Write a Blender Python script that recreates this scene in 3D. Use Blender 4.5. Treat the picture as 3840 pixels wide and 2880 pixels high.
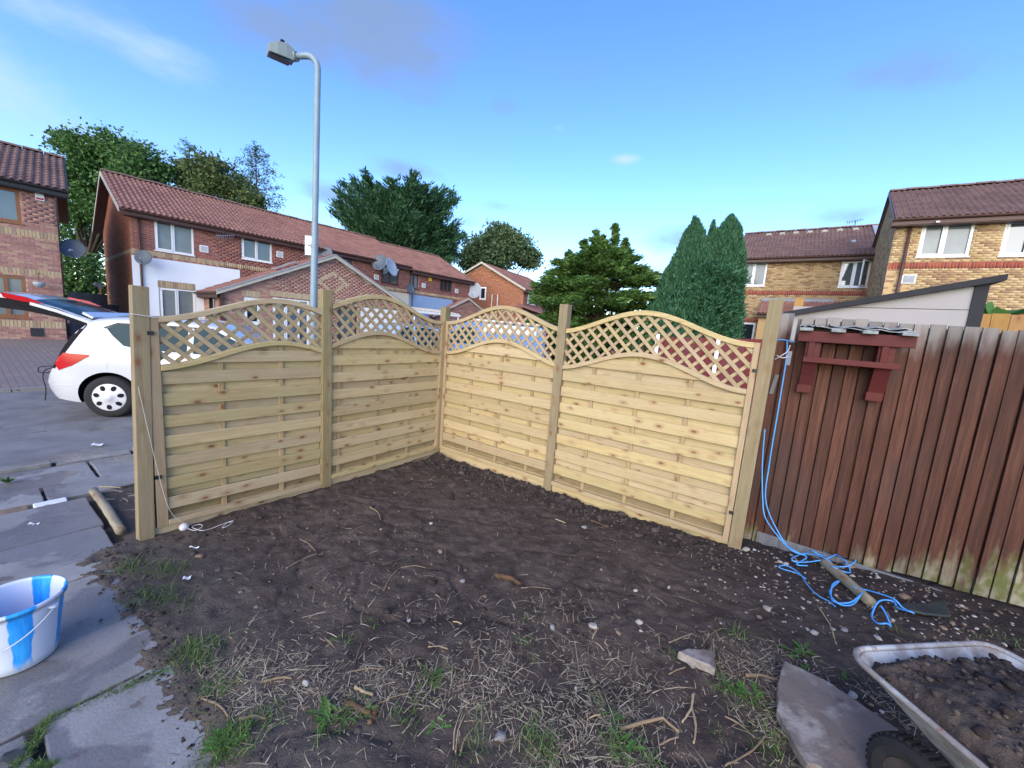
import bpy, bmesh, math, random
import numpy as np
from mathutils import Vector, Matrix

for _o in list(bpy.data.objects):
    bpy.data.objects.remove(_o, do_unlink=True)
SC = bpy.context.scene
COL = SC.collection
RAD = math.radians
random.seed(7)
RNG = np.random.default_rng(7)

# ------------------------------------------------------------------ camera
CAM_Z = 1.78
PITCH, ROLL = RAD(8.0), RAD(4.4)
FPX = 1443.0                                   # focal length in pixels of a 3840 px wide frame
_f = Vector((0, math.cos(PITCH), -math.sin(PITCH)))
_r0 = Vector((1, 0, 0)); _u0 = _r0.cross(_f)
_r = _r0 * math.cos(ROLL) + _u0 * math.sin(ROLL)
_u = -_r0 * math.sin(ROLL) + _u0 * math.cos(ROLL)
cam_data = bpy.data.cameras.new('camera')
cam_data.sensor_width = 36.0
cam_data.lens = 36.0 * FPX / 3840.0
cam_data.clip_start = 0.05
cam_data.clip_end = 3000.0
cam = bpy.data.objects.new('camera', cam_data)
cam.matrix_world = Matrix(((_r.x, _u.x, -_f.x, 0), (_r.y, _u.y, -_f.y, 0), (_r.z, _u.z, -_f.z, CAM_Z), (0, 0, 0, 1)))
COL.objects.link(cam)
SC.camera = cam

# ------------------------------------------------------------------ sky, sun, exposure
SUN_AZ, SUN_EL = RAD(196), RAD(24)             # compass style: clockwise from +Y, so low on the left, a little behind
SUN_DIR = Vector((math.sin(SUN_AZ) * math.cos(SUN_EL), math.cos(SUN_AZ) * math.cos(SUN_EL), math.sin(SUN_EL)))
world = bpy.data.worlds.new('World')
SC.world = world
world.use_nodes = True
def build_world():
    nt = world.node_tree; N = nt.nodes; L = nt.links
    N.clear()
    out = N.new('ShaderNodeOutputWorld'); bg = N.new('ShaderNodeBackground')
    sky = N.new('ShaderNodeTexSky'); sky.sky_type = 'NISHITA'; sky.sun_disc = False
    sky.sun_elevation = SUN_EL; sky.sun_rotation = SUN_AZ
    sky.altitude = 50; sky.air_density = 1.0; sky.dust_density = 0.5; sky.ozone_density = 2.5
    hs = N.new('ShaderNodeHueSaturation'); hs.inputs['Saturation'].default_value = 1.24; hs.inputs['Hue'].default_value = .515; hs.inputs['Value'].default_value = 1.0
    L.new(sky.outputs[0], hs.inputs['Color'])
    tc = N.new('ShaderNodeTexCoord')
    nrm = N.new('ShaderNodeVectorMath'); nrm.operation = 'NORMALIZE'
    L.new(tc.outputs['Generated'], nrm.inputs[0])
    # clouds: soft noise in a flattened direction space, gathered in banks
    sep = N.new('ShaderNodeSeparateXYZ'); L.new(nrm.outputs[0], sep.inputs[0])
    mp = N.new('ShaderNodeMapping'); mp.inputs['Scale'].default_value = (1.0, 1.0, 2.6)
    mp.inputs['Location'].default_value = (3.1, 1.7, 0.4)
    L.new(nrm.outputs[0], mp.inputs[0])
    nz = N.new('ShaderNodeTexNoise'); nz.inputs['Scale'].default_value = 3.4; nz.inputs['Detail'].default_value = 7; nz.inputs['Roughness'].default_value = 0.55
    L.new(mp.outputs[0], nz.inputs['Vector'])
    def bank(px, py, ax, ay, gain):
        d = ray(px, py).normalized()
        sub = N.new('ShaderNodeVectorMath'); sub.operation = 'SUBTRACT'; L.new(nrm.outputs[0], sub.inputs[0]); sub.inputs[1].default_value = d
        side = Vector((d.y, -d.x, 0)).normalized(); up = Vector((0, 0, 1))
        a = N.new('ShaderNodeVectorMath'); a.operation = 'DOT_PRODUCT'; L.new(sub.outputs[0], a.inputs[0]); a.inputs[1].default_value = side / ax
        b = N.new('ShaderNodeVectorMath'); b.operation = 'DOT_PRODUCT'; L.new(sub.outputs[0], b.inputs[0]); b.inputs[1].default_value = up / ay
        cmb = N.new('ShaderNodeCombineXYZ'); L.new(a.outputs['Value'], cmb.inputs[0]); L.new(b.outputs['Value'], cmb.inputs[1])
        ln = N.new('ShaderNodeVectorMath'); ln.operation = 'LENGTH'; L.new(cmb.outputs[0], ln.inputs[0])
        mr = N.new('ShaderNodeMapRange'); mr.interpolation_type = 'SMOOTHSTEP'
        L.new(ln.outputs['Value'], mr.inputs['Value'])
        mr.inputs['From Min'].default_value = 0; mr.inputs['From Max'].default_value = 1.0
        mr.inputs['To Min'].default_value = gain; mr.inputs['To Max'].default_value = 0
        return mr.outputs[0]
    def total(items):
        acc = None
        for s in items:
            if acc is None: acc = s; continue
            m = N.new('ShaderNodeMath'); m.operation = 'MAXIMUM'; L.new(acc, m.inputs[0]); L.new(s, m.inputs[1]); acc = m.outputs[0]
        return acc
    def cloud_mask(banks, lo, hi):
        t = total(banks)
        add = N.new('ShaderNodeMath'); add.operation = 'ADD'; L.new(nz.outputs['Fac'], add.inputs[0]); L.new(t, add.inputs[1])
        mr = N.new('ShaderNodeMapRange'); mr.interpolation_type = 'SMOOTHSTEP'; L.new(add.outputs[0], mr.inputs['Value'])
        mr.inputs['From Min'].default_value = lo; mr.inputs['From Max'].default_value = hi
        return mr.outputs[0]
    dark = cloud_mask([bank(1450, 160, .26, .16, .34), bank(1080, 90, .30, .13, .30), bank(1240, 730, .13, .05, .36), bank(1290, 760, .10, .04, .3),
                       bank(1880, 410, .10, .04, .30), bank(2520, 880, .19, .08, .40), bank(3370, 280, .20, .05, .28), bank(1850, 770, .12, .04, .30),
                       bank(3200, 800, .12, .05, .30), bank(2300, 850, .07, .03, .30), bank(1500, 640, .14, .035, .27), bank(600, 560, .2, .05, .25),
                       bank(1760, 830, .10, .05, .3), bank(2100, 250, .2, .05, .18)], .62, .98)
    pale = cloud_mask([bank(430, 150, .26, .09, .30), bank(2095, 480, .05, .022, .36), bank(2350, 597, .07, .02, .36), bank(200, 420, .4, .22, .24),
                       bank(1500, 820, .22, .05, .30), bank(2450, 1020, .14, .06, .34), bank(1330, 830, .2, .04, .28)], .66, 1.02)
    def mix(fac, a, bcol, amount):
        ml = N.new('ShaderNodeMath'); ml.operation = 'MULTIPLY'; L.new(fac, ml.inputs[0]); ml.inputs[1].default_value = amount
        m = N.new('ShaderNodeMix'); m.data_type = 'RGBA'; L.new(ml.outputs[0], m.inputs['Factor']); L.new(a, m.inputs[6]); m.inputs[7].default_value = bcol
        return m.outputs[2]
    c = mix(pale, hs.outputs[0], (1.7, 2.15, 2.7, 1), .8)
    c = mix(dark, c, (.72, .98, 1.45, 1), .75)
    L.new(c, bg.inputs['Color'])
    bg.inputs['Strength'].default_value = 0.15
    L.new(bg.outputs[0], out.inputs['Surface'])
def ray(px, py):
    return _f + _r * ((px - 1920.0) / FPX) - _u * ((py - 1440.0) / FPX)
build_world()
sun_data = bpy.data.lights.new('sun', 'SUN')
sun_data.energy = 1.5
sun_data.angle = RAD(70)
sun_data.color = (1.0, 0.86, 0.68)
sun = bpy.data.objects.new('sun', sun_data)
sun.rotation_euler = SUN_DIR.to_track_quat('Z', 'Y').to_euler()
sun.location = (-20, -10, 20)
COL.objects.link(sun)
SC.view_settings.view_transform = 'Standard'
SC.view_settings.look = 'None'
SC.view_settings.gamma = 1.0
SC.view_settings.use_curve_mapping = False
SC.view_settings.exposure = 1.47

# ------------------------------------------------------------------ helpers
CAM = Vector((0, 0, CAM_Z))
UX = Vector((0.8260, -0.5637, 0))       # along the right-hand fence run
VX = Vector((0.5637, 0.8260, 0))        # away from the garden path, along the left-hand fence run
PC = Vector((-0.9589, 5.2258, 0))       # fence corner
def uv(u, v, z=0.0): return UX * u + VX * v + Vector((0, 0, z))
def smooth(a, b, x):
    t = min(1, max(0, (x - a) / (b - a))); return t * t * (3 - 2 * t)
def ground_z(x, y):
    "smooth level of the garden soil"
    u = min(7.0, max(-.5, x * UX.x + y * UX.y + 3.737)); v = 3.776 - (x * VX.x + y * VX.y)
    return -.046 + .003 * u + .0068 * u * u + .02 * min(4, max(-1, v))
def road_z(x, y):
    U = x * UX.x + y * UX.y
    return -.05 + max(0, -U - 8.5) * .034
def hit(px, py, dz=0.0, fn=ground_z):
    "where the line of sight meets the ground"
    d = ray(px, py); z = dz
    for _ in range(12):
        t = (z - CAM_Z) / d.z
        z = fn(d.x * t, d.y * t) + dz
    return CAM + d * ((z - CAM_Z) / d.z)
def at_y(px, py, y):
    d = ray(px, py); return CAM + d * (y / d.y)

def empty(name, loc, rz=0.0):
    o = bpy.data.objects.new(name, None); COL.objects.link(o)
    o.location = loc; o.rotation_euler = (0, 0, rz); o.empty_display_size = .1
    return o
def tag(o, label=None, cat=None, group=None, kind=None):
    if label: o['label'] = label
    if cat: o['category'] = cat
    if group: o['group'] = group
    if kind: o['kind'] = kind
    return o
def thing(name, label, cat, loc, rz=0.0, group=None):
    return tag(empty(name, loc, rz), label, cat, group)
def link(name, me, parent=None, loc=None):
    o = bpy.data.objects.new(name, me); COL.objects.link(o)
    if parent is not None: o.parent = parent
    if loc is not None: o.location = loc
    return o

class MB:
    "collects shapes, builds one mesh object"
    def __init__(s): s.v = []; s.f = []; s.m = []; s.cm = 0
    def add(s, vs, fs):
        n = len(s.v); s.v += [tuple(p) for p in vs]
        for f in fs: s.f.append([i + n for i in f]); s.m.append(s.cm)
        return s
    def box(s, x0, x1, y0, y1, z0, z1):
        return s.add([(x0,y0,z0),(x1,y0,z0),(x1,y1,z0),(x0,y1,z0),(x0,y0,z1),(x1,y0,z1),(x1,y1,z1),(x0,y1,z1)],
                     [(3,2,1,0),(4,5,6,7),(0,1,5,4),(1,2,6,5),(2,3,7,6),(3,0,4,7)])
    def obox(s, o, a, b, c):
        "parallelepiped from corner o and edge vectors"
        o, a, b, c = Vector(o), Vector(a), Vector(b), Vector(c)
        return s.add([o, o+a, o+a+b, o+b, o+c, o+a+c, o+a+b+c, o+b+c], [(3,2,1,0),(4,5,6,7),(0,1,5,4),(1,2,6,5),(2,3,7,6),(3,0,4,7)])
    def quad(s, a, b, c, d): return s.add([a, b, c, d], [(0, 1, 2, 3)])
    def prism(s, poly, ext):
        "polygon (list of 3-vectors) swept by a vector"
        n = len(poly); e = Vector(ext); p = [Vector(q) for q in poly]
        return s.add(p + [q + e for q in p], [tuple(range(n - 1, -1, -1)), tuple(range(n, 2 * n))] + [(i, (i + 1) % n, n + (i + 1) % n, n + i) for i in range(n)])
    def tube(s, pts, r, n=8, caps=True):
        pts = [Vector(p) for p in pts]; m = len(pts); rs = r if isinstance(r, (list, tuple)) else [r] * m
        ref = Vector((0.31, 0.22, 0.92)).normalized(); vs = []; prev = None
        for i, p in enumerate(pts):
            t = (pts[min(m - 1, i + 1)] - pts[max(0, i - 1)]).normalized()
            a = prev if prev is not None else t.cross(ref)
            if prev is None and a.length < .05: a = t.cross(Vector((1, 0, 0)))
            a = (a - t * a.dot(t)).normalized(); prev = a; b = t.cross(a)
            for k in range(n):
                q = 2 * math.pi * k / n; vs.append(p + (a * math.cos(q) + b * math.sin(q)) * rs[i])
        fs = [(i * n + k, i * n + (k + 1) % n, (i + 1) * n + (k + 1) % n, (i + 1) * n + k) for i in range(m - 1) for k in range(n)]
        if caps: fs += [tuple(range(n - 1, -1, -1)), tuple((m - 1) * n + k for k in range(n))]
        return s.add(vs, fs)
    def lathe(s, prof, n=24, c=(0, 0, 0), axis='z', close=False):
        "profile of (radius, height)"
        vs = []; c = Vector(c)
        for (r, h) in prof:
            for k in range(n):
                q = 2 * math.pi * k / n; a, b = r * math.cos(q), r * math.sin(q)
                vs.append(c + (Vector((a, b, h)) if axis == 'z' else Vector((a, h, b)) if axis == 'y' else Vector((h, a, b))))
        fs = [(i * n + k, i * n + (k + 1) % n, (i + 1) * n + (k + 1) % n, (i + 1) * n + k) for i in range(len(prof) - 1) for k in range(n)]
        if close: fs += [tuple(range(n - 1, -1, -1)), tuple((len(prof) - 1) * n + k for k in range(n))]
        return s.add(vs, fs)
    def mesh(s, name, mats, smooth=False):
        me = bpy.data.meshes.new(name); me.from_pydata(s.v, [], s.f)
        for m in (mats if isinstance(mats, (list, tuple)) else [mats]): me.materials.append(m)
        if any(s.m): me.polygons.foreach_set('material_index', s.m)
        if smooth: me.polygons.foreach_set('use_smooth', [True] * len(me.polygons))
        return me
    def build(s, name, mats, parent=None, smooth=False, loc=None, rel=False, bevel=0.0):
        "rel=True: vertices are in world axes and are brought under the parent's location"
        if rel and parent is not None:
            o = parent.location; s.v = [(a - o.x, b - o.y, c - o.z) for a, b, c in s.v]
        ob = link(name, s.mesh(name, mats, smooth), parent, loc)
        if bevel:
            md = ob.modifiers.new('bevel', 'BEVEL'); md.width = bevel; md.segments = 2; md.limit_method = 'ANGLE'
        return ob
def np_mesh(name, verts, faces, mat, smooth=False):
    me = bpy.data.meshes.new(name)
    v = np.asarray(verts, dtype=np.float32); f = np.asarray(faces, dtype=np.int32)
    me.vertices.add(len(v)); me.vertices.foreach_set('co', v.ravel())
    k = f.shape[1]
    me.loops.add(f.size); me.loops.foreach_set('vertex_index', f.ravel())
    me.polygons.add(len(f)); me.polygons.foreach_set('loop_start', np.arange(0, f.size, k, dtype=np.int32))
    if smooth: me.polygons.foreach_set('use_smooth', np.ones(len(f), dtype=bool))
    me.materials.append(mat); me.update(calc_edges=True)
    return me

# value noise in numpy
_PERM = RNG.random((256, 256))
def vnoise(x, y):
    xi = np.floor(x).astype(int); yi = np.floor(y).astype(int); fx = x - xi; fy = y - yi
    fx = fx * fx * (3 - 2 * fx); fy = fy * fy * (3 - 2 * fy)
    g = lambda a, b: _PERM[a % 256, b % 256]
    return (g(xi, yi) * (1 - fx) + g(xi + 1, yi) * fx) * (1 - fy) + (g(xi, yi + 1) * (1 - fx) + g(xi + 1, yi + 1) * fx) * fy
def fbm(x, y, o=4, gain=.5):
    a = 1; s = 0; t = 0
    for i in range(o):
        s = s + a * vnoise(x * 2 ** i + 17.3 * i, y * 2 ** i + 5.1 * i); t += a; a *= gain
    return s / t - .5

# ------------------------------------------------------------------ materials
MATS = {}
class NT:
    def __init__(s, name):
        s.mat = bpy.data.materials.new(name); s.mat.use_nodes = True
        s.nt = s.mat.node_tree; s.N = s.nt.nodes; s.L = s.nt.links
        s.b = s.N['Principled BSDF']; s.tc = None
    def n(s, t, **kw):
        x = s.N.new(t)
        for k, v in kw.items(): setattr(x, k, v)
        return x
    def coord(s, kind='Object', scale=(1, 1, 1), rnd=False, loc=(0, 0, 0)):
        if s.tc is None: s.tc = s.n('ShaderNodeTexCoord')
        m = s.n('ShaderNodeMapping'); m.inputs['Scale'].default_value = scale; m.inputs['Location'].default_value = loc
        src = s.tc.outputs[kind] if kind != 'World' else s.n('ShaderNodeNewGeometry').outputs['Position']
        if rnd:
            oi = s.n('ShaderNodeObjectInfo'); mu = s.n('ShaderNodeVectorMath', operation='SCALE'); mu.inputs[0].default_value = (37.1, 53.7, 91.3)
            s.L.new(oi.outputs['Random'], mu.inputs['Scale'])
            ad = s.n('ShaderNodeVectorMath', operation='ADD'); s.L.new(src, ad.inputs[0]); s.L.new(mu.outputs[0], ad.inputs[1]); src = ad.outputs[0]
        s.L.new(src, m.inputs[0]); return m.outputs[0]
    def noise(s, vec, scale, detail=4, rough=.55, dist=0.0):
        x = s.n('ShaderNodeTexNoise'); x.inputs['Scale'].default_value = scale; x.inputs['Detail'].default_value = detail
        x.inputs['Roughness'].default_value = rough; x.inputs['Distortion'].default_value = dist
        if vec is not None: s.L.new(vec, x.inputs['Vector'])
        return x.outputs['Fac']
    def ramp(s, fac, stops, interp='LINEAR'):
        r = s.n('ShaderNodeValToRGB'); cr = r.color_ramp; cr.interpolation = interp
        while len(cr.elements) < len(stops): cr.elements.new(.5)
        for e, (p, c) in zip(cr.elements, stops): e.position = p; e.color = tuple(c) + (1,) if len(c) == 3 else c
        s.L.new(fac, r.inputs[0]); return r.outputs[0]
    def step(s, fac, a, b, t0=0.0, t1=1.0):
        m = s.n('ShaderNodeMapRange'); m.interpolation_type = 'SMOOTHSTEP'; s.L.new(fac, m.inputs['Value'])
        m.inputs['From Min'].default_value = a; m.inputs['From Max'].default_value = b; m.inputs['To Min'].default_value = t0; m.inputs['To Max'].default_value = t1
        return m.outputs[0]
    def math(s, op, a, b):
        m = s.n('ShaderNodeMath', operation=op)
        for i, x in enumerate((a, b)):
            if isinstance(x, (int, float)): m.inputs[i].default_value = x
            else: s.L.new(x, m.inputs[i])
        return m.outputs[0]
    def mix(s, fac, a, b, mode='MIX'):
        m = s.n('ShaderNodeMix', data_type='RGBA', blend_type=mode)
        if isinstance(fac, (int, float)): m.inputs['Factor'].default_value = fac
        else: s.L.new(fac, m.inputs['Factor'])
        for i, x in ((6, a), (7, b)):
            if isinstance(x, (tuple, list)): m.inputs[i].default_value = tuple(x) + (1,) if len(x) == 3 else x
            else: s.L.new(x, m.inputs[i])
        return m.outputs[2]
    def color(s, c):
        if isinstance(c, (tuple, list)): s.b.inputs['Base Color'].default_value = tuple(c) + (1,) if len(c) == 3 else c
        else: s.L.new(c, s.b.inputs['Base Color'])
    def rough(s, r):
        if isinstance(r, (int, float)): s.b.inputs['Roughness'].default_value = r
        else: s.L.new(r, s.b.inputs['Roughness'])
    def bump(s, h, strength=.3, dist=.01):
        b = s.n('ShaderNodeBump'); b.inputs['Strength'].default_value = strength; b.inputs['Distance'].default_value = dist
        s.L.new(h, b.inputs['Height']); s.L.new(b.outputs[0], s.b.inputs['Normal'])
    def spec(s, v): s.b.inputs['Specular IOR Level'].default_value = v
    def island(s):
        g = s.n('ShaderNodeNewGeometry'); oi = s.n('ShaderNodeObjectInfo')
        return s.math('FRACT', s.math('ADD', g.outputs['Random Per Island'], oi.outputs['Random']), 0.0)

def m_plain(name, c, rough=.6, var=.12, scale=8.0, spec=.4, metal=0.0, coat=0.0, bump=0.0):
    t = NT(name); v = t.noise(t.coord('Object', rnd=True), scale, 5)
    lo = tuple(x * (1 - var) for x in c); hi = tuple(min(1, x * (1 + var)) for x in c)
    t.color(t.ramp(v, [(.3, lo), (.7, hi)])); t.rough(rough); t.spec(spec); t.b.inputs['Metallic'].default_value = metal
    if coat: t.b.inputs['Coat Weight'].default_value = coat; t.b.inputs['Coat Roughness'].default_value = .06
    if bump: t.bump(t.noise(t.coord('Object'), scale * 6, 4), bump, .004)
    MATS[name] = t.mat; return t.mat
def m_timber(name, axis, light, dark, knot=(.20, .075, .035), knots=True, rough=.75, gscale=1.0, tint=None):
    "sawn softwood, grain running along one local axis (0 = x, 2 = z)"
    t = NT(name)
    sc = {0: (1.2, 22, 22), 1: (22, 1.2, 22), 2: (22, 22, 1.2)}[axis]
    sc = tuple(q * gscale for q in sc)
    g = t.noise(t.coord('Object', sc, True), 2.2, 6, .6, .6)
    col = t.ramp(g, [(.25, dark), (.5, tuple((a + b) / 2 for a, b in zip(light, dark))), (.72, light)])
    fine = t.noise(t.coord('Object', tuple(q * 5 for q in sc), True), 2.5, 3)
    col = t.mix(t.step(fine, .35, .75, 0, .35), col, tuple(q * .72 for q in dark))
    tone = t.noise(t.coord('Object', tuple(1.6 if q < 5 else 3.0 for q in sc), True), 1.3, 2)
    col = t.mix(t.step(tone, .35, .7, 0, .4), col, tint or tuple(q * .85 for q in light))
    oi = t.n('ShaderNodeObjectInfo')
    hsv = t.n('ShaderNodeHueSaturation'); t.L.new(col, hsv.inputs['Color'])
    t.L.new(t.math('ADD', t.math('MULTIPLY', oi.outputs['Random'], .26), .87), hsv.inputs['Value'])
    r2 = t.math('FRACT', t.math('MULTIPLY', oi.outputs['Random'], 17.3), 0.0)
    t.L.new(t.math('ADD', t.math('MULTIPLY', r2, .014), .492), hsv.inputs['Hue']); t.L.new(t.math('ADD', t.math('MULTIPLY', r2, .16), .90), hsv.inputs['Saturation'])
    col = hsv.outputs[0]
    if knots:
        ks = {0: (6.5, 13, 13), 1: (13, 6.5, 13), 2: (13, 13, 6.5)}[axis]
        vo = t.n('ShaderNodeTexVoronoi'); vo.inputs['Scale'].default_value = 1.0; vo.inputs['Randomness'].default_value = 1.0
        t.L.new(t.coord('Object', ks, True), vo.inputs['Vector'])
        k = t.step(vo.outputs['Distance'], .08, .22, 1, 0)
        sel = t.n('ShaderNodeSeparateColor'); t.L.new(vo.outputs['Color'], sel.inputs[0])
        k = t.math('MULTIPLY', k, t.step(sel.outputs[0], .36, .60))
        halo = t.math('MULTIPLY', t.step(vo.outputs['Distance'], .12, .50, .55, 0), t.step(sel.outputs[0], .45, .7))
        col = t.mix(halo, col, tuple(a * .5 + b * .5 for a, b in zip(knot, dark)))
        col = t.mix(t.math('MULTIPLY', k, .85), col, knot)
    t.color(col); t.rough(rough); t.spec(.25)
    t.bump(fine, .35, .003)
    MATS[name] = t.mat; return t.mat
def m_brick(name, cols, rough=.85):
    t = NT(name); r = t.island()
    st = [(i / len(cols), c) for i, c in enumerate(cols)]
    col = t.ramp(r, st, 'CONSTANT')
    col = t.mix(t.step(t.noise(t.coord('World'), 30, 3), .3, .75, 0, .45), col, tuple(q * .6 for q in cols[0]))
    dirt = t.noise(t.coord('World'), .7, 4)
    col = t.mix(t.step(dirt, .45, .8, 0, .3), col, tuple(q * .55 for q in cols[0]))
    t.color(col); t.rough(rough); t.spec(.2)
    t.bump(t.noise(t.coord('World'), 60, 3), .3, .004)
    MATS[name] = t.mat; return t.mat
def m_foliage(name, cols, rough=.6, trans=.25):
    t = NT(name); r = t.island()
    st = [((i + .0) / max(1, len(cols) - 1), c) for i, c in enumerate(cols)]
    col = t.ramp(r, st); t.color(col); t.rough(rough); t.spec(.25)
    tr = t.n('ShaderNodeBsdfTranslucent'); t.L.new(col, tr.inputs[0])
    mx = t.n('ShaderNodeMixShader'); mx.inputs[0].default_value = trans
    out = t.N['Material Output']; t.L.new(t.b.outputs[0], mx.inputs[1]); t.L.new(tr.outputs[0], mx.inputs[2]); t.L.new(mx.outputs[0], out.inputs[0])
    MATS[name] = t.mat; return t.mat
def m_glass(name, c, rough=.04, spec=.9):
    t = NT(name); v = t.noise(t.coord('Object', (1, 1, 1), True), 1.4, 3)
    t.color(t.ramp(v, [(.35, tuple(q * .75 for q in c)), (.65, c)])); t.rough(rough); t.spec(spec)
    t.b.inputs['Coat Weight'].default_value = .6 if spec > .5 else 0; t.b.inputs['Coat Roughness'].default_value = .02
    t.bump(t.noise(t.coord('Object'), 1.1, 2), .04, .02)
    MATS[name] = t.mat; return t.mat

m_timber('pine_x', 0, (.49, .385, .215), (.355, .265, .135), knot=(.17, .055, .03), tint=(.42, .36, .205))
m_timber('pine_z', 2, (.40, .30, .165), (.28, .20, .10), tint=(.32, .255, .145))
m_timber('pine_strip', 0, (.44, .345, .21), (.31, .235, .13), knots=False)
m_timber('pine_post', 2, (.285, .23, .13), (.185, .14, .075), gscale=.8, tint=(.20, .18, .105))
m_timber('orange_board', 2, (.42, .25, .10), (.30, .16, .06), knots=True)
m_timber('grey_board', 2, (.20, .21, .22), (.10, .105, .115), knots=False)
m_timber('red_board', 2, (.165, .030, .030), (.11, .020, .021), knots=False)
m_timber('red_paint', 0, (.115, .019, .016), (.07, .011, .0095), knots=False, rough=.6)
m_timber('old_log', 0, (.33, .29, .21), (.15, .12, .08), knots=True, gscale=.7)
m_timber('twig', 0, (.30, .22, .14), (.13, .09, .055), knots=False)
def m_brown_fence():
    t = NT('brown_board')
    g = t.noise(t.coord('Object', (26, 26, 1.3), True), 2.0, 6, .62, .5)
    col = t.ramp(g, [(.22, (.031, .0118, .0082)), (.5, (.066, .0245, .0155)), (.78, (.116, .048, .030))])
    blot = t.noise(t.coord('World', (1.4, 1.4, .8)), 1.6, 4)
    col = t.mix(t.step(blot, .5, .72, 0, .6), col, (.036, .024, .022))
    # weathered silver at the top, green algae and bleaching near the ground
    sp = t.n('ShaderNodeSeparateXYZ'); t.L.new(t.n('ShaderNodeNewGeometry').outputs['Position'], sp.inputs[0])
    edge = t.noise(t.coord('World', (7, 7, 1.5)), 2.0, 5)
    topz = t.math('ADD', sp.outputs[2], t.math('MULTIPLY', edge, .40))
    col = t.mix(t.step(topz, 2.02, 2.26, 0, .85), col, (.22, .21, .20))
    low = t.math('ADD', sp.outputs[2], t.math('MULTIPLY', t.math('SUBTRACT', edge, .5), -.9))
    low = t.math('SUBTRACT', low, t.math('MULTIPLY', t.step(sp.outputs[0], 2.45, 3.9), .50))
    alg = t.step(low, -.12, .14, 1, 0)
    acol = t.mix(t.step(t.noise(t.coord('World', (5, 5, 3)), 3, 4), .38, .62), (.10, .125, .035), (.24, .235, .17))
    col = t.mix(t.math('MULTIPLY', alg, .75), col, acol)
    oi = t.n('ShaderNodeObjectInfo'); hsv = t.n('ShaderNodeHueSaturation'); t.L.new(col, hsv.inputs['Color'])
    t.L.new(t.math('ADD', t.math('MULTIPLY', oi.outputs['Random'], .5), .75), hsv.inputs['Value'])
    t.color(hsv.outputs[0]); t.rough(.72); t.spec(.3); t.bump(g, .5, .004)
    MATS['brown_board'] = t.mat
m_brown_fence()
RED_B = [(0.2937, 0.11, 0.0875), (0.3375, 0.125, 0.0938), (0.25, 0.0938, 0.0875), (0.375, 0.15, 0.1063), (0.275, 0.1187, 0.1063), (0.2125, 0.0875, 0.0813)]
ORG_B = [(0.4, 0.1562, 0.0875), (0.3625, 0.1375, 0.0813), (0.4375, 0.1812, 0.1063), (0.325, 0.125, 0.075)]
YEL_B = [(0.4928, 0.3472, 0.1736), (0.56, 0.4032, 0.2128), (0.448, 0.3024, 0.1456), (0.5264, 0.3752, 0.196), (0.5936, 0.4368, 0.2464), (0.4704, 0.3248, 0.1568), (0.2688, 0.1568, 0.0952), (0.5376, 0.3808, 0.2016), (0.336, 0.1904, 0.112)]
PNK_B = [(0.375, 0.1938, 0.1562), (0.425, 0.2375, 0.1875), (0.3375, 0.1688, 0.1375), (0.4625, 0.2937, 0.2063), (0.3, 0.1562, 0.1438), (0.4, 0.2, 0.175)]
BND_B = [(0.45, 0.3375, 0.2), (0.5125, 0.3875, 0.2375), (0.375, 0.25, 0.15), (0.3125, 0.2375, 0.175), (0.475, 0.35, 0.2125)]
SOL_B = [(.33, .075, .048), (.27, .062, .05), (.38, .10, .06), (.24, .058, .055)]
for n_, c_ in (('brick_red', RED_B), ('brick_orange', ORG_B), ('brick_yellow', YEL_B), ('brick_pink', PNK_B), ('brick_band', BND_B), ('brick_soldier', SOL_B)): m_brick(n_, c_)
m_brick('brick_buff', [(.50, .40, .26), (.55, .44, .29), (.46, .36, .23)]); m_plain('mortar_pale', (.42, .36, .33), .9, .1, 4); m_plain('mortar_buff', (.46, .38, .26), .9, .1, 4)
def m_tile(name, cols):
    t = NT(name); r = t.island()
    col = t.ramp(r, [(i / len(cols), c) for i, c in enumerate(cols)], 'CONSTANT')
    d = t.noise(t.coord('World'), .9, 5)
    col = t.mix(t.step(d, .42, .75, 0, .5), col, tuple(q * .62 for q in cols[0]))
    lich = t.noise(t.coord('World'), 14, 4)
    col = t.mix(t.step(lich, .58, .78, 0, .35), col, (.23, .19, .15))
    t.color(col); t.rough(.85); t.spec(.25); t.bump(t.noise(t.coord('World'), 45, 3), .3, .005)
    MATS[name] = t.mat
m_tile('tile_red', [(.245, .125, .10), (.275, .142, .113), (.222, .112, .093), (.258, .132, .106)])
m_tile('tile_brown', [(.17, .105, .092), (.19, .118, .10), (.15, .094, .084), (.178, .112, .098)])
m_plain('ridge_tile', (.17, .105, .085), .85, .2, 5)
m_plain('render_white', (.70, .74, .80), .8, .05, 1.5); m_plain('render_cream', (.55, .52, .42), .8, .06, 1.5); m_plain('render_blue', (.23, .34, .52), .8, .06, 1.5)
m_plain('white_frame', (.74, .76, .78), .35, .03, 3); m_plain('brown_frame', (.23, .098, .040), .5, .15, 5); m_plain('dark_brown', (.075, .036, .030), .5, .15, 4)
m_plain('black_trim', (.022, .022, .026), .5, .1, 4); m_plain('verge_pale', (.42, .39, .33), .8, .12, 4); m_plain('lead_grey', (.26, .28, .31), .6, .12, 3)
m_glass('glass_sky', (.085, .11, .125)); m_glass('glass_curtain', (.19, .225, .235), .08, .45); m_glass('glass_dark', (.022, .028, .035)); m_glass('car_glass', (.012, .045, .058), .12, .12)
m_plain('dish_grey', (.075, .095, .125), .5, .08, 4); m_plain('dish_pale', (.30, .34, .40), .5, .08, 4); m_plain('steel', (.45, .47, .5), .35, .1, 6, metal=.8); m_plain('lamp_paint', (.20, .28, .34), .45, .1, 5, spec=.5)
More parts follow.
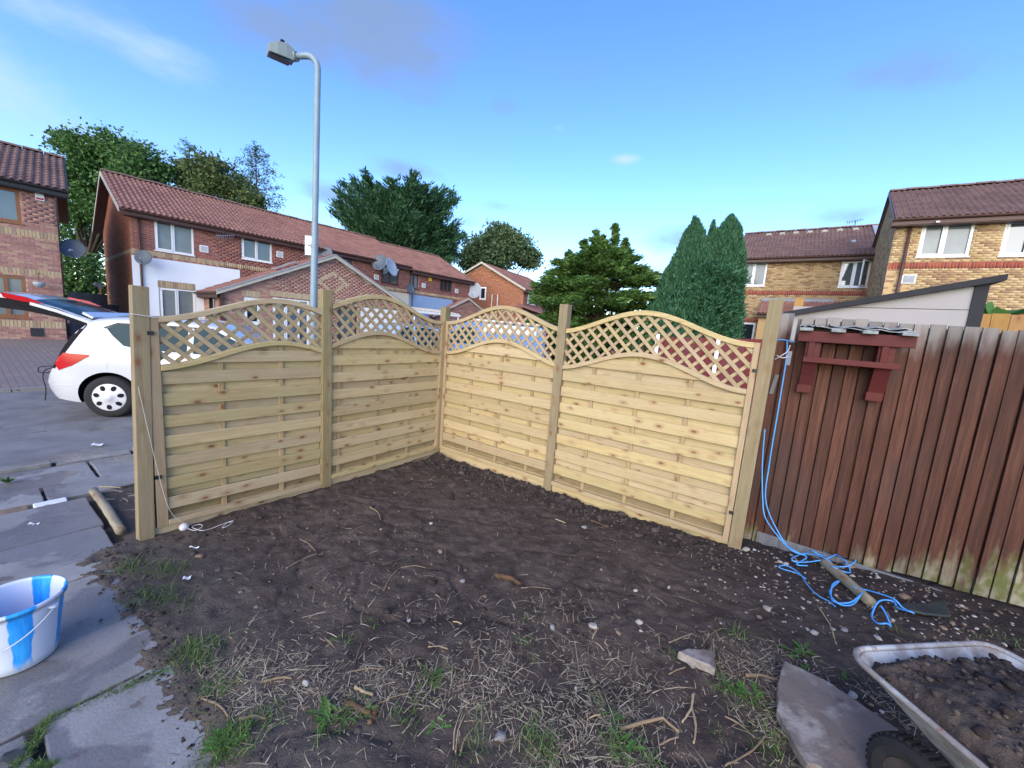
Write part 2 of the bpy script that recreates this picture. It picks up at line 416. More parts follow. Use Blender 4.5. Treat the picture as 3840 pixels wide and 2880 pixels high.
m_plain('lamp_head', (.21, .26, .26), .5, .08, 6); m_plain('sign_back', (.48, .50, .54), .4, .05, 3, metal=.3)
m_plain('car_white', (.50, .515, .54), .25, .02, 2, coat=1.0); m_plain('car_blue', (.035, .065, .26), .28, .06, 2, coat=1.0); m_plain('car_silver', (.30, .42, .58), .3, .05, 2, coat=1.0)
m_plain('car_red', (.45, .035, .03), .3, .05, 2, coat=1.0); m_plain('van_blue', (.14, .24, .48), .3, .05, 2, coat=1.0); m_plain('tyre', (.016, .016, .018), .85, .2, 12); m_plain('hub_silver', (.52, .53, .56), .35, .04, 3, spec=.6)
m_plain('lamp_red', (.40, .006, .012), .2, .05, 3, spec=.3); m_plain('lamp_clear', (.6, .58, .56), .15, .05, 3, coat=1.0); m_plain('plastic_dark', (.014, .014, .016), .9, .15, 9, spec=.1); m_plain('orange_panel', (.72, .12, .03), .4, .08, 3); m_plain('yellow_panel', (.65, .42, .03), .4, .05, 3)
m_plain('shed_wall', (.31, .295, .30), .7, .05, 2); m_plain('shed_trim', (.034, .034, .040), .85, .12, 5, spec=.15)
m_plain('felt', (.24, .26, .27), .9, .4, 20, bump=.5); m_plain('slate_dark', (.030, .038, .036), .6, .3, 9, bump=.4)
m_plain('rope_blue', (.08, .34, .78), .6, .12, 40); m_plain('string_white', (.55, .53, .55), .8, .1, 30); m_plain('wire', (.5, .55, .6), .3, .1, 10)
m_plain('flint', (.34, .32, .29), .75, .35, 14, bump=.4); m_plain('flint_grey', (.22, .21, .20), .75, .35, 14, bump=.4); m_plain('flint_tan', (.20, .145, .10), .8, .35, 14, bump=.4)
m_plain('litter', (.70, .72, .74), .5, .05, 5)
# ------------------------------------------------------------------ ground materials
def m_soil():
    t = NT('soil'); w = t.coord('World')
    n1 = t.noise(w, 1.1, 5); n2 = t.noise(w, 7, 6, .65); n3 = t.noise(w, 55, 5, .7)
    col = t.ramp(n2, [(.28, (.036, .0265, .0225)), (.5, (.074, .056, .046)), (.75, (.128, .100, .082))])
    col = t.mix(t.step(n1, .52, .60, 0, .55), col, (.110, .084, .068))
    col = t.mix(t.step(n1, .30, .44, .6, 0), col, (.038, .030, .028))
    # the freshly dug strip by the panels is darker, the trodden side by the path greyer
    pos = t.n('ShaderNodeNewGeometry').outputs['Position']
    dv = t.n('ShaderNodeVectorMath', operation='DOT_PRODUCT'); t.L.new(pos, dv.inputs[0]); dv.inputs[1].default_value = VX
    du = t.n('ShaderNodeVectorMath', operation='DOT_PRODUCT'); t.L.new(pos, du.inputs[0]); du.inputs[1].default_value = UX
    wob = t.math('MULTIPLY', n1, .9)
    far = t.step(t.math('ADD', dv.outputs['Value'], wob), 3.3, 4.2)
    col = t.mix(t.math('MULTIPLY', far, .7), col, (.032, .025, .024))
    near = t.step(t.math('ADD', dv.outputs['Value'], wob), 1.7, .9)
    col = t.mix(t.math('MULTIPLY', near, .5), col, (.130, .112, .094))
    speck = t.noise(w, 130, 2, .5)
    col = t.mix(t.step(speck, .70, .76, 0, .55), col, (.20, .17, .13))
    t.color(col); t.rough(t.step(n2, .3, .7, .75, .95)); t.spec(.2)
    t.bump(t.math('ADD', n3, t.math('MULTIPLY', n2, 1.5)), .75, .02)
    MATS['soil'] = t.mat
m_soil()
def m_clod(): 
    t = NT('clod'); r = t.island()
    t.color(t.ramp(r, [(0, (.034, .027, .025)), (.6, (.068, .054, .047)), (1, (.105, .084, .072))])); t.rough(.95); t.spec(.1)
    t.bump(t.noise(t.coord('World'), 90, 4), .8, .01); MATS['clod'] = t.mat
m_clod()
def m_concrete(name, c, wet=.6, wetlo=.50, wethi=.60):
    t = NT(name); w = t.coord('World')
    n = t.noise(w, 3.5, 6, .6); f = t.noise(w, 90, 3)
    col = t.ramp(n, [(.3, tuple(q * .72 for q in c)), (.7, tuple(min(1, q * 1.12) for q in c))])
    col = t.mix(t.step(f, .35, .8, 0, .25), col, tuple(q * .55 for q in c))
    st = t.noise(t.coord('World', (1, 1, 1), loc=(5.3, 2.2, 0)), 1.25, 6, .55, .35)
    m = t.step(st, wetlo, wethi)
    col = t.mix(t.math('MULTIPLY', m, wet), col, (.085, .075, .072))
    if name == 'old_concrete':
        lw = t.noise(t.coord('World', (1, 1, 1), loc=(3.3, 1.2, 0)), 5.0, 6, .65)
        col = t.mix(t.step(lw, .50, .66, 0, .7), col, (.36, .335, .31))
    sp = t.noise(t.coord('World', (1, 1, 1), loc=(1.3, 8.2, 0)), 6.5, 3, .5)
    col = t.mix(t.step(sp, .66, .72, 0, .6), col, (.085, .06, .055))
    oi = t.n('ShaderNodeObjectInfo'); hsv = t.n('ShaderNodeHueSaturation'); t.L.new(col, hsv.inputs['Color'])
    t.L.new(t.math('ADD', t.math('MULTIPLY', oi.outputs['Random'], .16), .92), hsv.inputs['Value'])
    t.color(hsv.outputs[0]); t.rough(t.math('SUBTRACT', .82, t.math('MULTIPLY', m, .55))); t.spec(.4)
    t.bump(t.math('ADD', f, t.math('MULTIPLY', n, 2)), .35, .006); MATS[name] = t.mat
m_concrete('concrete', (.255, .25, .245), .52, .44, .475); m_concrete('asphalt', (.215, .215, .22), .35, .48, .66); m_concrete('old_concrete', (.215, .175, .15), .55, .42, .56); m_concrete('kerb_stone', (.27, .265, .25), .2)
def m_blocks():
    t = NT('block_paving')
    br = t.n('ShaderNodeTexBrick'); br.inputs['Scale'].default_value = 1.0; br.inputs['Brick Width'].default_value = .2; br.inputs['Row Height'].default_value = .1
    br.inputs['Mortar Size'].default_value = .006; br.inputs['Color1'].default_value = (.24, .185, .165, 1); br.inputs['Color2'].default_value = (.19, .16, .15, 1); br.inputs['Mortar'].default_value = (.10, .09, .085, 1)
    mp = t.n('ShaderNodeMapping'); mp.inputs['Rotation'].default_value = (0, 0, .6); t.L.new(t.n('ShaderNodeNewGeometry').outputs['Position'], mp.inputs[0]); t.L.new(mp.outputs[0], br.inputs['Vector'])
    col = t.mix(t.step(t.noise(t.coord('World'), 1.2, 5), .4, .7, 0, .5), br.outputs[0], (.15, .14, .14))
    t.color(col); t.rough(.8); MATS['block_paving'] = t.mat
m_blocks()
def m_lawn():
    t = NT('far_ground'); n = t.noise(t.coord('World'), .5, 5)
    t.color(t.ramp(n, [(.35, (.05, .075, .02)), (.7, (.10, .10, .05))])); t.rough(.9); MATS['far_ground'] = t.mat
m_lawn()

# ------------------------------------------------------------------ the ground
def flat(name, pts, mat, kind='structure', parent=None):
    b = MB(); b.add(pts, [tuple(range(len(pts)))])
    o = b.build(name, MATS[mat], parent)
    if kind: tag(o, kind=kind)
    return o
flat('ground', [(-900, -900, -.32), (900, -900, -.32), (900, 900, -.32), (-900, 900, -.32)], 'far_ground')
def slope_sheet(name, mat, u0, u1, v0, v1, dz, nu=30, nv=8):
    us = np.linspace(u0, u1, nu); vs = np.linspace(v0, v1, nv); V = []; F = []
    for a in us:
        for b in vs:
            p = uv(a, b); V.append((p.x, p.y, road_z(p.x, p.y) + dz))
    for i in range(nu - 1):
        for j in range(nv - 1): F.append((i * nv + j, (i + 1) * nv + j, (i + 1) * nv + j + 1, i * nv + j + 1))
    return tag(link(name, np_mesh(name, V, F, MATS[mat])), kind='structure')
slope_sheet('road', 'asphalt', -40, -6.36, -30, 60, 0.0, 60, 20)
slope_sheet('forecourt', 'asphalt', -6.4, 30, 4.6, 60, -.12, 12, 12)
slope_sheet('driveway', 'block_paving', -40, -11.05, -30, 60, .012, 40, 12)
# kerb line across the road in front of the driveway
kb = MB()
for i in range(26):
    v = -6 + i * .93
    p = uv(-11.06, v, road_z(*uv(-11.06, v).xy)); kb.obox(p + Vector((0, 0, -.05)), UX * .14, VX * .915, Vector((0, 0, .10)))
kr = empty('kerb', (0, 0, 0)); tag(kr, kind='structure')
kb.build('kerb_line', MATS['kerb_stone'], kr)
# pavement and garden path: big cast slabs, each its own piece
path = tag(empty('path', (0, 0, 0)), kind='structure')
def slab(u0, u1, v0, v1, z, mat='concrete', th=.09, tilt=0.0, name='paving_slab', jag=.005):
    me = bmesh.new(); pts = []
    def edge(a, b, n):
        for i in range(n):
            t = i / n; pts.append((a[0] + (b[0] - a[0]) * t + random.uniform(-jag, jag), a[1] + (b[1] - a[1]) * t + random.uniform(-jag, jag)))
    g = .008
    c = [(u0 + g, v0 + g), (u1 - g, v0 + g), (u1 - g, v1 - g), (u0 + g, v1 - g)]
    for i in range(4): edge(c[i], c[(i + 1) % 4], 7)
    b = MB(); b.prism([uv(a, q, z - th + tilt * (a - u0)) for a, q in pts], (0, 0, th))
    o = b.build(name, MATS[mat], path); me.free()
    md = o.modifiers.new('bevel', 'BEVEL'); md.width = .008; md.segments = 2; md.limit_method = 'ANGLE'
    return o
flat('path_bed', [uv(-6.36, -3.2, -.062), uv(-4.93, -3.2, -.018), uv(1.5, -3.2, .006), uv(1.5, .62, .012), uv(-4.93, .62, -.018), uv(-6.36, .62, -.062)], 'soil')
for (u0, u1, v0, v1, z) in [(-2.28, -1.05, .085, .50, .030), (-2.28, -.9, -.75, .06, .026), (-3.42, -2.29, -.9, .50, .022), (-4.18, -3.43, -.35, .56, .016), (-4.18, -3.43, -1.3, -.36, .012),
                            (-4.92, -4.19, -.25, .58, .008), (-4.92, -4.19, -1.4, -.26, .004), (-3.42, -2.29, -2.0, -.91, .018)]:
    slab(u0, u1, v0, v1, z)
for i in range(9):                                   # pavement between the edging and the road
    v = -2.4 + i * .92
    slab(-5.48, -5.06, v, v + .915, -.012 if i % 2 else -.004, 'concrete')
for i in range(7):
    v = -3.0 + i * 1.25
    slab(-6.17, -5.52, v, v + 1.24, -.03 + .012 * (i % 3 == 1), 'concrete')
for i in range(14):                                  # road edge kerb stones
    v = -3.2 + i * .62
    slab(-6.36, -6.20, v, v + .6, .004 - .03 * (i == 6), 'kerb_stone', .12, name='kerb_stone', jag=.006)
for i in range(9):                                   # row of edging bricks, some painted
    v = -1.45 + i * .215
    o = slab(-5.05, -4.94, v, v + .205, .002, 'kerb_stone', .09, name='edging_brick', jag=.004)
    o.data.materials[0] = MATS['litter'] if i in (5, 8) else MATS['flint_tan'] if i in (6, 7) else MATS['kerb_stone']

# garden soil: one finely broken sheet
def soil_height(x, y):
    u = x * UX.x + y * UX.y; v = x * VX.x + y * VX.y
    z = np.vectorize(ground_z)(x, y) if np.ndim(x) else ground_z(float(x), float(y))
    x, y = np.asarray(x, float), np.asarray(y, float)
    h = .045 * fbm(x * 1.1, y * 1.1, 3) + .030 * fbm(x * 4.5 + 9, y * 4.5, 5, .62) + .018 * fbm(x * 17, y * 17 + 4, 3, .6) - .03 * np.maximum(0, np.abs(fbm(x * 2.6 + 31, y * 2.6, 3)) * -9 + .5)
    lump = fbm(x * 9 + 40, y * 9 + 11, 3, .6)
    fresh = np.clip((v - 2.5) / .9, 0, 1) * np.clip((-.1 - u) / .4, 0, 1)
    h = h + fresh * .03 * np.maximum(lump, 0) * 2 + .05 * np.maximum(0, fbm(x * 7.3 + 3, y * 7.3 + 8, 3, .55) - .14)
    ridge = np.exp(-((v - 3.66) / .09) ** 2) * .035 * np.clip((-.2 - u) / .3, 0, 1) + np.exp(-((u + 3.62) / .09) ** 2) * .03 * np.clip((v - .9) / .3, 0, 1)
    h = h + ridge * (.4 + 1.6 * np.maximum(lump + .2, 0))
    edge = np.clip((v - .30) / .30, 0, 1); rag = .045 * fbm(x * 3.3 + 7, y * 3.3, 4, .6) + .05 * fbm(x * 13, y * 13, 4, .65)
    hollow = -.05 * np.exp(-(((x - .55) / .35) ** 2 + ((y - 1.75) / .18) ** 2)) - .03 * np.exp(-(((x + .15) / .35) ** 2 + ((y - 2.3) / .2) ** 2))
    g = z + (h + hollow) * edge; low = .030 + (v - .47) * .16 + rag
    return np.where(v < 1.05, np.minimum(g + .02 * (1 - edge), low), g) + np.where((u < -3.72), -.02, 0)
def sgz(p): return float(soil_height(p.x, p.y))
us = np.arange(-3.80, 3.6, .0135); vs = np.arange(.30, 4.22, .0135)
UU, VV = np.meshgrid(us, vs, indexing='ij')
XX = UU * UX.x + VV * VX.x; YY = UU * UX.y + VV * VX.y
ZZ = soil_height(XX, YY)
nu, nv = UU.shape
idx = np.arange(nu * nv).reshape(nu, nv)
qf = np.stack([idx[:-1, :-1], idx[1:, :-1], idx[1:, 1:], idx[:-1, 1:]], -1).reshape(-1, 4)
o = link('garden_soil', np_mesh('garden_soil', np.stack([XX, YY, ZZ], -1).reshape(-1, 3), qf, MATS['soil'], True))
tag(o, 'dark dug-over garden soil', kind='structure')
# soil strip outside the left panels and rough ground behind the right-hand fence
def soil_patch(name, u0, u1, v0, v1, zf, step=.03):
    us = np.arange(u0, u1 + step, step); vs = np.arange(v0, v1 + step, step); A, B = np.meshgrid(us, vs, indexing='ij')
    X = A * UX.x + B * VX.x; Y = A * UX.y + B * VX.y
    Z = zf(A, B) + .05 * fbm(X * 3, Y * 3, 4) + .03 * fbm(X * 14, Y * 14, 3)
    n, m = A.shape; ix = np.arange(n * m).reshape(n, m)
    f = np.stack([ix[:-1, :-1], ix[1:, :-1], ix[1:, 1:], ix[:-1, 1:]], -1).reshape(-1, 4)
    return tag(link(name, np_mesh(name, np.stack([X, Y, Z], -1).reshape(-1, 3), f, MATS['soil'], True)), kind='structure')
soil_patch('soil_bed', -4.93, -3.70, .62, 4.7, lambda a, b: a * 0 + .0)
soil_patch('rough_ground', -3.9, 4.5, 4.15, 7.5, lambda a, b: .05 + .04 * np.clip(a, 0, 9), .08)

# ------------------------------------------------------------------ new fence
TL = math.atan2(VX.y, VX.x); TR = math.atan2(UX.y, UX.x)
def post(label, p_top, p_bot, rz, zt, zb, w=.095, mat='pine_post', group='new square fence posts', name='fence_post'):
    "square post; top and foot may differ a little so that it leans"
    base = Vector((p_bot[0], p_bot[1], zb)); b = MB(); h = zt - zb; dx = p_top[0] - p_bot[0]; dy = p_top[1] - p_bot[1]
    c, s = math.cos(-rz), math.sin(-rz); lx, ly = dx * c - dy * s, dx * s + dy * c
    q = w / 2; n = 12; vs = []; fs = []
    for i in range(n + 1):
        t = i / n
        for (a, e) in ((-q, -q), (q, -q), (q, q), (-q, q)): vs.append((a + lx * t, e + ly * t, h * t + (.004 * random.uniform(-1, 1) if i == n else 0)))
    for i in range(n):
        for k in range(4): fs.append((i * 4 + k, i * 4 + (k + 1) % 4, i * 4 + 4 + (k + 1) % 4, i * 4 + 4 + k))
    fs += [(3, 2, 1, 0), tuple(n * 4 + k for k in range(4))]
    b.add(vs, fs)
    o = b.build(name, MATS[mat], bevel=.004); o.location = base; o.rotation_euler = (0, 0, rz)
    return tag(o, label, 'post', group)
def on_l(s): return PC - VX * s            # left run, distance s from the corner
def on_r(s): return PC + UX * s
post('end post of the left panels, beside the path and white string', on_l(3.015), on_l(3.064), TL, 1.885, -.25, .09)
post('square post between the two left panels, in front of the lamp post', on_l(1.668), on_l(1.658), TL, 2.03, -.3, .098)
post('corner post where the left and right panels meet', on_l(0.0), on_l(-.005), TL, 2.012, -.3, .095)
post('square post between the two right panels, below the conifer', on_r(1.783), on_r(1.785), TR, 2.095, -.3, .10)
post('end post of the right panels, against the old brown fence', on_r(3.655), on_r(3.650), TR, 2.178, -.25, .098)

def wave(x, xc): 
    t = max(-1.0, min(1.0, (x - xc) / .915)); return .5 * (1 + math.cos(math.pi * t))
def panel(label, origin, rz, xa, xb, xc, zmap, stiles, clips, sw=.045):
    """horizontal slatted panel with wavy trellis top. Local x runs along the panel, -y faces the garden.
    xa..xb: visible width, xc: crest of the wave, zmap(x, h): height h of a full panel -> z here"""
    root = thing('trellis_fence', label, 'fence', origin, rz, 'new slatted panels with wavy trellis tops')
    def strip(name, x0, x1, lo, hi, y0, y1, mat, seg=1):
        b = MB(); xs = [x0 + (x1 - x0) * i / seg for i in range(seg + 1)]; vs = []; fs = []
        for x in xs:
            l = zmap(x, lo(x) if callable(lo) else lo); h = zmap(x, hi(x) if callable(hi) else hi)
            vs += [(x, y0, l), (x, y0, h), (x, y1, h), (x, y1, l)]
        for i in range(len(xs) - 1):
            for k in range(4): fs.append((i * 4 + k, i * 4 + 4 + k, i * 4 + 4 + (k + 1) % 4, i * 4 + (k + 1) % 4))
        fs += [(0, 1, 2, 3), tuple(len(xs) * 4 - 4 + k for k in (3, 2, 1, 0))]
        b.add(vs, fs); ob = b.build(name, MATS[mat], root)
        md = ob.modifiers.new('bevel', 'BEVEL'); md.width = .0025; md.segments = 1; md.limit_method = 'ANGLE'; md.angle_limit = RAD(50)
        return ob
    outer_t = lambda x: 1.828 + .228 * wave(x, xc)
    outer_b = lambda x: outer_t(x) - .046
    inner_t = lambda x: 1.438 + .220 * wave(x, xc)
    inner_b = lambda x: inner_t(x) - .043
    xl = xa + (sw if stiles[0] else 0); xr = xb - (.045 if stiles[1] else 0)
    # frame
    if stiles[0]: strip('stile', xa, xa + sw, .075, outer_t, -.040, .020, 'pine_z')
    if stiles[1]: strip('stile', xb - .045, xb, .075, outer_t, -.040, .020, 'pine_z')
    strip('arch_rail', xl, xr, outer_b, outer_t, -.042, .016, 'pine_x', 36)
    strip('arch_rail', xl, xr, inner_b, inner_t, -.044, .016, 'pine_x', 36)
    strip('bottom_rail', xl, xr, .082, .126, -.046, .018, 'pine_x')
    # upright battens at the quarter points of the full panel
    for q in (-.465, 0.0, .465):
        x = xc + q
        if xl + .01 < x < xr - .03: strip('batten', x - .019, x + .019, .12, inner_b, -.0105, .0075, 'pine_z')
    # slats: a front row, and a back row that closes the gaps
    def slat(lo, hi, y0, y1):
        lim = lambda x: inner_b(x) + .012
        n = 40; ok = [xl + (xr - xl) * i / n for i in range(n + 1) if lim(xl + (xr - xl) * i / n) > lo + .012]
        if len(ok) < 3: return
        cut = max(ok) - min(ok) < xr - xl - .001 or lim(min(ok)) < hi
        j = random.uniform(-.004, .004)
        strip('slat', min(ok), max(ok), lo + j, (lambda x: min(hi + j, lim(x))) if cut else hi + j, y0, y1, 'pine_x', 30 if cut else 1)
    for k in range(-1, 7): slat(1.283 - .178 * k, 1.388 - .178 * k, -.0245, -.011)
    for k in range(-2, 7): slat(1.283 - .178 * (k + 1) + .092, 1.283 - .178 * k + .014, .008, .0205)
    slat(.10, .235, .008, .0205)
    # diagonal trellis laths, two layers
    for sgn, y0, y1 in ((-1, -.026, -.010), (1, -.008, .008)):
        c = xa - .9
        while c < xb + .9:
            # lath: h = 1.63 + sgn * (x - c)
            n = 160; good = []
            for i in range(n + 1):
                x = c - .55 + 1.1 * i / n; h = 1.64 + sgn * (x - c)
                if xl - .004 <= x <= xr + .004 and inner_t(x) - .012 <= h <= outer_b(x) + .012: good.append((x, h))
            if len(good) > 6:
                (x0, h0), (x1, h1) = good[0], good[-1]
                p0 = Vector((x0, 0, zmap(x0, h0))); p1 = Vector((x1, 0, zmap(x1, h1))); d = p1 - p0; ln = d.length
                b = MB(); hw_ = .0155 if sgn < 0 else .0135; b.box(0, ln, y0, y1, -hw_, hw_); ob = b.build('lath', MATS['pine_strip'], root)
                ob.location = p0; ob.rotation_euler = (0, -math.atan2(d.z, d.x), 0)
            c += .124
    for (x, h) in clips:
        b = MB(); b.box(x - .028, x + .006, -.052, -.041, zmap(x, h) - .013, zmap(x, h) + .013); b.box(x - .028, x - .018, -.052, .0, zmap(x, h) - .013, zmap(x, h) + .013)
        b.build('clip', MATS['black_trim'], root)
    return root
# right run, from the corner outwards
panel('right-hand slatted panel next to the corner post', PC, TR, .050, 1.735, .985, lambda x, h: h * 1.0 + .0, (True, False), [])
panel('largest slatted panel, beside the old brown fence', PC, TR, 1.832, 3.598, 2.650, lambda x, h: h, (False, True), [(3.60, 1.60), (3.60, .36)])
# left run: local x from the path end
S0 = 3.03
def zl(x, h): 
    t = smooth(0, 1.3, x); k = (.915 + .028 * t); return (h - .08) * k + .079 - .045 * t
panel('left-hand slatted panel at the path end, by the white car', on_l(S0), TL, .036, S0 - 1.712, S0 - 2.085, zl, (True, False), [(.064, 1.70), (.064, .52)], .066)
panel('left-hand slatted panel next to the corner post', on_l(S0), TL, S0 - 1.610, S0 - .048, S0 - 1.045, lambda x, h: h * 1.0 - .006, (False, True), [])
# gravel boards under the panels
def gravel_board(label, origin, rz, x0, x1, zt0, zt1):
    b = MB(); zb = -.30
    b.add([(x0, -.020, zb), (x1, -.020, zb), (x1, .012, zb), (x0, .012, zb), (x0, -.020, zt0), (x1, -.020, zt1), (x1, .012, zt1), (x0, .012, zt0)], [(3,2,1,0),(4,5,6,7),(0,1,5,4),(1,2,6,5),(2,3,7,6),(3,0,4,7)])
    o = b.build('gravel_board', MATS['pine_x'], bevel=.003); o.location = origin; o.rotation_euler = (0, 0, rz)
    tag(o, label, 'gravel board', 'timber boards set in the soil under the panels')
gravel_board('soil-edged timber board under the right panel by the corner', PC, TR, .045, 1.738, .078, .080)
gravel_board('timber board under the largest panel, nearly buried in soil', PC, TR, 1.83, 3.604, .079, .079)
gravel_board('timber board under the path-end left panel', on_l(S0), TL, .02, S0 - 1.705, .075, .036)
gravel_board('timber board under the left panel by the corner', on_l(S0), TL, S0 - 1.613, S0 - .04, .072, .074)
# ------------------------------------------------------------------ old brown fence
FV = 4.06
bf_o = uv(0.0, FV, 0)
bf = thing('brown_fence', 'old brown featheredge fence with green algae near the ground', 'fence', bf_o, TR)
for i in range(30):
    u = -.055 + i * .0835; top = 2.085 - .012 * i * .3 + random.uniform(-.008, .008); bot = .10 + .004 * i + random.uniform(-.012, .012)
    if i < 2: bot = .02; top = 2.09 if i == 0 else 1.66
    w = [.0785, .0745, .0805, .077, .0815, .074, .079][i % 7]; u += [.0, .003, -.002, .002, 0, .004, -.002][i % 7]; sx = random.uniform(-.004, .004); yo = random.uniform(-.007, .006)
    b = MB()   # featheredge: thick on one side, thin on the other, each lapping the next
    n = 6; vs = []; fs = []
    for k in range(n + 1):
        t = k / n; z = bot + (top - bot) * t; bow = .004 * math.sin(t * 3.1 + i)
        vs += [(u + sx * t, -.036 + yo + bow, z), (u + w + sx * t, -.022 + yo + bow, z), (u + w + sx * t, -.010 + yo + bow, z), (u + sx * t, -.012 + yo + bow, z)]
    for k in range(n):
        for q in range(4): fs.append((k * 4 + q, k * 4 + (q + 1) % 4, k * 4 + 4 + (q + 1) % 4, k * 4 + 4 + q))
    fs += [(3, 2, 1, 0), tuple(n * 4 + q for q in range(4))]
    b.add(vs, fs); b.build('board', MATS['brown_board'], bf, bevel=.002)
for i in range(29):
    b = MB(); x = -.055 + i * .0835 + .055; b.box(x, x + .048, .004 - .001 * (i % 2), .012, .12 + .004 * i, 2.06 - .0036 * i); b.build('cover_board', MATS['brown_board'], bf)
for z in (.45, 1.1, 1.78):
    b = MB(); b.box(-.05, 2.5, .0, .05, z, z + .075); b.build('rail', MATS['brown_board'], bf)
b = MB(); b.add([(.06, -.045, -.1), (2.5, -.045, -.1), (2.5, -.018, -.1), (.06, -.018, -.1), (.06, -.045, .150), (2.5, -.045, .085), (2.5, -.018, .085), (.06, -.018, .150)], [(3,2,1,0),(4,5,6,7),(0,1,5,4),(1,2,6,5),(2,3,7,6),(3,0,4,7)])
b.build('base_board', MATS['grey_board'], bf, bevel=.004)
b = MB(); b.box(-.02, .055, .03, .11, -.1, 2.10); b.build('back_post', MATS['grey_board'], bf)
b = MB(); b.obox((-.030, -.040, 1.40), (.030, 0, 0), (0, .008, 0), (.02, 0, .17)); b.build('offcut', MATS['grey_board'], bf)

# ------------------------------------------------------------------ red bird shelf hung on the brown fence
sh_o = uv(0.10, FV - .02, 1.46)
sh = thing('bird_shelf', 'small dark red timber shelf hung on the brown fence', 'shelf', sh_o, TR)
def sbox(name, x0, x1, y0, y1, z0, z1, mat='red_paint', bv=.004):
    b = MB(); b.box(x0, x1, y0, y1, z0, z1); return b.build(name, MATS[mat], sh, bevel=bv)
sbox('front_rail', .0, .675, -.185, -.160, .405, .490)
sbox('back_rail', .02, .66, -.055, -.012, .42, .50)
sbox('tray_rail', .055, .615, -.205, -.175, .245, .288)
sbox('tray', .06, .60, -.175, -.03, .245, .262)
for x in (.06, .49):
    b = MB(); b.prism([(x, -.020, .0), (x, -.065, .0), (x, -.075, .06), (x, -.155, .245), (x, -.155, .41), (x, -.020, .41)], (.095, 0, 0)); b.build('bracket', MATS['red_paint'], sh, bevel=.003)
    sbox('upright', x + .015, x + .055, -.178, -.157, .285, .408)
    sbox('foot_block', x - .008, x + .088, -.085, -.018, -.01, .055)
for x in (.0, .195, .375, .585):
    b = MB(); b.obox((x, -.235, .488), (.085, 0, 0), (0, .235, .015), (0, 0, .024)); b.build('roof_slat', MATS['felt'], sh, bevel=.003)
for (x0, x1, y0, z, t) in ((.0, .15, -.15, .524, .01), (.10, .665, -.20, .520, -.008), (.19, .65, -.13, .535, .0)):
    b = MB(); n = 12; vs = []; fs = []
    for i in range(n + 1):
        x = x0 + (x1 - x0) * i / n; dz = .010 * math.sin(i * 1.7 + x0 * 9) * .7 + t * (i / n)
        vs += [(x, y0 + .012 * math.sin(i * 2.3), z + dz), (x, -.01, z + dz + .012), (x, y0 + .012 * math.sin(i * 2.3), z + dz + .006), (x, -.01, z + dz + .018)]
    for i in range(n):
        a = i * 4; fs += [(a, a + 4, a + 5, a + 1), (a + 2, a + 3, a + 7, a + 6), (a, a + 2, a + 6, a + 4)]
    b.add(vs, fs); b.build('roofing_felt', MATS['felt'], sh)

# ------------------------------------------------------------------ grey shed, light boarded fence and plants behind
sv = 5.2
sd = thing('garden_shed', 'pale grey shed with a dark sloping roof behind the brown fence', 'shed', uv(.03, sv, 0), TR)
def shp(name, poly, y0, y1, mat):
    b = MB(); b.prism([(x, y0, z) for x, z in poly], (0, y1 - y0, 0)); return b.build(name, MATS[mat], sd)
zt = lambda x: 2.19 + (x - .0) * .247
shp('wall_panel', [(.02, .1), (1.36, .1), (1.36, 2.262), (.02, 2.262)], .0, .04, 'shed_wall')
shp('wall_panel', [(.30, 2.268), (1.36, 2.268), (1.36, zt(1.36) - .02), (.30, zt(.30) - .02)], .004, .044, 'shed_wall')
shp('corner_post', [(1.30, .1), (1.385, .1), (1.385, zt(1.36) - .02), (1.30, zt(1.30) - .02)], -.012, .05, 'shed_trim')
b = MB(); b.obox((-.06, -.06, zt(-.06) - .035), (1.52, 0, 1.52 * .247), (0, 1.8, 0), (0, 0, .055)); b.build('roof', MATS['shed_trim'], sd)
shp('side_wall', [(1.33, .1), (1.36, .1), (1.36, zt(1.36) - .03), (1.33, zt(1.33) - .03)], .05, 1.7, 'shed_wall')
lf = thing('light_fence', 'light orange boarded fence beside the grey shed', 'fence', uv(1.42, 5.9, 0), TR)
for i in range(16):
    b = MB(); b.box(i * .125, i * .125 + .121, 0, .02, .1, 2.30 + random.uniform(-.006, .006)); b.build('board', MATS['orange_board'], lf)
wp = MB(); wp.box(-.045, .045, -.045, .045, 0, 2.37); o = wp.build('timber_stake', MATS['orange_board']); o.location = uv(.10, 5.9, 0.05); o.rotation_euler = (0, 0, TR)
tag(o, 'short orange timber post left of the grey shed roof', 'post')

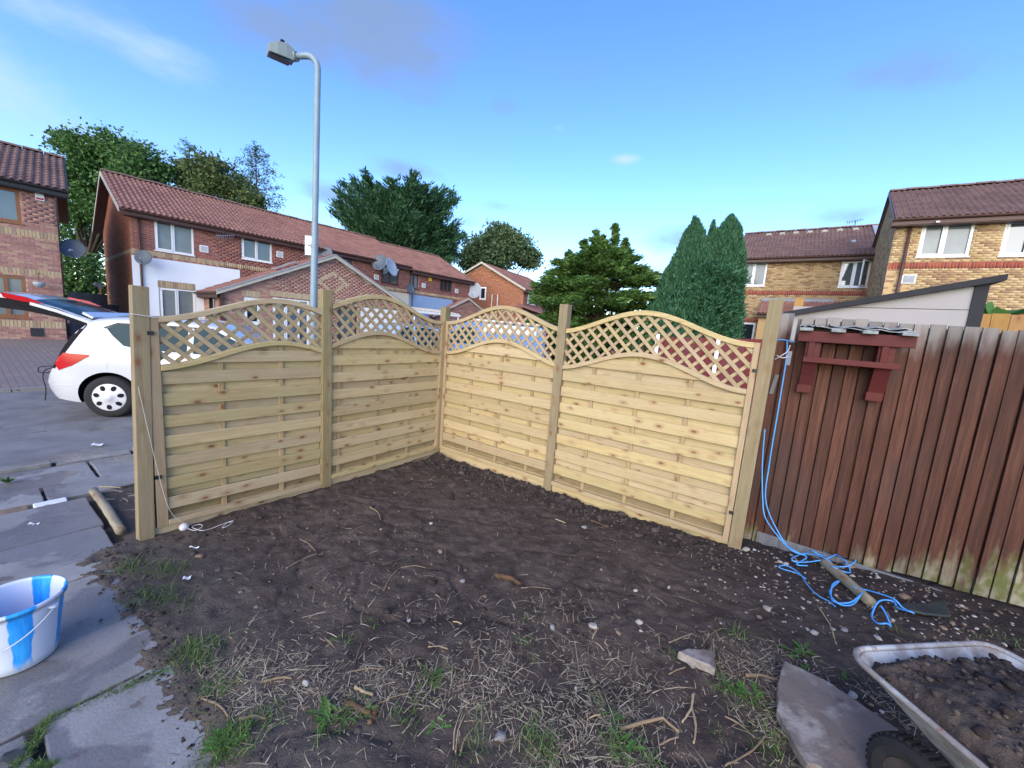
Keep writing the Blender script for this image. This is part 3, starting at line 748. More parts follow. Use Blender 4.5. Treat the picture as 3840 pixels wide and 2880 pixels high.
# ------------------------------------------------------------------ rope, logs, slabs, barrow, bucket
def curve_pts(ctrl, n=10):
    P = [Vector(p) for p in ctrl]; out = []
    for i in range(len(P) - 1):
        p0, p1, p2, p3 = P[max(0, i - 1)], P[i], P[i + 1], P[min(len(P) - 1, i + 2)]
        for k in range(n):
            t = k / n
            out.append(.5 * ((2 * p1) + (p2 - p0) * t + (2 * p0 - 5 * p1 + 4 * p2 - p3) * t * t + (3 * p1 - p0 - 3 * p2 + p3) * t ** 3))
    out.append(P[-1]); return out
c4 = lambda x, y: (2500 + x / 1.6507, 1950 + y / 1.6507)
def gp(x, y, dz=.012):
    p = hit(*c4(x, y)); p.z = sgz(p) + dz; return p
rt = []
loopA = [gp(*q, .034 + .016 * (i % 3)) for i, q in enumerate([(860, 225), (900, 180), (960, 175), (1005, 205), (960, 250), (890, 230), (940, 215), (1030, 245), (1090, 300), (1130, 350), (1090, 370), (1010, 345), (1030, 320), (1110, 330), (1160, 290), (1130, 245), (1060, 240), (980, 290),
                               (900, 285), (800, 300), (765, 285), (800, 245), (860, 235), (980, 300), (1080, 380), (1150, 470), (1200, 490), (1150, 555), (1070, 572), (1010, 540), (1005, 470), (1060, 415), (1015, 450), (1020, 530), (1120, 560), (1190, 520), (1210, 465), (1290, 500), (1390, 560), (1450, 590), (1515, 628), (1490, 640), (1420, 590), (1390, 560), (1300, 575), (1262, 625), (1290, 690), (1350, 708), (1378, 690), (1345, 640), (1310, 600)])]
tail = [gp(*q, .024) for q in [(860, 380), (800, 340), (720, 318), (690, 305), (740, 300), (820, 345), (880, 430), (940, 490), (1000, 525), (1040, 560)]]
pf = lambda u, v, z: uv(u, v, z)
drop1 = [pf(.035, FV - .06, 1.86), pf(.050, FV - .075, 1.70), pf(.055, FV - .08, 1.30), pf(.060, FV - .085, .80), pf(.085, FV - .10, .45)]
drop2 = [pf(-.015, FV - .13, 1.10), pf(.010, FV - .15, .80), pf(.055, FV - .16, .50), pf(.10, FV - .18, .34)]
rb = MB()
rb.tube(curve_pts(drop1 + [at_y(2936, 2025, 3.10), at_y(2985, 2068, 2.98)] + loopA, 6), .0052, 6)
rb.tube(curve_pts(drop2 + [at_y(2925, 2020, 3.11), at_y(2972, 2066, 2.99), gp(860, 260, .05), gp(800, 290, .02), gp(870, 300, .02)], 6), .0052, 6)
rb.tube(curve_pts(tail, 6), .0040, 6)
rb.tube(curve_pts([pf(-.06, FV - .06, 1.865), pf(.0, FV - .075, 1.87), pf(.05, FV - .06, 1.865), pf(.09, FV - .045, 1.86)], 6), .0052, 6)
tag(rb.build('blue_rope', MATS['rope_blue'], smooth=True), 'thin blue rope hanging on the brown fence and coiled on the ground', 'rope')
sb = MB()
sb.tube(curve_pts([pf(-.03, FV - .07, 1.70), pf(.02, FV - .09, 1.745), pf(.05, FV - .08, 1.78), pf(.06, FV - .075, 1.83)], 6), .004, 6)
sb.tube(curve_pts([pf(-.02, FV - .08, 1.735), pf(.02, FV - .10, 1.72), pf(.065, FV - .09, 1.735)], 6), .004, 6)
tag(sb.build('string_knot', MATS['string_white'], smooth=True), 'pale string tied round the top of the brown fence', 'string')

def round_log(name, label, a, b, r, mat='old_log', cat='log', bend=.01, taper=.9, endmat=None, n=14, group=None):
    a, b = Vector(a), Vector(b); L = (b - a).length; d = (b - a).normalized()
    m = MB(); k = 10; pts = []; rs = []
    for i in range(k + 1):
        t = i / k; pts.append((L * t, bend * math.sin(t * 3.1) * (1 if i % 2 else .8), bend * .5 * math.sin(t * 5))); rs.append(r * (1 + (taper - 1) * t) * random.uniform(.96, 1.04))
    m.tube(pts, rs, n)
    o = m.build(name, MATS[mat], smooth=True, bevel=0)
    o.location = a; o.rotation_euler = d.to_track_quat('X', 'Z').to_euler()
    return tag(o, label, cat, group)
a = hit(*c4(960, 285)); a.z = sgz(a) + .035; b_ = hit(*c4(1255, 545)); b_.z = sgz(b_) + .035
round_log('round_stake', 'short round stake lying through the coils of blue rope', a, b_, .038, bend=.004)
b5 = lambda x, y: (x / 1.4056, 1700 + y / 1.4056)
pa = uv(-4.93, .62, .045); pb = uv(-3.90, .615, .050)
round_log('edging_log', 'round pale log edging the soil strip beside the path', pa, pb, .031, bend=.006, taper=1.0)

def plate(name, label, cat, pts, th, mat, tiltpts=None, group=None, sink=.0):
    "irregular flat piece lying on the soil"
    c = Vector((sum(p.x for p in pts) / len(pts), sum(p.y for p in pts) / len(pts), 0)); c.z = max(sgz(p) for p in pts + [c]) - sink
    dense = []
    for i in range(len(pts)):
        p, q = pts[i], pts[(i + 1) % len(pts)]; n = max(2, int((q - p).length / .03))
        for k in range(n):
            t = k / n; e = p + (q - p) * t; dense.append((e.x - c.x + random.uniform(-.004, .004), e.y - c.y + random.uniform(-.004, .004), 0))
    b = MB(); b.prism(dense, (0, 0, th)); o = b.build(name, MATS[mat], bevel=.006); o.location = c
    return tag(o, label, cat, group)
g0 = lambda x, y: hit(*c4(x, y), .05)
o = plate('broken_slab', 'broken brown paving slab lying under the wheelbarrow tyre', 'paving slab', [g0(*q) for q in ((722, 905), (690, 1010), (682, 1180), (770, 1340), (868, 1492), (1060, 1560), (1230, 1640), (1440, 1310), (1200, 1160), (960, 1010))], .048, 'old_concrete')
o.rotation_euler = (RAD(2), RAD(-3), 0)
o = plate('slab_fragment', 'small wedge-shaped piece of paving slab on the soil', 'paving slab', [g0(*q) for q in ((65, 830), (130, 805), (295, 795), (303, 925), (215, 890))], .045, 'old_concrete')
o.rotation_euler = (RAD(-5), RAD(4), 0)
o = plate('dark_slate', 'dark flat slate lying at the foot of the brown fence', 'slate', [g0(*q) for q in ((1400, 540), (1480, 515), (1620, 512), (1720, 480), (1765, 585), (1600, 575), (1500, 560))], .018, 'slate_dark', sink=-.008)

# wheelbarrow: front of the tray and the wheel show
WB = Vector((1.92, 1.36, 0)); WB.z = ground_z(1.9, 1.5)
wb = thing('wheelbarrow', 'muddy white wheelbarrow full of dark soil, wheel towards the slab', 'wheelbarrow', WB, 0)
rim_c = [hit(*c4(*q), .46) for q in ((1108, 812), (1980, 752), (2330, 905), (2130, 1640), (1960, 1520), (1530, 1200), (1130, 900))]
def rounded(poly, r=.05, n=6):
    out = []
    for i in range(len(poly)):
        p0, p1, p2 = poly[i - 1], poly[i], poly[(i + 1) % len(poly)]
        a = (p0 - p1); b = (p2 - p1); rr = min(r, a.length * .45, b.length * .45); a = p1 + a.normalized() * rr; b = p1 + b.normalized() * rr
        for k in range(n + 1):
            t = k / n; out.append(a * (1 - t) ** 2 + p1 * 2 * t * (1 - t) + b * t * t)
    return out
zr = WB.z + .46
q0 = hit(*c4(1098, 822), .46); q1 = hit(*c4(2010, 745), .46); q3 = hit(*c4(1990, 1535), .46)
e1 = (q1 - q0); e1.z = 0; e2 = (q3 - q0); e2.z = 0
e1n = e1.normalized(); w_ = .74; e2n = e2.normalized()
tray_top = [q0, q0 + e1n * w_, q0 + e1n * (w_ - .0) + e2n * .95, q0 + e2n * .95]
for p in tray_top: p.z = zr
cen = sum(tray_top, Vector()) / 4
top = rounded(tray_top, .10); bot = [Vector((cen.x + (p.x - cen.x) * .46 + e2n.x * .05, cen.y + (p.y - cen.y) * .46 + e2n.y * .05, zr - .25)) for p in top]
inn = [Vector((cen.x + (p.x - cen.x) * .975, cen.y + (p.y - cen.y) * .975, zr - .004)) for p in top]; inb = [Vector((cen.x + (p.x - cen.x) * .98, cen.y + (p.y - cen.y) * .98, p.z + .006)) for p in bot]
def ring_faces(b, A, B):
    n = len(A); b.add(A + B, [(i, (i + 1) % n, n + (i + 1) % n, n + i) for i in range(n)])
b = MB(); ring_faces(b, top, bot); ring_faces(b, inb, inn); b.add(inb, [tuple(range(len(inb)))]); b.add(bot, [tuple(range(len(bot) - 1, -1, -1))])
m_plain('rust', (.045, .036, .033), .8, .4, 20, bump=.3)
def m_barrow():
    t = NT('barrow_paint'); w = t.coord('World'); n = t.noise(w, 9, 6, .65); r = t.noise(w, 22, 4)
    col = t.mix(t.step(n, .36, .62, 0, .85), (.42, .44, .44), (.19, .155, .13)); col = t.mix(t.step(r, .62, .74, 0, .8), col, (.20, .085, .035))
    t.color(col); t.rough(.5); t.bump(n, .2, .004); MATS['barrow_paint'] = t.mat
m_barrow()
tray = b.build('tray', MATS['barrow_paint'], wb, smooth=True, rel=True)
rb_ = MB(); rb_.tube(top + [top[0], top[1]], .011, 8, False); rim_o = rb_.build('rim', MATS['barrow_paint'], tray, smooth=True)
rim_o.location = -wb.location
# soil heap
n = 90; vs = []; fs = []
for i in range(n):
    for j in range(n):
        s, t = i / (n - 1), j / (n - 1); p = q0 + e1n * (w_ * (.055 + .89 * s)) + e2n * (.95 * (.05 + .90 * t))
        h = zr + .0 + .075 * math.sin(math.pi * s) ** .7 * math.sin(math.pi * min(1, t * 1.1 + .05)) + .05 * float(fbm(p.x * 7, p.y * 7, 3, .5)) + .03 * float(fbm(p.x * 34, p.y * 34, 3, .65))
        cr = min(s, 1 - s, t, 1 - t); h -= .035 * (1 - smooth(0, .06, cr))
        vs.append((p.x - wb.location.x, p.y - wb.location.y, h - wb.location.z))
for i in range(n - 1):
    for j in range(n - 1): fs.append((i * n + j, (i + 1) * n + j, (i + 1) * n + j + 1, i * n + j + 1))
tag(link('soil_heap', np_mesh('soil_heap', vs, fs, MATS['soil'], True), wb), kind=None)
# wheel with tyre and rim, under the front of the tray; axle along e1n
wc = hit(3450, 2960, .16); wc.z = WB.z + .150
ax = Vector((e2n.x, e2n.y, 0)).cross(Vector((0, 0, 1))).normalized()
def wheel_obj(parent, c, axis, R, W, tread=True):
    qz = axis.to_track_quat('Z', 'Y').to_matrix()
    b = MB(); prof = [(R * .62, -W * .45), (R * .8, -W * .52), (R * .95, -W * .42), (R, -W * .18), (R, W * .18), (R * .95, W * .42), (R * .8, W * .52), (R * .62, W * .45), (R * .55, 0), (R * .62, -W * .45)]
    b.lathe(prof, 36)
    if tread:
        for k in range(40):
            a = 2 * math.pi * k / 40; ca, sa = math.cos(a), math.sin(a); t = Vector((-sa, ca, 0)); r_ = Vector((ca, sa, 0))
            b.obox(r_ * (R - .004) - t * .008 + Vector((0, 0, -W * .30)), t * .011, r_ * .010, Vector((0, 0, W * .60)))
    b.v = [tuple(qz @ Vector(p) + c - parent.location) for p in b.v]
    ty = b.build('tyre', MATS['tyre'], parent, smooth=False)
    b = MB(); b.lathe([(R * .60, -W * .40), (R * .45, -W * .30), (R * .2, -W * .34), (R * .2, -W * .5), (0.001, -W * .5)], 24); b.lathe([(R * .60, W * .40), (R * .45, W * .30), (R * .2, W * .34), (R * .2, W * .5), (0.001, W * .5)], 24)
    b.v = [tuple(qz @ Vector(p) + c - parent.location) for p in b.v]
    b.build('wheel_rim', MATS['rust'], parent, smooth=True)
wheel_obj(wb, wc, ax, .155, .085)
fr = MB()
for sgn in (-1, 1):
    p = wc + ax * (.09 * sgn); fr.tube([p, p + e2n * .25 + Vector((0, 0, .02)), p + e2n * .6 + ax * (.10 * sgn) + Vector((0, 0, .10)), p + e2n * 1.3 + ax * (.16 * sgn) + Vector((0, 0, .30))], .014, 8)
    fr.tube([p + e2n * .75 + ax * (.11 * sgn) + Vector((0, 0, .12)), p + e2n * .85 + ax * (.13 * sgn) + Vector((0, 0, -.19))], .013, 8)
fr.build('frame', MATS['steel'], wb, smooth=True, rel=True)

# bucket with blue paint streaks
def m_bucket():
    t = NT('bucket_plastic'); pos = t.tc = t.n('ShaderNodeTexCoord')
    sp = t.n('ShaderNodeSeparateXYZ'); t.L.new(t.tc.outputs['Object'], sp.inputs[0])
    at = t.math('ARCTAN2', sp.outputs[1], sp.outputs[0])
    w = t.noise(t.coord('Object', (1, 1, .6)), 7, 4); run = t.noise(t.coord('Object', (22, 22, 2)), 2, 3)
    ph = t.math('ADD', t.math('MULTIPLY', at, 5.2), t.math('MULTIPLY', w, 2.6))
    sn = t.math('SINE', ph, 0.0)
    low = t.step(t.math('ADD', sp.outputs[2], t.math('MULTIPLY', run, .16)), .07, .15)
    m = t.math('MULTIPLY', t.step(sn, .25, .45), low)
    col = t.mix(m, (.56, .62, .74), t.mix(t.step(run, .35, .7), (.012, .27, .80), (.05, .42, .92)))
    col = t.mix(t.step(sp.outputs[2], .06, .0, 0, .45), col, (.30, .33, .33))
    t.color(col); t.rough(.38); t.spec(.45)
    t.b.inputs['Subsurface Weight'].default_value = .15; t.b.inputs['Subsurface Radius'].default_value = (.02, .02, .03)
    MATS['bucket_plastic'] = t.mat
m_bucket()
bk = thing('bucket', 'white plastic bucket streaked with bright blue paint on the path', 'bucket', (-2.275, 1.640, .026), RAD(35))
b = MB(); R0, R1, Hb = .118, .158, .325
b.lathe([(.001, 0), (R0 - .006, 0), (R0, .006)] + [(R0 + (R1 - R0) * t, .006 + (Hb - .02) * t) for t in np.linspace(0.1, 1, 10)] + [(R1 + .008, Hb - .022), (R1 + .009, Hb), (R1 + .001, Hb + .002), (R1 - .004, Hb - .01)] + [(R0 - .004 + (R1 - R0) * t, .008 + (Hb - .02) * t) for t in np.linspace(1, 0, 10)] + [(.001, .009)], 56)
bb = b.build('body', MATS['bucket_plastic'], bk, smooth=True)
b = MB(); ha = RAD(-28); hd = Vector((math.cos(ha), math.sin(ha), 0)); hp = Vector((-hd.y, hd.x, 0))
hpts = []
for k in range(25):
    t = math.pi * k / 24; hpts.append(hd * ((R1 + .012) * math.cos(t)) + Vector((0, 0, Hb - .045)) - Vector((0, 0, .13 * math.sin(t))) - hp * ((R1 + .015) * math.sin(t)))
b.tube(hpts, .0028, 6); b.build('handle', MATS['wire'], bk, smooth=True)
for sgn in (-1, 1):
    b = MB(); c = hd * (sgn * (R1 + .004)) + Vector((0, 0, Hb - .045)); b.lathe([(.016, -.006), (.016, .006), (.001, .007)], 12, c); b.build('handle_lug', MATS['bucket_plastic'], bk)
# ball of string at the foot of the left panel
pb_ = hit(690, 1975, .03); pb_.z = sgz(pb_) + .02
st = thing('string_ball', 'ball of white string with loose loops below the left panel', 'string', pb_)
b = MB(); b.lathe([(.001, -.032), (.018, -.027), (.030, -.012), (.032, .002), (.026, .019), (.012, .030), (.001, .032)], 16); b.build('ball', MATS['string_white'], st, smooth=True)
sc_ = [pb_]
for q in ((730, 1985), (760, 1975), (745, 1968), (720, 1975), (755, 1990), (790, 1980), (830, 1968), (875, 1955), (860, 1970), (835, 1978), (850, 1962), (870, 1958)):
    p = hit(*q, .02); p.z = sgz(p) + .012; sc_.append(p)
b = MB(); b.tube(curve_pts(sc_, 6), .0026, 5); b.build('loose_end', MATS['string_white'], st, smooth=True, rel=True)
b = MB(); b.tube(curve_pts([on_l(3.075) + UX * .052 + Vector((0, 0, 1.69)), on_l(2.93) + UX * .056 + Vector((0, 0, 1.67))], 6), .003, 5)
b.tube(curve_pts([on_l(3.06) + UX * .056 + Vector((0, 0, 1.18)), on_l(2.99) + UX * .062 + Vector((0, 0, .60)), on_l(2.93) + UX * .07 + Vector((0, 0, .22)), pb_ + Vector((0, 0, .03))], 6), .0014, 5)
tag(b.build('guide_string', MATS['string_white'], smooth=True), 'taut pale string looped round the path-end post', 'string')
# ------------------------------------------------------------------ houses
UNIT_BRICK = MB().box(-.5, .5, -.5, .5, -.5, .5)
def unit_mesh(name, mat):
    key = ('unit', name, mat)
    if key not in MATS:
        MATS[key] = MB().box(-.5, .5, -.5, .5, -.5, .5).mesh(name, MATS[mat])
    return MATS[key]
def seen(p):
    d = Vector(p) - CAM; k = d.dot(_f)
    if k < .3: return False
    x = d.dot(_r) / k; y = d.dot(_u) / k
    return abs(x) < 1.36 and abs(y) < 1.02
class House:
    def __init__(s, name, label, O, ang, depth_ang, z0, cat='house', group=None):
        s.ex = Vector((math.cos(RAD(ang)), math.sin(RAD(ang)), 0)); s.ey = Vector((math.cos(RAD(depth_ang)), math.sin(RAD(depth_ang)), 0))
        s.O = Vector((O[0], O[1], 0)); s.z0 = z0
        s.root = thing(name, label, cat, (O[0], O[1], z0), 0, group)
        s.bricks = []; s.tiles = []
    def P(s, x, y, z): return s.O + s.ex * x + s.ey * y + Vector((0, 0, z))
    def build(s, b, name, mat, parent=None, smooth=False):
        p = parent if parent is not None else s.root
        loc = s.root.location; b.v = [(q[0] - loc.x, q[1] - loc.y, q[2] - loc.z) for q in b.v]
        return b.build(name, mat if not isinstance(mat, str) else MATS[mat], p, smooth)
    def box(s, x0, x1, y0, y1, z0, z1, b=None):
        b = b or MB(); b.obox(s.P(x0, y0, z0), s.ex * (x1 - x0), s.ey * (y1 - y0), Vector((0, 0, z1 - z0))); return b
    def wall(s, face, L, z0, zf, openings, mat, mortar, bands=(), flip=False, plain=()):
        """face: function (t, out, z) -> world point on the wall; zf(t): top of the wall; openings and plain: (t0, t1, z0, z1);
        bands: (z0, z1, material, soldier)"""
        ez = Vector((0, 0, 1)); d = (face(1, 0, 0) - face(0, 0, 0)).normalized(); nrm = (face(0, 1, 0) - face(0, 0, 0)).normalized()
        # mortar sheet cut round the openings
        ts = sorted(set([0, L] + [v for o in openings for v in o[:2] if 0 < v < L] + list(np.linspace(0, L, 13)))); b = MB()
        for t0, t1 in zip(ts[:-1], ts[1:]):
            tm = (t0 + t1) / 2; zt0, zt1 = zf(t0), zf(t1); zc = [z0]
            gaps = sorted([(o[2], o[3]) for o in openings if o[0] <= tm <= o[1]])
            lo = z0
            for g0_, g1_ in gaps:
                if g0_ > lo: b.quad(face(t0, 0, lo), face(t1, 0, lo), face(t1, 0, g0_), face(t0, 0, g0_))
                lo = max(lo, g1_)
            if lo < min(zt0, zt1): b.quad(face(t0, 0, lo), face(t1, 0, lo), face(t1, 0, zt1), face(t0, 0, zt0))
        s.build(b, 'wall', mortar)
        # bricks in stretcher bond, standing proud of the mortar
        row = 0; z = z0
        while z < max(zf(t) for t in np.linspace(0, L, 21)):
            band = next((bd for bd in bands if bd[0] - .01 <= z < bd[1] - .01), None)
            if band:
                zb0, zb1, bm, sold = band
                w = .075 if sold else .225
                t = 0
                while t < L:
                    s.brick(face, d, nrm, t, min(t + w, L), zb0, zb1, zf, openings, plain, bm); t += w
                z = zb1; row += 1; continue
            t = -.1125 if row % 2 else 0
            while t < L:
                s.brick(face, d, nrm, max(0, t), min(t + .225, L), z, z + .075, zf, openings, plain, mat); t += .225
            z += .075; row += 1
    def brick(s, face, d, nrm, t0, t1, z0, z1, zf, openings, plain, mat):
        if t1 - t0 < .03 or z1 > min(zf(t0), zf(t1)): return
        for o in list(openings) + list(plain):
            if z1 > o[2] + .02 and z0 < o[3] - .02:
                if t0 >= o[0] - .001 and t1 <= o[1] + .001: return
                if t0 < o[0] < t1: t1 = o[0]
                elif t0 < o[1] < t1: t0 = o[1]
                if t1 - t0 < .03: return
        c = face((t0 + t1) / 2, .002, (z0 + z1) / 2)
        s.bricks.append((c, d, nrm, t1 - t0 - .011, z1 - z0 - .011, mat))
    def finish_bricks(s, singles=300, cheap=False):
        vis = [(b, (b[0] - CAM).length) for b in s.bricks]; vis.sort(key=lambda q: (not seen(q[0][0]), q[1]))
        loc = s.root.location; rest = {}
        for i, (b, dist) in enumerate(vis):
            c, d, nrm, w, h, mat = b
            if i < singles and seen(c):
                o = link('brick', unit_mesh('brick', mat), s.root)
                m = Matrix((d, nrm, Vector((0, 0, 1)))).transposed().to_4x4() @ Matrix.Diagonal((w, .020, h, 1)); m.translation = c - loc
                o.matrix_local = m
            else: rest.setdefault(mat, []).append(b)
        for mat, lst in rest.items():
            n = len(lst); C = np.array([tuple(q[0] - loc) for q in lst]); D = np.array([tuple(q[1]) for q in lst]); Nn = np.array([tuple(q[2]) for q in lst])
            W = np.array([q[3] for q in lst])[:, None] / 2; H = np.array([q[4] for q in lst])[:, None] / 2; Z = np.array([[0, 0, 1.]])
            f = C + Nn * .010; k = C - Nn * .010
            V = np.stack([f - D * W - Z * H, f + D * W - Z * H, f + D * W + Z * H, f - D * W + Z * H, k - D * W - Z * H, k + D * W - Z * H, k + D * W + Z * H, k - D * W + Z * H], 1).reshape(-1, 3)
            base = np.arange(n)[:, None, None] * 8
            F = (np.array([[0, 1, 2, 3], [0, 4, 5, 1], [1, 5, 6, 2], [2, 6, 7, 3], [3, 7, 4, 0]])[None] + base).reshape(-1, 4)
            o = link('brickwork', np_mesh('brickwork', V, F, MATS[mat]), s.root); tag(o, kind='stuff')
    def roof(s, E0, E1, R0, R1, mat, singles=300, gauge=.33, w=.33, deck='ridge_tile'):
        "tiled slope between eaves E0-E1 and ridge R0-R1 (world points); pieces are double-roll tiles"
        E0, E1, R0, R1 = map(Vector, (E0, E1, R0, R1)); loc = s.root.location
        b = MB(); nrm = (E1 - E0).cross(R0 - E0).normalized()
        if nrm.z < 0: nrm = -nrm
        k = nrm * -.045; b.prism([E0 + k, E1 + k, R1 + k, R0 + k], nrm * .035); s.build(b, 'roof_deck', deck)
        rows = max(1, int(round(((R0 + R1) / 2 - (E0 + E1) / 2).length / gauge))); cells = []
        for r in range(rows):
            a0 = E0.lerp(R0, r / rows); a1 = E1.lerp(R1, r / rows); c0 = E0.lerp(R0, (r + 1) / rows)
            n = max(1, int(round((a1 - a0).length / w)))
            for i in range(n):
                p = a0.lerp(a1, i / n); cells.append((p, (a1 - a0) / n, (c0 - a0)))
        cells.sort(key=lambda q: (not seen(q[0]), (q[0] - CAM).length))
        prof = [(0, .006), (.10, .012), (.18, .040), (.27, .050), (.36, .040), (.45, .010), (.55, .006), (.62, .018), (.70, .042), (.78, .050), (.87, .040), (.95, .012), (1.0, .006)]
        tv = []
        for (x, h) in prof: tv.append((x, 0, h + .022))            # lower lip
        for (x, h) in prof: tv.append((x, 1.06, h - .002))
        for (x, h) in prof: tv.append((x, 0, h - .004))
        m = len(prof); tf = [(i, i + 1, m + i + 1, m + i) for i in range(m - 1)] + [(2 * m + i, 2 * m + i + 1, i + 1, i) for i in range(m - 1)]
        key = ('tile', mat)
        if key not in MATS:
            mb = MB(); mb.add(tv, tf); MATS[key] = mb.mesh('roof_tile', MATS[mat], False)
        restV = []; tvn = np.array(tv)
        for i, (p, a, c) in enumerate(cells):
            j = nrm * random.uniform(-.004, .004)
            if i < singles and seen(p):
                o = link('roof_tile', MATS[key], s.root); M = Matrix((a, c, nrm)).transposed().to_4x4(); M.translation = p + j - loc; o.matrix_local = M
            else:
                q = np.array(p + j - loc)[None] + tvn[:, :1] * np.array(a)[None] + tvn[:, 1:2] * np.array(c)[None] + tvn[:, 2:] * np.array(nrm)[None]; restV.append(q)
        if restV:
            nn = len(restV); F = (np.array(tf)[None] + np.arange(nn)[:, None, None] * len(tv)).reshape(-1, 4)
            tag(link('roof_tiling', np_mesh('roof_tiling', np.concatenate(restV), F, MATS[mat]), s.root), kind='stuff')
    def ridge(s, R0, R1, n=None, mat='ridge_tile'):
        R0, R1 = Vector(R0), Vector(R1); L = (R1 - R0).length; n = n or max(1, int(L / .45)); d = (R1 - R0) / n
        for i in range(n):
            b = MB(); p = R0 + d * i; side = Vector((-d.y, d.x, 0)).normalized(); vs = []
            for e in (p, p + d * .97):
                for k in range(7):
                    t = math.pi * k / 6; vs.append(e + side * (.13 * math.cos(t)) + Vector((0, 0, .085 * math.sin(t) - .02 + .012 * (i % 2))))
            b.add(vs, [(k, k + 1, 8 + k, 7 + k) for k in range(6)] + [tuple(range(7)), tuple(range(13, 6, -1))]); s.build(b, 'ridge_tile', mat, smooth=False)
    def window(s, face, t0, t1, z0, z1, frame='white_frame', glass='glass_sky', splits=(.5,), sill=True, inset=.05, fw=.055, kind='window', openers=(0,)):
        d = (face(1, 0, 0) - face(0, 0, 0)).normalized(); nrm = (face(0, 1, 0) - face(0, 0, 0)).normalized(); ez = Vector((0, 0, 1))
        def bar(b, a0, a1, c0, c1, o0, o1): b.obox(face(a0, o0, c0), d * (a1 - a0), nrm * (o1 - o0), ez * (c1 - c0))
        b = MB(); o0, o1 = -inset - .03, -inset + .04
        bar(b, t0, t1, z0, z0 + fw, o0, o1); bar(b, t0, t1, z1 - fw, z1, o0, o1); bar(b, t0, t0 + fw, z0 + fw, z1 - fw, o0, o1); bar(b, t1 - fw, t1, z0 + fw, z1 - fw, o0, o1)
        cuts = [t0] + [t0 + (t1 - t0) * q for q in splits] + [t1]
        for c in cuts[1:-1]: bar(b, c - fw * .5, c + fw * .5, z0 + fw, z1 - fw, o0, o1)
        for i in openers:
            if i < len(cuts) - 1:
                a, e = cuts[i] + fw * .7, cuts[i + 1] - fw * .6; q = .045; f0, f1 = o1 - .01, o1 + .018
                for (x0, x1, y0, y1) in ((a, e, z0 + fw * .7, z0 + fw * .7 + q), (a, e, z1 - fw * .7 - q, z1 - fw * .7), (a, a + q, z0 + fw, z1 - fw), (e - q, e, z0 + fw, z1 - fw)): bar(b, x0, x1, y0, y1, f0, f1)
        w = s.build(b, kind, frame)
        for i in range(len(cuts) - 1):
            b = MB(); bar(b, cuts[i] + fw * .4, cuts[i + 1] - fw * .4, z0 + fw * .6, z1 - fw * .6, o0 + .012, o0 + .03); s.build(b, 'pane', glass if isinstance(glass, str) else glass[i % len(glass)], w)
        # reveal and dark backing
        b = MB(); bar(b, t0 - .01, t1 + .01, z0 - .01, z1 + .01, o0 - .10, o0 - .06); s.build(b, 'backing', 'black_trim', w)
        for (x0, x1, y0, y1) in ((t0 - .02, t0, z0, z1), (t1, t1 + .02, z0, z1), (t0 - .02, t1 + .02, z1, z1 + .02)):
            b = MB(); bar(b, x0, x1, y0, y1, o0 - .06, -.002); s.build(b, 'reveal', frame if frame != 'white_frame' else 'mortar_pale', w)
        if sill:
            b = MB(); bar(b, t0 - .03, t1 + .03, z0 - .035, z0, -inset, .045); s.build(b, 'sill', frame, w)
        return w
    def gutter(s, A, B, mat='dark_brown', fascia=True, out=None):
        A, B = Vector(A), Vector(B); d = (B - A).normalized(); out = out or -s.ey
        b = MB(); n = 6; vs = []
        for e in (A, B):
            for k in range(n + 1):
                t = math.pi * k / n; vs.append(e + out * (.055 - .055 * math.cos(t)) + Vector((0, 0, -.055 * math.sin(t))))
            for k in range(n, -1, -1):
                t = math.pi * k / n; vs.append(e + out * (.055 - .048 * math.cos(t)) + Vector((0, 0, -.048 * math.sin(t))))
        m = 2 * n + 2; b.add(vs, [(k, (k + 1) % m, m + (k + 1) % m, m + k) for k in range(m)] + [tuple(range(m)), tuple(range(2 * m - 1, m - 1, -1))]); s.build(b, 'gutter', mat)
        if fascia:
            b = MB(); b.obox(A - out * .03 + Vector((0, 0, -.17)), B - A, out * .028, Vector((0, 0, .20))); s.build(b, 'fascia', mat)
            b = MB(); b.obox(A - out * .032 + Vector((0, 0, -.175)), B - A, out * -.30, Vector((0, 0, -.02))); s.build(b, 'soffit', mat)
    def pipe(s, p, z0, z1, mat='dark_brown', r=.036):
        b = MB(); p = Vector(p); b.tube([(p.x, p.y, z0), (p.x, p.y, z1)], r, 8); s.build(b, 'downpipe', mat, smooth=True)
def dish(label, c, facing, r=.30, mat='dish_grey', wall=None):
    c = Vector(c); n = Vector(facing).normalized(); q = n.to_track_quat('Z', 'Y').to_matrix()
    t = thing('satellite_dish', label, 'satellite dish', c, 0, 'satellite dishes on the houses')
    b = MB(); prof = [(r * k / 7, .22 * r * (k / 7) ** 2) for k in range(8)]; prof = [(max(.001, a), h) for a, h in prof] + [(r * 1.01, .22 * r - .012)] + [(max(.001, r * k / 7), .22 * r * (k / 7) ** 2 - .012) for k in range(7, -1, -1)]
    b.lathe(prof, 28); b.v = [tuple(q @ Vector((p[0], p[1] * 1.08, p[2]))) for p in b.v]; b.build('reflector', MATS[mat], t, smooth=True)
    arm = q @ Vector((0, -r * .95, r * .1)); tip = q @ Vector((0, -r * .62, r * .95))
    b = MB(); b.tube([arm, tip], .012, 6); b.build('feed_arm', MATS[mat], t)
    b = MB(); b.tube([tip, tip * .80 + q @ Vector((0, .08 * r, .62 * r)) * .2], .03, 8); b.build('receiver', MATS['dish_pale'], t)
    if wall is not None:
        b = MB(); b.tube([(0, 0, -.02), Vector(wall) - c], .018, 6); b.build('bracket', MATS['steel'], t)
    return t

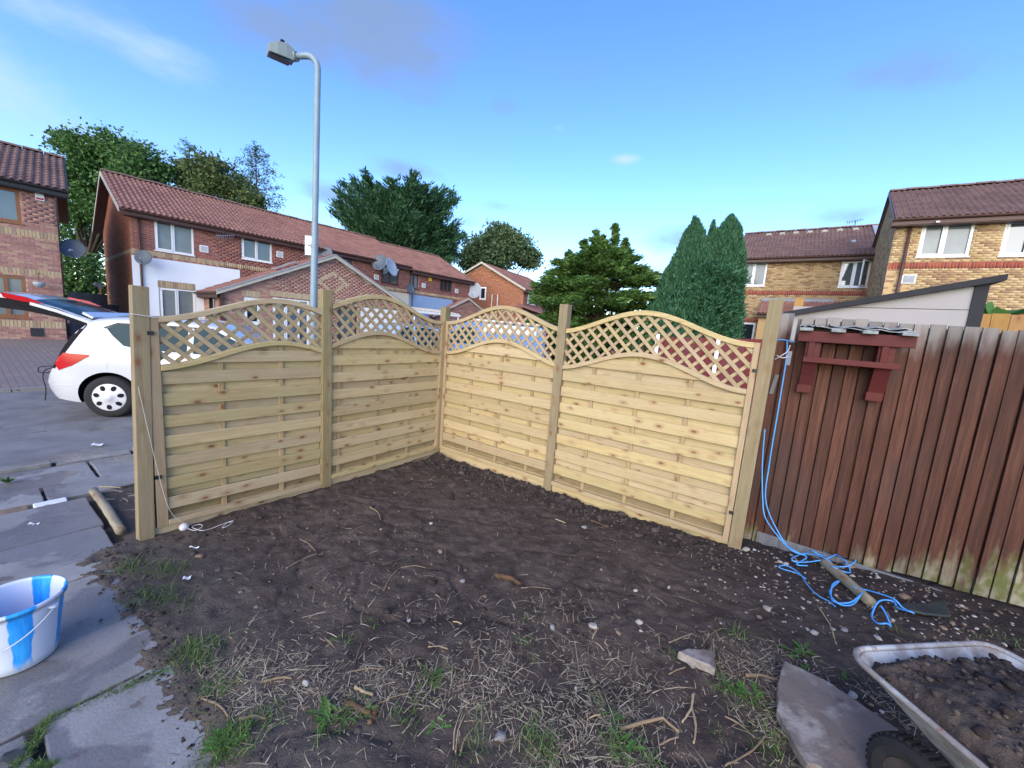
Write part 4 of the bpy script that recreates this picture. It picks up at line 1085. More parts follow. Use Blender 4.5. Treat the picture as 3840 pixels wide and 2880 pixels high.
# ---- long red-brick terrace with white render on its near end
B = House('terrace_house', 'long red brick terrace with brown tiled roof and white rendered end', (-14.17, 14.41), 50, 142, .25)
fB = lambda t, o, z: B.P(t, -o, z)
gB = lambda t, o, z: B.P(-o, t, z)
zeB = 4.98; DB = 7.3
wins = [(.63, 1.77, 3.73, 4.88, (.48,), 'white_frame', 'glass_curtain'), (3.39, 4.53, 3.93, 4.86, (.5,), 'white_frame', ('glass_sky', 'glass_sky')), (7.36, 8.28, 3.95, 4.86, (.5,), 'dark_brown', 'glass_sky'),
        (10.02, 11.10, 3.84, 4.86, (.5,), 'dark_brown', 'glass_sky'), (11.83, 12.46, 3.80, 4.80, (.5,), 'dark_brown', 'glass_curtain'), (14.13, 15.13, 3.93, 4.80, (.33, .66), 'dark_brown', 'glass_dark'), (.68, 1.75, 1.15, 2.36, (.5,), 'white_frame', 'glass_curtain')]
ops = [(w[0], w[1], w[2], w[3]) for w in wins]
B.wall(fB, 16.75, .2, lambda t: zeB - .08, ops, 'brick_red', 'mortar_pale', bands=[(3.44, 3.665, 'brick_band', True)], plain=[(0, 3.3, .2, 3.42), (10.2, 14.2, 2.6, 3.43)])
B.wall(gB, DB, .2, lambda t: zeB - .05 + (1.88) * (1 - abs(t - DB / 2) / (DB / 2)), [], 'brick_orange', 'mortar_buff', bands=[(3.44, 3.665, 'brick_band', True)])
for w in wins: B.window(fB, w[0], w[1], w[2], w[3], w[5], w[6], w[4])
b = MB(); b.obox(B.P(-.03, -.03, .2), B.ex * 3.3, B.ey * .028, Vector((0, 0, 3.22))); 
rd = MB()   # white render with a hole for the lower window
for (x0, x1, z0, z1) in ((-.03, .66, .2, 3.42), (1.77, 3.3, .2, 3.42), (.66, 1.77, 2.62, 3.42), (.66, 1.77, .2, 1.13)): rd.obox(B.P(x0, -.03, z0), B.ex * (x1 - x0), B.ey * .028, Vector((0, 0, z1 - z0)))
B.build(rd, 'white_render', 'render_white')
rd = MB(); rd.obox(B.P(10.2, -.03, 2.0), B.ex * 1.62, B.ey * .028, Vector((0, 0, 1.43))); B.build(rd, 'cream_render', 'render_cream')
rd = MB(); rd.obox(B.P(11.83, -.03, 1.0), B.ex * 3.4, B.ey * .028, Vector((0, 0, 2.43))); B.build(rd, 'blue_render', 'render_blue')
for i in range(15):
    b = B.box(.64 + i * .075, .64 + i * .075 + .066, -.035, .0, 2.38, 2.60); B.build(b, 'lintel_brick', 'brick_band')
oh = .32
for (x0, x1, dz, sg) in ((-.30, 11.75, 0, 300), (11.77, 16.95, -.15, 0)):
    B.roof(B.P(x0, -oh, zeB + dz - .02), B.P(x1, -oh, zeB + dz - .02), B.P(x0, DB / 2, 6.86 + dz), B.P(x1, DB / 2, 6.86 + dz), 'tile_red', sg)
    b = MB(); b.prism([B.P(x0, DB / 2, 6.84 + dz), B.P(x1, DB / 2, 6.84 + dz), B.P(x1, DB + oh, zeB + dz - .05), B.P(x0, DB + oh, zeB + dz - .05)], (0, 0, -.06)); B.build(b, 'rear_roof', 'tile_red')
    B.ridge(B.P(x0, DB / 2, 6.90 + dz), B.P(x1, DB / 2, 6.90 + dz))
    B.gutter(B.P(x0 + .1, -oh + .02, zeB + dz - .03), B.P(x1, -oh + .02, zeB + dz - .03))
b = MB()
for (y0, z0_, y1, z1_) in ((-oh, zeB - .06, DB / 2, 6.80), (DB + oh, zeB - .09, DB / 2, 6.80)):
    b.prism([B.P(-.31, y0, z0_ - .10), B.P(-.31, y0, z0_ + .05), B.P(-.31, y1, z1_ + .05), B.P(-.31, y1, z1_ - .10)], B.ex * -.03)
B.build(b, 'verge_board', 'verge_pale')
b = MB()
for (y0, z0_, y1, z1_) in ((-oh, zeB - .10, DB / 2, 6.74), (DB + oh, zeB - .13, DB / 2, 6.74)): b.prism([B.P(-.30, y0, z0_), B.P(-.30, y1, z1_), B.P(.02, y1, z1_), B.P(.02, y0, z0_)], (0, 0, -.02))
B.build(b, 'verge_soffit', 'dark_brown')
B.pipe(B.P(.20, -.09, 0), .3, zeB - .08); B.pipe(B.P(12.0, -.09, 0), .3, zeB - .2)
for (x, z) in ((1.95, 3.93), (4.72, 4.24), (9.55, 3.95), (12.72, 3.93), (15.4, 3.93)):
    b = B.box(x, x + .28, -.035, .0, z, z + .26); v = B.build(b, 'vent', 'white_frame')
    for k in range(5):
        q = B.box(x + .03, x + .25, -.045, -.036, z + .04 + k * .04, z + .058 + k * .04); B.build(q, 'vent_louvre', 'lead_grey', v)
ab = B.box(13.2, 13.42, -.06, 0, 4.38, 4.62); B.build(ab, 'alarm_box', 'yellow_panel')
B.finish_bricks(300)
# ---- projecting gabled garage in front of the terrace
G = House('garage', 'brick garage with a wide gable and yellow brick diamond, before the terrace', (-10.65, 14.12), 50, 140, .2, 'garage')
fG = lambda t, o, z: G.P(t, -o, z)
LG = 7.9; zg = lambda t: 2.42 + 1.86 * (1 - abs(t - LG / 2) / (LG / 2))
gw = [(.62, 1.14, 1.25, 2.22, (), 'white_frame', 'glass_dark', 'window'), (1.58, 2.95, .35, 2.34, (.36, .7), 'white_frame', 'glass_sky', 'patio_door'), (4.15, 5.05, .35, 2.25, (), 'dark_brown', 'glass_sky', 'door')]
G.wall(fG, LG, .15, zg, [w[:4] for w in gw] + [(5.2, 7.25, .2, 2.32)], 'brick_pink', 'mortar_pale', bands=[(2.355, 2.565, 'brick_band', True)] if False else ())
for w in gw: G.window(fG, w[0], w[1], w[2], w[3], w[5], w[6], w[4], kind=w[7], fw=.07, sill=w[7] == 'window')
for (a, e, z) in ((.55, 1.21, 2.27), (1.5, 3.05, 2.37), (4.05, 5.15, 2.30)):
    n = int((e - a) / .075)
    for i in range(n):
        q = G.box(a + i * .075, a + i * .075 + .066, -.022, 0, z, z + .215); G.build(q, 'lintel_brick', 'brick_buff')
# diamond of yellow bricks
for k in range(28):
    t = k / 28 * 4; sd_, f_ = int(t), t % 1; cs = [(3.36, 3.17), (3.93, 3.60), (4.56, 3.17), (3.93, 2.74)]
    (x0, z0_), (x1, z1_) = cs[sd_], cs[(sd_ + 1) % 4]; x = x0 + (x1 - x0) * f_; z = z0_ + (z1_ - z0_) * f_; z = round(z / .075) * .075
    q = G.box(x - .10, x + .10, -.020, 0, z, z + .064); G.build(q, 'diamond_brick', 'brick_buff')
gd = G.box(5.2, 7.25, .05, .10, .2, 2.30); gdo = G.build(gd, 'garage_door', 'white_frame')
for k in range(9):
    q = G.box(5.24, 7.21, .03, .049, .24 + k * .23, .24 + k * .23 + .215); G.build(q, 'door_panel', 'white_frame', gdo)
for (t0, sgn) in ((LG / 2, -1), (LG / 2, 1)):
    e = -.25 if sgn < 0 else LG + .25
    A0, A1 = G.P(e, -.18, 2.30), G.P(e, 3.2, 2.30); R0, R1 = G.P(t0, -.18, 4.33), G.P(t0, 3.2, 4.33)
    if sgn < 0: G.roof(A1, A0, R1, R0, 'tile_red', 300)
    else: G.roof(A0, A1, R0, R1, 'tile_red', 0)
    G.gutter(A0 if sgn > 0 else A1, A1 if sgn > 0 else A0, 'dark_brown', True, out=G.ex * sgn)
    b = MB(); b.prism([G.P(e, -.20, 2.22), G.P(e, -.20, 2.36), G.P(t0, -.20, 4.38), G.P(t0, -.20, 4.24)], G.ey * .03); G.build(b, 'verge_board', 'verge_pale')
    b = MB(); b.prism([G.P(e, -.22, 2.345), G.P(e, -.22, 2.385), G.P(t0, -.22, 4.405), G.P(t0, -.22, 4.365)], G.ey * .14); G.build(b, 'verge_cap', 'lead_grey')
G.ridge(G.P(LG / 2, -.1, 4.36), G.P(LG / 2, 3.1, 4.36))
for (t, zz) in ((1.9, 3.50), (2.35, 3.73)):
    q = MB(); q.obox(G.P(t, .6, zz), G.ex * .42 + Vector((0, 0, .20)), G.ey * .5, Vector((0, 0, .03))); G.build(q, 'lead_patch', 'lead_grey')
sw = lambda t, o, z: G.P(-o, t, z)
G.wall(sw, 2.9, .15, lambda t: 2.3, [(1.2, 2.1, .2, 2.2)], 'brick_pink', 'mortar_pale'); G.window(sw, 1.2, 2.1, .3, 2.2, 'black_trim', 'glass_dark', (), kind='door', sill=False)
q = G.box(-.14, -.02, -.12, .0, .15, 2.3); G.build(q, 'corner_pier', 'dark_brown')
G.finish_bricks(300)
# corrugated canopy beside the garage
cn = thing('porch_canopy', 'pale corrugated canopy on posts beside the brick garage', 'canopy', G.P(8.0, -.2, .1))
b = MB(); vs = []; fs = []; n = 48
for i in range(n + 1):
    for y, z in ((-.2, 2.42), (1.6, 2.62)):
        p = G.P(8.0 + 3.2 * i / n, y, z + .025 * math.sin(i * 1.9)); vs.append(p)
for i in range(n): fs.append((i * 2, i * 2 + 2, i * 2 + 3, i * 2 + 1))
b.add(vs, fs); b.build('corrugated_sheet', MATS['render_cream'], cn, rel=True)
b = MB(); b.obox(G.P(8.0, -.22, 2.28), G.ex * 3.2, G.ey * .04, Vector((0, 0, .12))); b.build('front_beam', MATS['white_frame'], cn, rel=True)
for x in (8.1, 11.1):
    b = MB(); p = G.P(x, -.15, 0); b.tube([(p.x, p.y, .1), (p.x, p.y, 2.3)], .04, 6); b.build('post', MATS['white_frame'], cn, rel=True)
# ---- second small garage further along
H2 = House('small_garage', 'small far brick garage with gabled tiled roof beside the canopy', (-5.2, 24.6), 50, 140, .25, 'garage')
fH = lambda t, o, z: H2.P(t, -o, z)
LH = 5.4; zh = lambda t: 2.35 + 1.25 * (1 - abs(t - LH / 2) / (LH / 2))
H2.wall(fH, LH, .2, zh, [(1.0, 1.6, 1.2, 2.1)], 'brick_pink', 'mortar_pale'); H2.window(fH, 1.0, 1.6, 1.2, 2.1, 'dark_brown', 'glass_dark', ())
for sgn in (-1, 1):
    e = -.25 if sgn < 0 else LH + .25
    A0, A1 = H2.P(e, -.15, 2.24), H2.P(e, 3.2, 2.24); R0, R1 = H2.P(LH / 2, -.15, 3.66), H2.P(LH / 2, 3.2, 3.66)
    if sgn < 0: H2.roof(A1, A0, R1, R0, 'tile_red', 0)
    else: H2.roof(A0, A1, R0, R1, 'tile_red', 0)
    b = MB(); b.prism([H2.P(e, -.17, 2.16), H2.P(e, -.17, 2.29), H2.P(LH / 2, -.17, 3.70), H2.P(LH / 2, -.17, 3.57)], H2.ey * .03); H2.build(b, 'verge_board', 'verge_pale')
b = MB()
for (x0, x1, zz) in ((2.6, 3.5, 0), (3.5, 4.4, 1)):
    pass
pc = MB(); pc.prism([H2.P(2.7, -.7, 2.18), H2.P(3.5, -.7, 2.44), H2.P(4.3, -.7, 2.18)], H2.ey * .7); H2.build(pc, 'door_canopy', 'tile_red')
H2.finish_bricks(0)
# ---- house cut by the left edge
A = House('brick_house', 'pink brick house with brown window frames at the left edge', (-14.75, 12.62), 50, 139, .15)
LA = 6.0
fA = lambda t, o, z: A.P(t - LA, -o, z)
aw = [(LA - 1.75, LA - .70, 3.82, 4.80, (.5,), 'brown_frame', 'glass_sky'), (LA - 2.1, LA - .74, 1.0, 2.26, (.36, .72), 'brown_frame', 'glass_curtain'), (LA - 4.6, LA - 3.5, 3.82, 4.80, (.5,), 'brown_frame', 'glass_sky')]
A.wall(fA, LA, .1, lambda t: 4.95, [w[:4] for w in aw], 'brick_pink', 'mortar_pale', bands=[(3.46, 3.675, 'brick_band', True), (2.28, 2.50, 'brick_band', True), (.70, .915, 'brick_band', True)])
for w in aw: A.window(fA, w[0], w[1], w[2], w[3], w[5], w[6], w[4], fw=.085)
A.roof(A.P(-LA, -.32, 5.0), A.P(.28, -.32, 5.0), A.P(-LA, 3.5, 6.75), A.P(.28, 3.5, 6.75), 'tile_brown', 300)
A.ridge(A.P(-LA, 3.5, 6.80), A.P(.28, 3.5, 6.80))
b = MB(); b.prism([A.P(-LA, 3.5, 6.74), A.P(.28, 3.5, 6.74), A.P(.28, 7.3, 4.95), A.P(-LA, 7.3, 4.95)], (0, 0, -.05)); A.build(b, 'rear_roof', 'tile_brown')
A.gutter(A.P(-LA, -.30, 4.99), A.P(.26, -.30, 4.99), 'black_trim')
b = MB(); b.prism([A.P(0, .0, .1), A.P(0, 7.0, .1), A.P(0, 7.0, 4.9), A.P(0, 3.5, 6.7), A.P(0, .0, 4.9)], A.ex * -.05); A.build(b, 'side_wall', 'brick_pink')
b = MB(); b.prism([A.P(.29, -.33, 4.87), A.P(.29, -.33, 5.04), A.P(.29, 3.5, 6.80), A.P(.29, 3.5, 6.63)], A.ex * -.03); A.build(b, 'verge_board', 'black_trim')
q = A.box(-.40, -.22, -.06, 0, 4.60, 4.88); o = A.build(q, 'alarm_box', 'white_frame'); q = A.box(-.385, -.235, -.064, -.061, 4.625, 4.68); A.build(q, 'alarm_strip', 'lamp_red', o)
q = A.box(-.74, -.48, -.04, 0, .43, .69); A.build(q, 'vent', 'black_trim')
q = A.box(-1.3, -.95, -.03, 0, .22, .30); A.build(q, 'air_brick', 'black_trim')
A.finish_bricks(300)
hb = thing('hanging_basket', 'pale round hanging basket on the pink brick house', 'basket', A.P(-.47, -.28, 2.08)); 
b = MB(); b.lathe([(.001, -.13), (.08, -.10), (.125, -.03), (.13, .03), (.11, .05), (.001, .05)], 16); b.build('bowl', MATS['dish_pale'], hb, smooth=True)
b = MB(); b.tube([(0, 0, .05), (0, 0, .30)], .006, 5); b.tube([Vector((0, 0, .30)), Vector((0, 0, .33)) + A.ey * .28], .010, 5); b.build('hook', MATS['black_trim'], hb)
dish('dark blue dish sticking out from the pink house corner', A.P(.30, .35, 3.30), (.55, -.75, .35), .30, 'dish_grey', A.P(0, .35, 3.15))
dish('grey dish at the white rendered corner above the car', B.P(.24, -.42, 3.34), (.35, -.85, .30), .25, 'dish_grey', B.P(.2, 0, 3.2))
dish('larger grey dish of the pair above the garage roof', B.P(9.55, -.55, 4.80), (-.15, -.9, .3), .42, 'dish_grey', B.P(9.6, 0, 4.4))
dish('white edge-on dish of the pair above the garage roof', B.P(10.0, -.85, 4.62), (.80, -.25, .28), .46, 'dish_pale', B.P(10.0, 0, 4.3))
dish('small dish half hidden behind the lamp post', B.P(6.75, -.4, 4.72), (.1, -.9, .3), .33, 'dish_grey', B.P(6.75, 0, 4.5))
dish('small blue-grey dish beside the blue rendered wall', B.P(11.62, -.4, 3.68), (.7, -.5, .3), .28, 'dish_grey', B.P(11.62, 0, 3.5))
dish('pale upright dish at the far end of the terrace', B.P(16.9, -.3, 4.25), (-.25, -.95, .12), .50, 'dish_pale', B.P(16.7, 0, 4.0))
ae = thing('roof_aerial', 'thin TV aerial on the terrace wall between its white windows', 'aerial', B.P(3.05, -.30, 4.78))
b = MB(); p = Vector((0, 0, 0)); b.tube([p, p + B.ex * -.62 + Vector((0, 0, -.16))], .010, 5)
for k in range(9):
    q = B.ex * (-.62 * (k + .5) / 9) + Vector((0, 0, -.16 * (k + .5) / 9)); b.tube([q + Vector((0, 0, -.13)) + B.ey * -.06, q + Vector((0, 0, .13)) + B.ey * .06], .006, 4)
b.build('boom', MATS['steel'], ae); b = MB(); b.tube([p + B.ex * .02, p + B.ey * .30 + Vector((0, 0, -.1))], .012, 5); b.build('bracket', MATS['steel'], ae)
# ---- red house with its gable towards us
Cc = House('gable_house', 'distant red brick house with its gable towards the camera', (.33, 29.34), 154, 60, .3)
fC = lambda t, o, z: Cc.P(t, -o, z)
LC = 7.2; zc_ = lambda t: 4.9 + 1.75 * (1 - abs(t - LC / 2) / (LC / 2))
Cc.wall(fC, LC, .3, zc_, [(3.22, 3.80, 3.95, 4.92)], 'brick_orange', 'mortar_buff', bands=[(3.05, 3.28, 'brick_band', True)]); Cc.window(fC, 3.22, 3.80, 3.95, 4.92, 'white_frame', 'glass_dark', (), fw=.09)
sC = lambda t, o, z: Cc.P(-o, t, z)
Cc.wall(sC, 7, .3, lambda t: 4.9, [(.7, 2.1, 3.85, 4.75)], 'brick_red', 'mortar_pale'); Cc.window(sC, .7, 2.1, 3.85, 4.75, 'white_frame', 'glass_curtain', (.5,), fw=.09)
for (e, sgn) in ((-.3, -1), (LC + .3, 1)):
    A0, A1, R0, R1 = Cc.P(e, -.3, 4.78), Cc.P(e, 7.2, 4.78), Cc.P(LC / 2, -.3, 6.72), Cc.P(LC / 2, 7.2, 6.72)
    if sgn < 0: Cc.roof(A0, A1, R0, R1, 'tile_red', 0)
    else: Cc.roof(A1, A0, R1, R0, 'tile_red', 0)
    b = MB(); b.prism([Cc.P(e, -.32, 4.68), Cc.P(e, -.32, 4.84), Cc.P(LC / 2, -.32, 6.80), Cc.P(LC / 2, -.32, 6.64)], Cc.ey * .03); Cc.build(b, 'verge_board', 'verge_pale')
Cc.gutter(Cc.P(-.3, -.2, 4.77), Cc.P(-.3, 7.1, 4.77), 'dark_brown', True, out=Cc.ex * -1)
b = MB(); b.tube([Cc.P(2.1, -.1, 2.4), Cc.P(2.1, -.1, 4.35), Cc.P(2.6, -.1, 4.35), Cc.P(2.6, -.1, 2.4)], .03, 6); Cc.build(b, 'soil_pipe', 'white_frame')
Cc.finish_bricks(0)
pr = MB(); pr.prism([Cc.P(-2.6, -1.0, 3.0), Cc.P(-2.6, 4, 3.0), Cc.P(-.02, 4, 3.7), Cc.P(-.02, -1.0, 3.7)], (0, 0, -.1)); Cc.build(pr, 'porch_roof', 'tile_red')

# ---- yellow brick houses on the right, standing on higher ground
K = 1.42
def scaled(p): return (p[0] * K, p[1] * K)
zK = lambda z: CAM_Z + (z - CAM_Z) * K
Z0R = .95
Eh = House('yellow_house', 'nearer yellow brick house with red brick band at the right edge', scaled((8.74, 9.59)), -29, 53, Z0R)
fE = lambda t, o, z: Eh.P(t, -o, z)
eE = zK(5.0); LE = 6.0
ew = [(.46 * K, 1.30 * K, zK(4.16), zK(4.90), (.48,), 'glass_curtain'), (1.76 * K, 2.6 * K, zK(4.15), zK(4.89), (.48,), 'glass_sky'), (1.5 * K, 3.0 * K, 1.5, zK(2.78), (.5,), 'glass_sky')]
Eh.wall(fE, LE, Z0R, lambda t: eE - .10, [w[:4] for w in ew], 'brick_yellow', 'mortar_buff', bands=[(zK(3.89), zK(3.89) + .215, 'brick_soldier', True), (zK(2.80), zK(2.80) + .215, 'brick_soldier', True)])
for w in ew: Eh.window(fE, w[0], w[1], w[2], w[3], 'white_frame', w[5], w[4], fw=.075)
gE = lambda t, o, z: Eh.P(-o, t, z)
DE = 6.6; rzE = eE + 1.92
Eh.wall(gE, DE, Z0R, lambda t: eE - .08 + 1.86 * (1 - abs(t - DE / 2) / (DE / 2)), [], 'brick_yellow', 'mortar_buff')
Eh.roof(Eh.P(-.08, -.40, eE - .05), Eh.P(LE, -.40, eE - .05), Eh.P(-.08, DE / 2, rzE), Eh.P(LE, DE / 2, rzE), 'tile_brown', 300)
Eh.ridge(Eh.P(-.08, DE / 2, rzE + .05), Eh.P(LE, DE / 2, rzE + .05))
b = MB(); b.prism([Eh.P(-.08, DE / 2, rzE - .01), Eh.P(LE, DE / 2, rzE - .01), Eh.P(LE, DE + .3, eE - .1), Eh.P(-.08, DE + .3, eE - .1)], (0, 0, -.06)); Eh.build(b, 'rear_roof', 'tile_brown')
Eh.gutter(Eh.P(-.15, -.38, eE - .06), Eh.P(LE, -.38, eE - .06))
b = MB()
for (y0, z0_) in ((-.4, eE - .1), (DE + .3, eE - .1)): b.prism([Eh.P(-.085, y0, z0_ - .06), Eh.P(-.085, y0, z0_ + .04), Eh.P(-.085, DE / 2, rzE + .02), Eh.P(-.085, DE / 2, rzE - .08)], Eh.ex * -.03)
Eh.build(b, 'verge_board', 'dark_brown')
Eh.pipe(Eh.P(.25 * K, -.10, 0), Z0R, eE - .15, 'dark_brown', .045)
q = Eh.box(.29 * K, .53 * K, -.03, 0, zK(3.56), zK(3.76)); o = Eh.build(q, 'vent', 'white_frame'); q = Eh.box(.31 * K, .51 * K, -.035, -.031, zK(3.575), zK(3.745)); Eh.build(q, 'vent_grille', 'lead_grey', o)
q = Eh.box(.62 * K, .68 * K, -.44, -.36, eE - .22, eE - .18); Eh.build(q, 'eaves_lamp', 'white_frame')
Eh.finish_bricks(300)
Dh = House('buff_house', 'yellow brick house with roof vents behind the trimmed cypress', scaled((8.08, 14.84)), -34, 56, Z0R)
fD = lambda t, o, z: Dh.P(t, -o, z)
dw = [(.14 * K, .88 * K, zK(4.03), zK(4.86), (.5,), 'glass_curtain'), (2.94 * K, 3.66 * K, zK(3.99), zK(4.83), (.5,), 'glass_sky'), (.0, .80 * K, 1.4, zK(2.70), (.4,), 'glass_dark')]
LD = 3.94 * K
Dh.wall(fD, LD, Z0R, lambda t: zK(5.0) - .12, [(max(.0, w[0]), w[1], w[2], w[3]) for w in dw], 'brick_yellow', 'mortar_buff', bands=[(zK(3.715), zK(3.715) + .215, 'brick_soldier', True), (zK(2.72), zK(2.72) + .215, 'brick_soldier', True)])
for w in dw: Dh.window(fD, w[0], w[1], w[2], w[3], 'white_frame', w[5], w[4], fw=.075)
# open casement on the right-hand window
b = MB(); hx = 3.64 * K; d_ = (Dh.ex * -.55 - Dh.ey * .85).normalized(); z0_, z1_ = zK(4.0), zK(4.82)
for (a, e, c0, c1) in ((0, .5, z0_, z0_ + .06), (0, .5, z1_ - .06, z1_), (0, .06, z0_, z1_), (.44, .5, z0_, z1_)): b.obox(Dh.P(hx, -.02, c0) + d_ * a, d_ * (e - a), d_.cross(Vector((0, 0, 1))) * .05, Vector((0, 0, c1 - c0)))
o = Dh.build(b, 'open_casement', 'white_frame'); b = MB(); b.obox(Dh.P(hx, -.02, z0_ + .05) + d_ * .05 + d_.cross(Vector((0, 0, 1))) * .015, d_ * .4, d_.cross(Vector((0, 0, 1))) * .02, Vector((0, 0, z1_ - z0_ - .1))); Dh.build(b, 'pane', 'glass_sky', o)
rzD = zK(5.0) + 2.0; DD = 6.2
Dh.roof(Dh.P(-.25, -.40, zK(5.0) - .05), Dh.P(LD, -.40, zK(5.0) - .05), Dh.P(-.25, DD / 2, rzD), Dh.P(LD, DD / 2, rzD), 'tile_brown', 300)
Dh.ridge(Dh.P(-.25, DD / 2, rzD + .04), Dh.P(LD, DD / 2, rzD + .04))
b = MB(); b.prism([Dh.P(-.25, DD / 2, rzD - .01), Dh.P(LD, DD / 2, rzD - .01), Dh.P(LD, DD + .3, zK(5.0) - .1), Dh.P(-.25, DD + .3, zK(5.0) - .1)], (0, 0, -.06)); Dh.build(b, 'rear_roof', 'tile_brown')
Dh.gutter(Dh.P(-.2, -.38, zK(5.0) - .06), Dh.P(LD - .02, -.38, zK(5.0) - .06))
b = MB(); b.prism([Dh.P(0, 0, Z0R), Dh.P(0, DD, Z0R), Dh.P(0, DD, zK(5.0) - .1), Dh.P(0, DD / 2, rzD - .1), Dh.P(0, 0, zK(5.0) - .1)], Dh.ex * .05); Dh.build(b, 'side_wall', 'brick_yellow')
sl = (Dh.P(0, DD / 2, rzD) - Dh.P(0, -.4, zK(5.0) - .05)); nD = sl.cross(Dh.ex).normalized(); nD = nD if nD.z > 0 else -nD
for k in range(7):
    p = Dh.P(.95 + k * .62, -.4, zK(5.0) - .05) + sl * .86
    b = MB(); b.prism([p + Dh.ex * -.16, p + Dh.ex * -.10 + nD * .10, p + Dh.ex * .10 + nD * .10, p + Dh.ex * .16], sl.normalized() * .20); Dh.build(b, 'roof_vent', 'verge_pale')
p = Dh.P(4.45, -.4, zK(5.0) - .05) + sl * .40; b = MB(); b.obox(p + nD * .03, Dh.ex * .16, sl.normalized() * .2, nD * .06); Dh.build(b, 'roof_vent', 'dish_pale')
b = MB(); b.prism([Dh.P(LD - .22, -.42, zK(5.0) + .03), Dh.P(LD - .02, -.42, zK(5.0) + .03), Dh.P(LD - .02, DD / 2, rzD + .08), Dh.P(LD - .28, DD / 2, rzD + .08)], nD * .02); Dh.build(b, 'lead_flashing', 'dish_pale')
# porch roof over the ground floor
b = MB(); Dh.roof(Dh.P(.84 * K, -1.3, zK(3.0)), Dh.P(3.2 * K, -1.3, zK(3.0)), Dh.P(.88 * K, -.02, zK(3.50)), Dh.P(3.2 * K, -.02, zK(3.50)), 'tile_red', 0)
q = MB(); q.obox(Dh.P(.86 * K, -.10, zK(3.49)), Dh.ex * 2.9, Dh.ey * .10, Vector((0, 0, .16))); Dh.build(q, 'lead_flashing', 'lead_grey')
Dh.gutter(Dh.P(.84 * K, -1.28, zK(3.0) - .02), Dh.P(3.2 * K, -1.28, zK(3.0) - .02)); q = Dh.box(.90 * K, 3.1 * K, -1.1, -1.0, Z0R, zK(2.98)); Dh.build(q, 'porch_wall', 'brick_yellow')
Dh.finish_bricks(300)
bird = thing('roof_aerial', 'small aerial on the ridge of the yellow brick house with roof vents', 'aerial', Dh.P(LD - .95, DD / 2, rzD + .05))
b = MB(); b.tube([(0, 0, 0), (0, 0, .30)], .02, 5); b.tube([Vector((0, 0, .22)) - Dh.ex * .35, Vector((0, 0, .34)) + Dh.ex * .30], .012, 4)
for k in range(6):
    q = Vector((0, 0, .22 + .12 * k / 6)) + Dh.ex * (-.33 + .6 * k / 6); b.tube([q + Vector((0, 0, -.1)), q + Vector((0, 0, .1))], .008, 4)
b.build('mast', MATS['black_trim'], bird)
far = House('far_house', 'distant dark roof between the two conifers', (6.5, 62), 10, 100, .3)
b = MB(); b.prism([far.P(0, 0, 1.8 + 1.3), far.P(14, 0, 3.1), far.P(14, 4, 4.9), far.P(0, 4, 4.9)], (0, 0, -.1)); far.build(b, 'roof', 'slate_dark')
b = far.box(.2, 13.8, .2, 7.5, .2, 3.0); far.build(b, 'wall', 'brick_red')
# ------------------------------------------------------------------ street lamp
LP = at_y(1168, 1300, 5.0); lpx, lpy = LP.x, LP.y
lamp = thing('street_lamp', 'tall grey-blue street lamp with bent arm behind the left panels', 'street lamp', (lpx, lpy, -.1))
ptop = at_y(1192, 205, 5.0); armend = at_y(1085, 200, 5.0)
H = ptop.z + .1; lean = Vector((ptop.x - lpx, 0, 0)); R_ = .16
b = MB(); ad = (armend - ptop); ad.z = 0; ad = Vector((-1, .10, -.075)).normalized(); L_ = .26
pts = [Vector((0, 0, 0)), Vector((0, 0, 1.2)) + lean * .24, lean * .6 + Vector((0, 0, H * .6)), lean + Vector((0, 0, H - R_))]
for k in range(1, 9):
    t = math.pi / 2 * k / 8; pts.append(lean + Vector((0, 0, H - R_)) + ad * (R_ * (1 - math.cos(t))) + Vector((0, 0, R_ * math.sin(t))))
pts.append(pts[-1] + ad * max(.1, L_ - R_ * .6))
b.tube(pts, [.052, .050, .037, .035] + [.035] * 8 + [.030], 16); b.build('column', MATS['lamp_paint'], lamp, smooth=True)
hc = pts[-1]; a_ = Vector((-.75, -.66, 0)).normalized(); s_ = Vector((-a_.y, a_.x, 0)); up = Vector((0, 0, 1))
b = MB(); b.tube([hc - ad * .06, hc + ad * .03], .052, 14); b.build('collar', MATS['lamp_head'], lamp)
def lp_(f, w, z): return hc + a_ * f + s_ * w + up * z
b = MB()   # lantern: wedge housing, deep at the column, thin at the nose
sec = [(-.01, .065, .065, -.065), (.07, .080, .085, -.075), (.16, .085, .06, -.082), (.25, .075, .005, -.085)]
vs = []; fs = []
for (f, w, zt_, zb_) in sec: vs += [lp_(f, -w, zb_), lp_(f, w, zb_), lp_(f, w * .86, zt_), lp_(f, -w * .86, zt_)]
for i in range(3):
    for k in range(4): fs.append((i * 4 + k, i * 4 + (k + 1) % 4, i * 4 + 4 + (k + 1) % 4, i * 4 + 4 + k))
fs += [(3, 2, 1, 0), (12, 13, 14, 15)]; b.add(vs, fs); b.build('lantern', MATS['lamp_head'], lamp, bevel=.006)
b = MB(); b.obox(lp_(.03, -.055, -.093), a_ * .19, s_ * .11, up * .016); b.build('lens', MATS['glass_dark'], lamp)
b = MB(); b.lathe([(.022, 0), (.022, .035), (.001, .045)], 12, lp_(.10, 0, .09)); b.build('light_sensor', MATS['plastic_dark'], lamp)
sp_ = at_y(1166, 921, 5.05)
sg = thing('street_sign', 'grey back of a small sign plate clamped to the street lamp', 'sign', sp_)
b = MB(); b.box(-.095, .075, .03, .036, -.115, .125); b.build('plate', MATS['sign_back'], sg, bevel=.003)
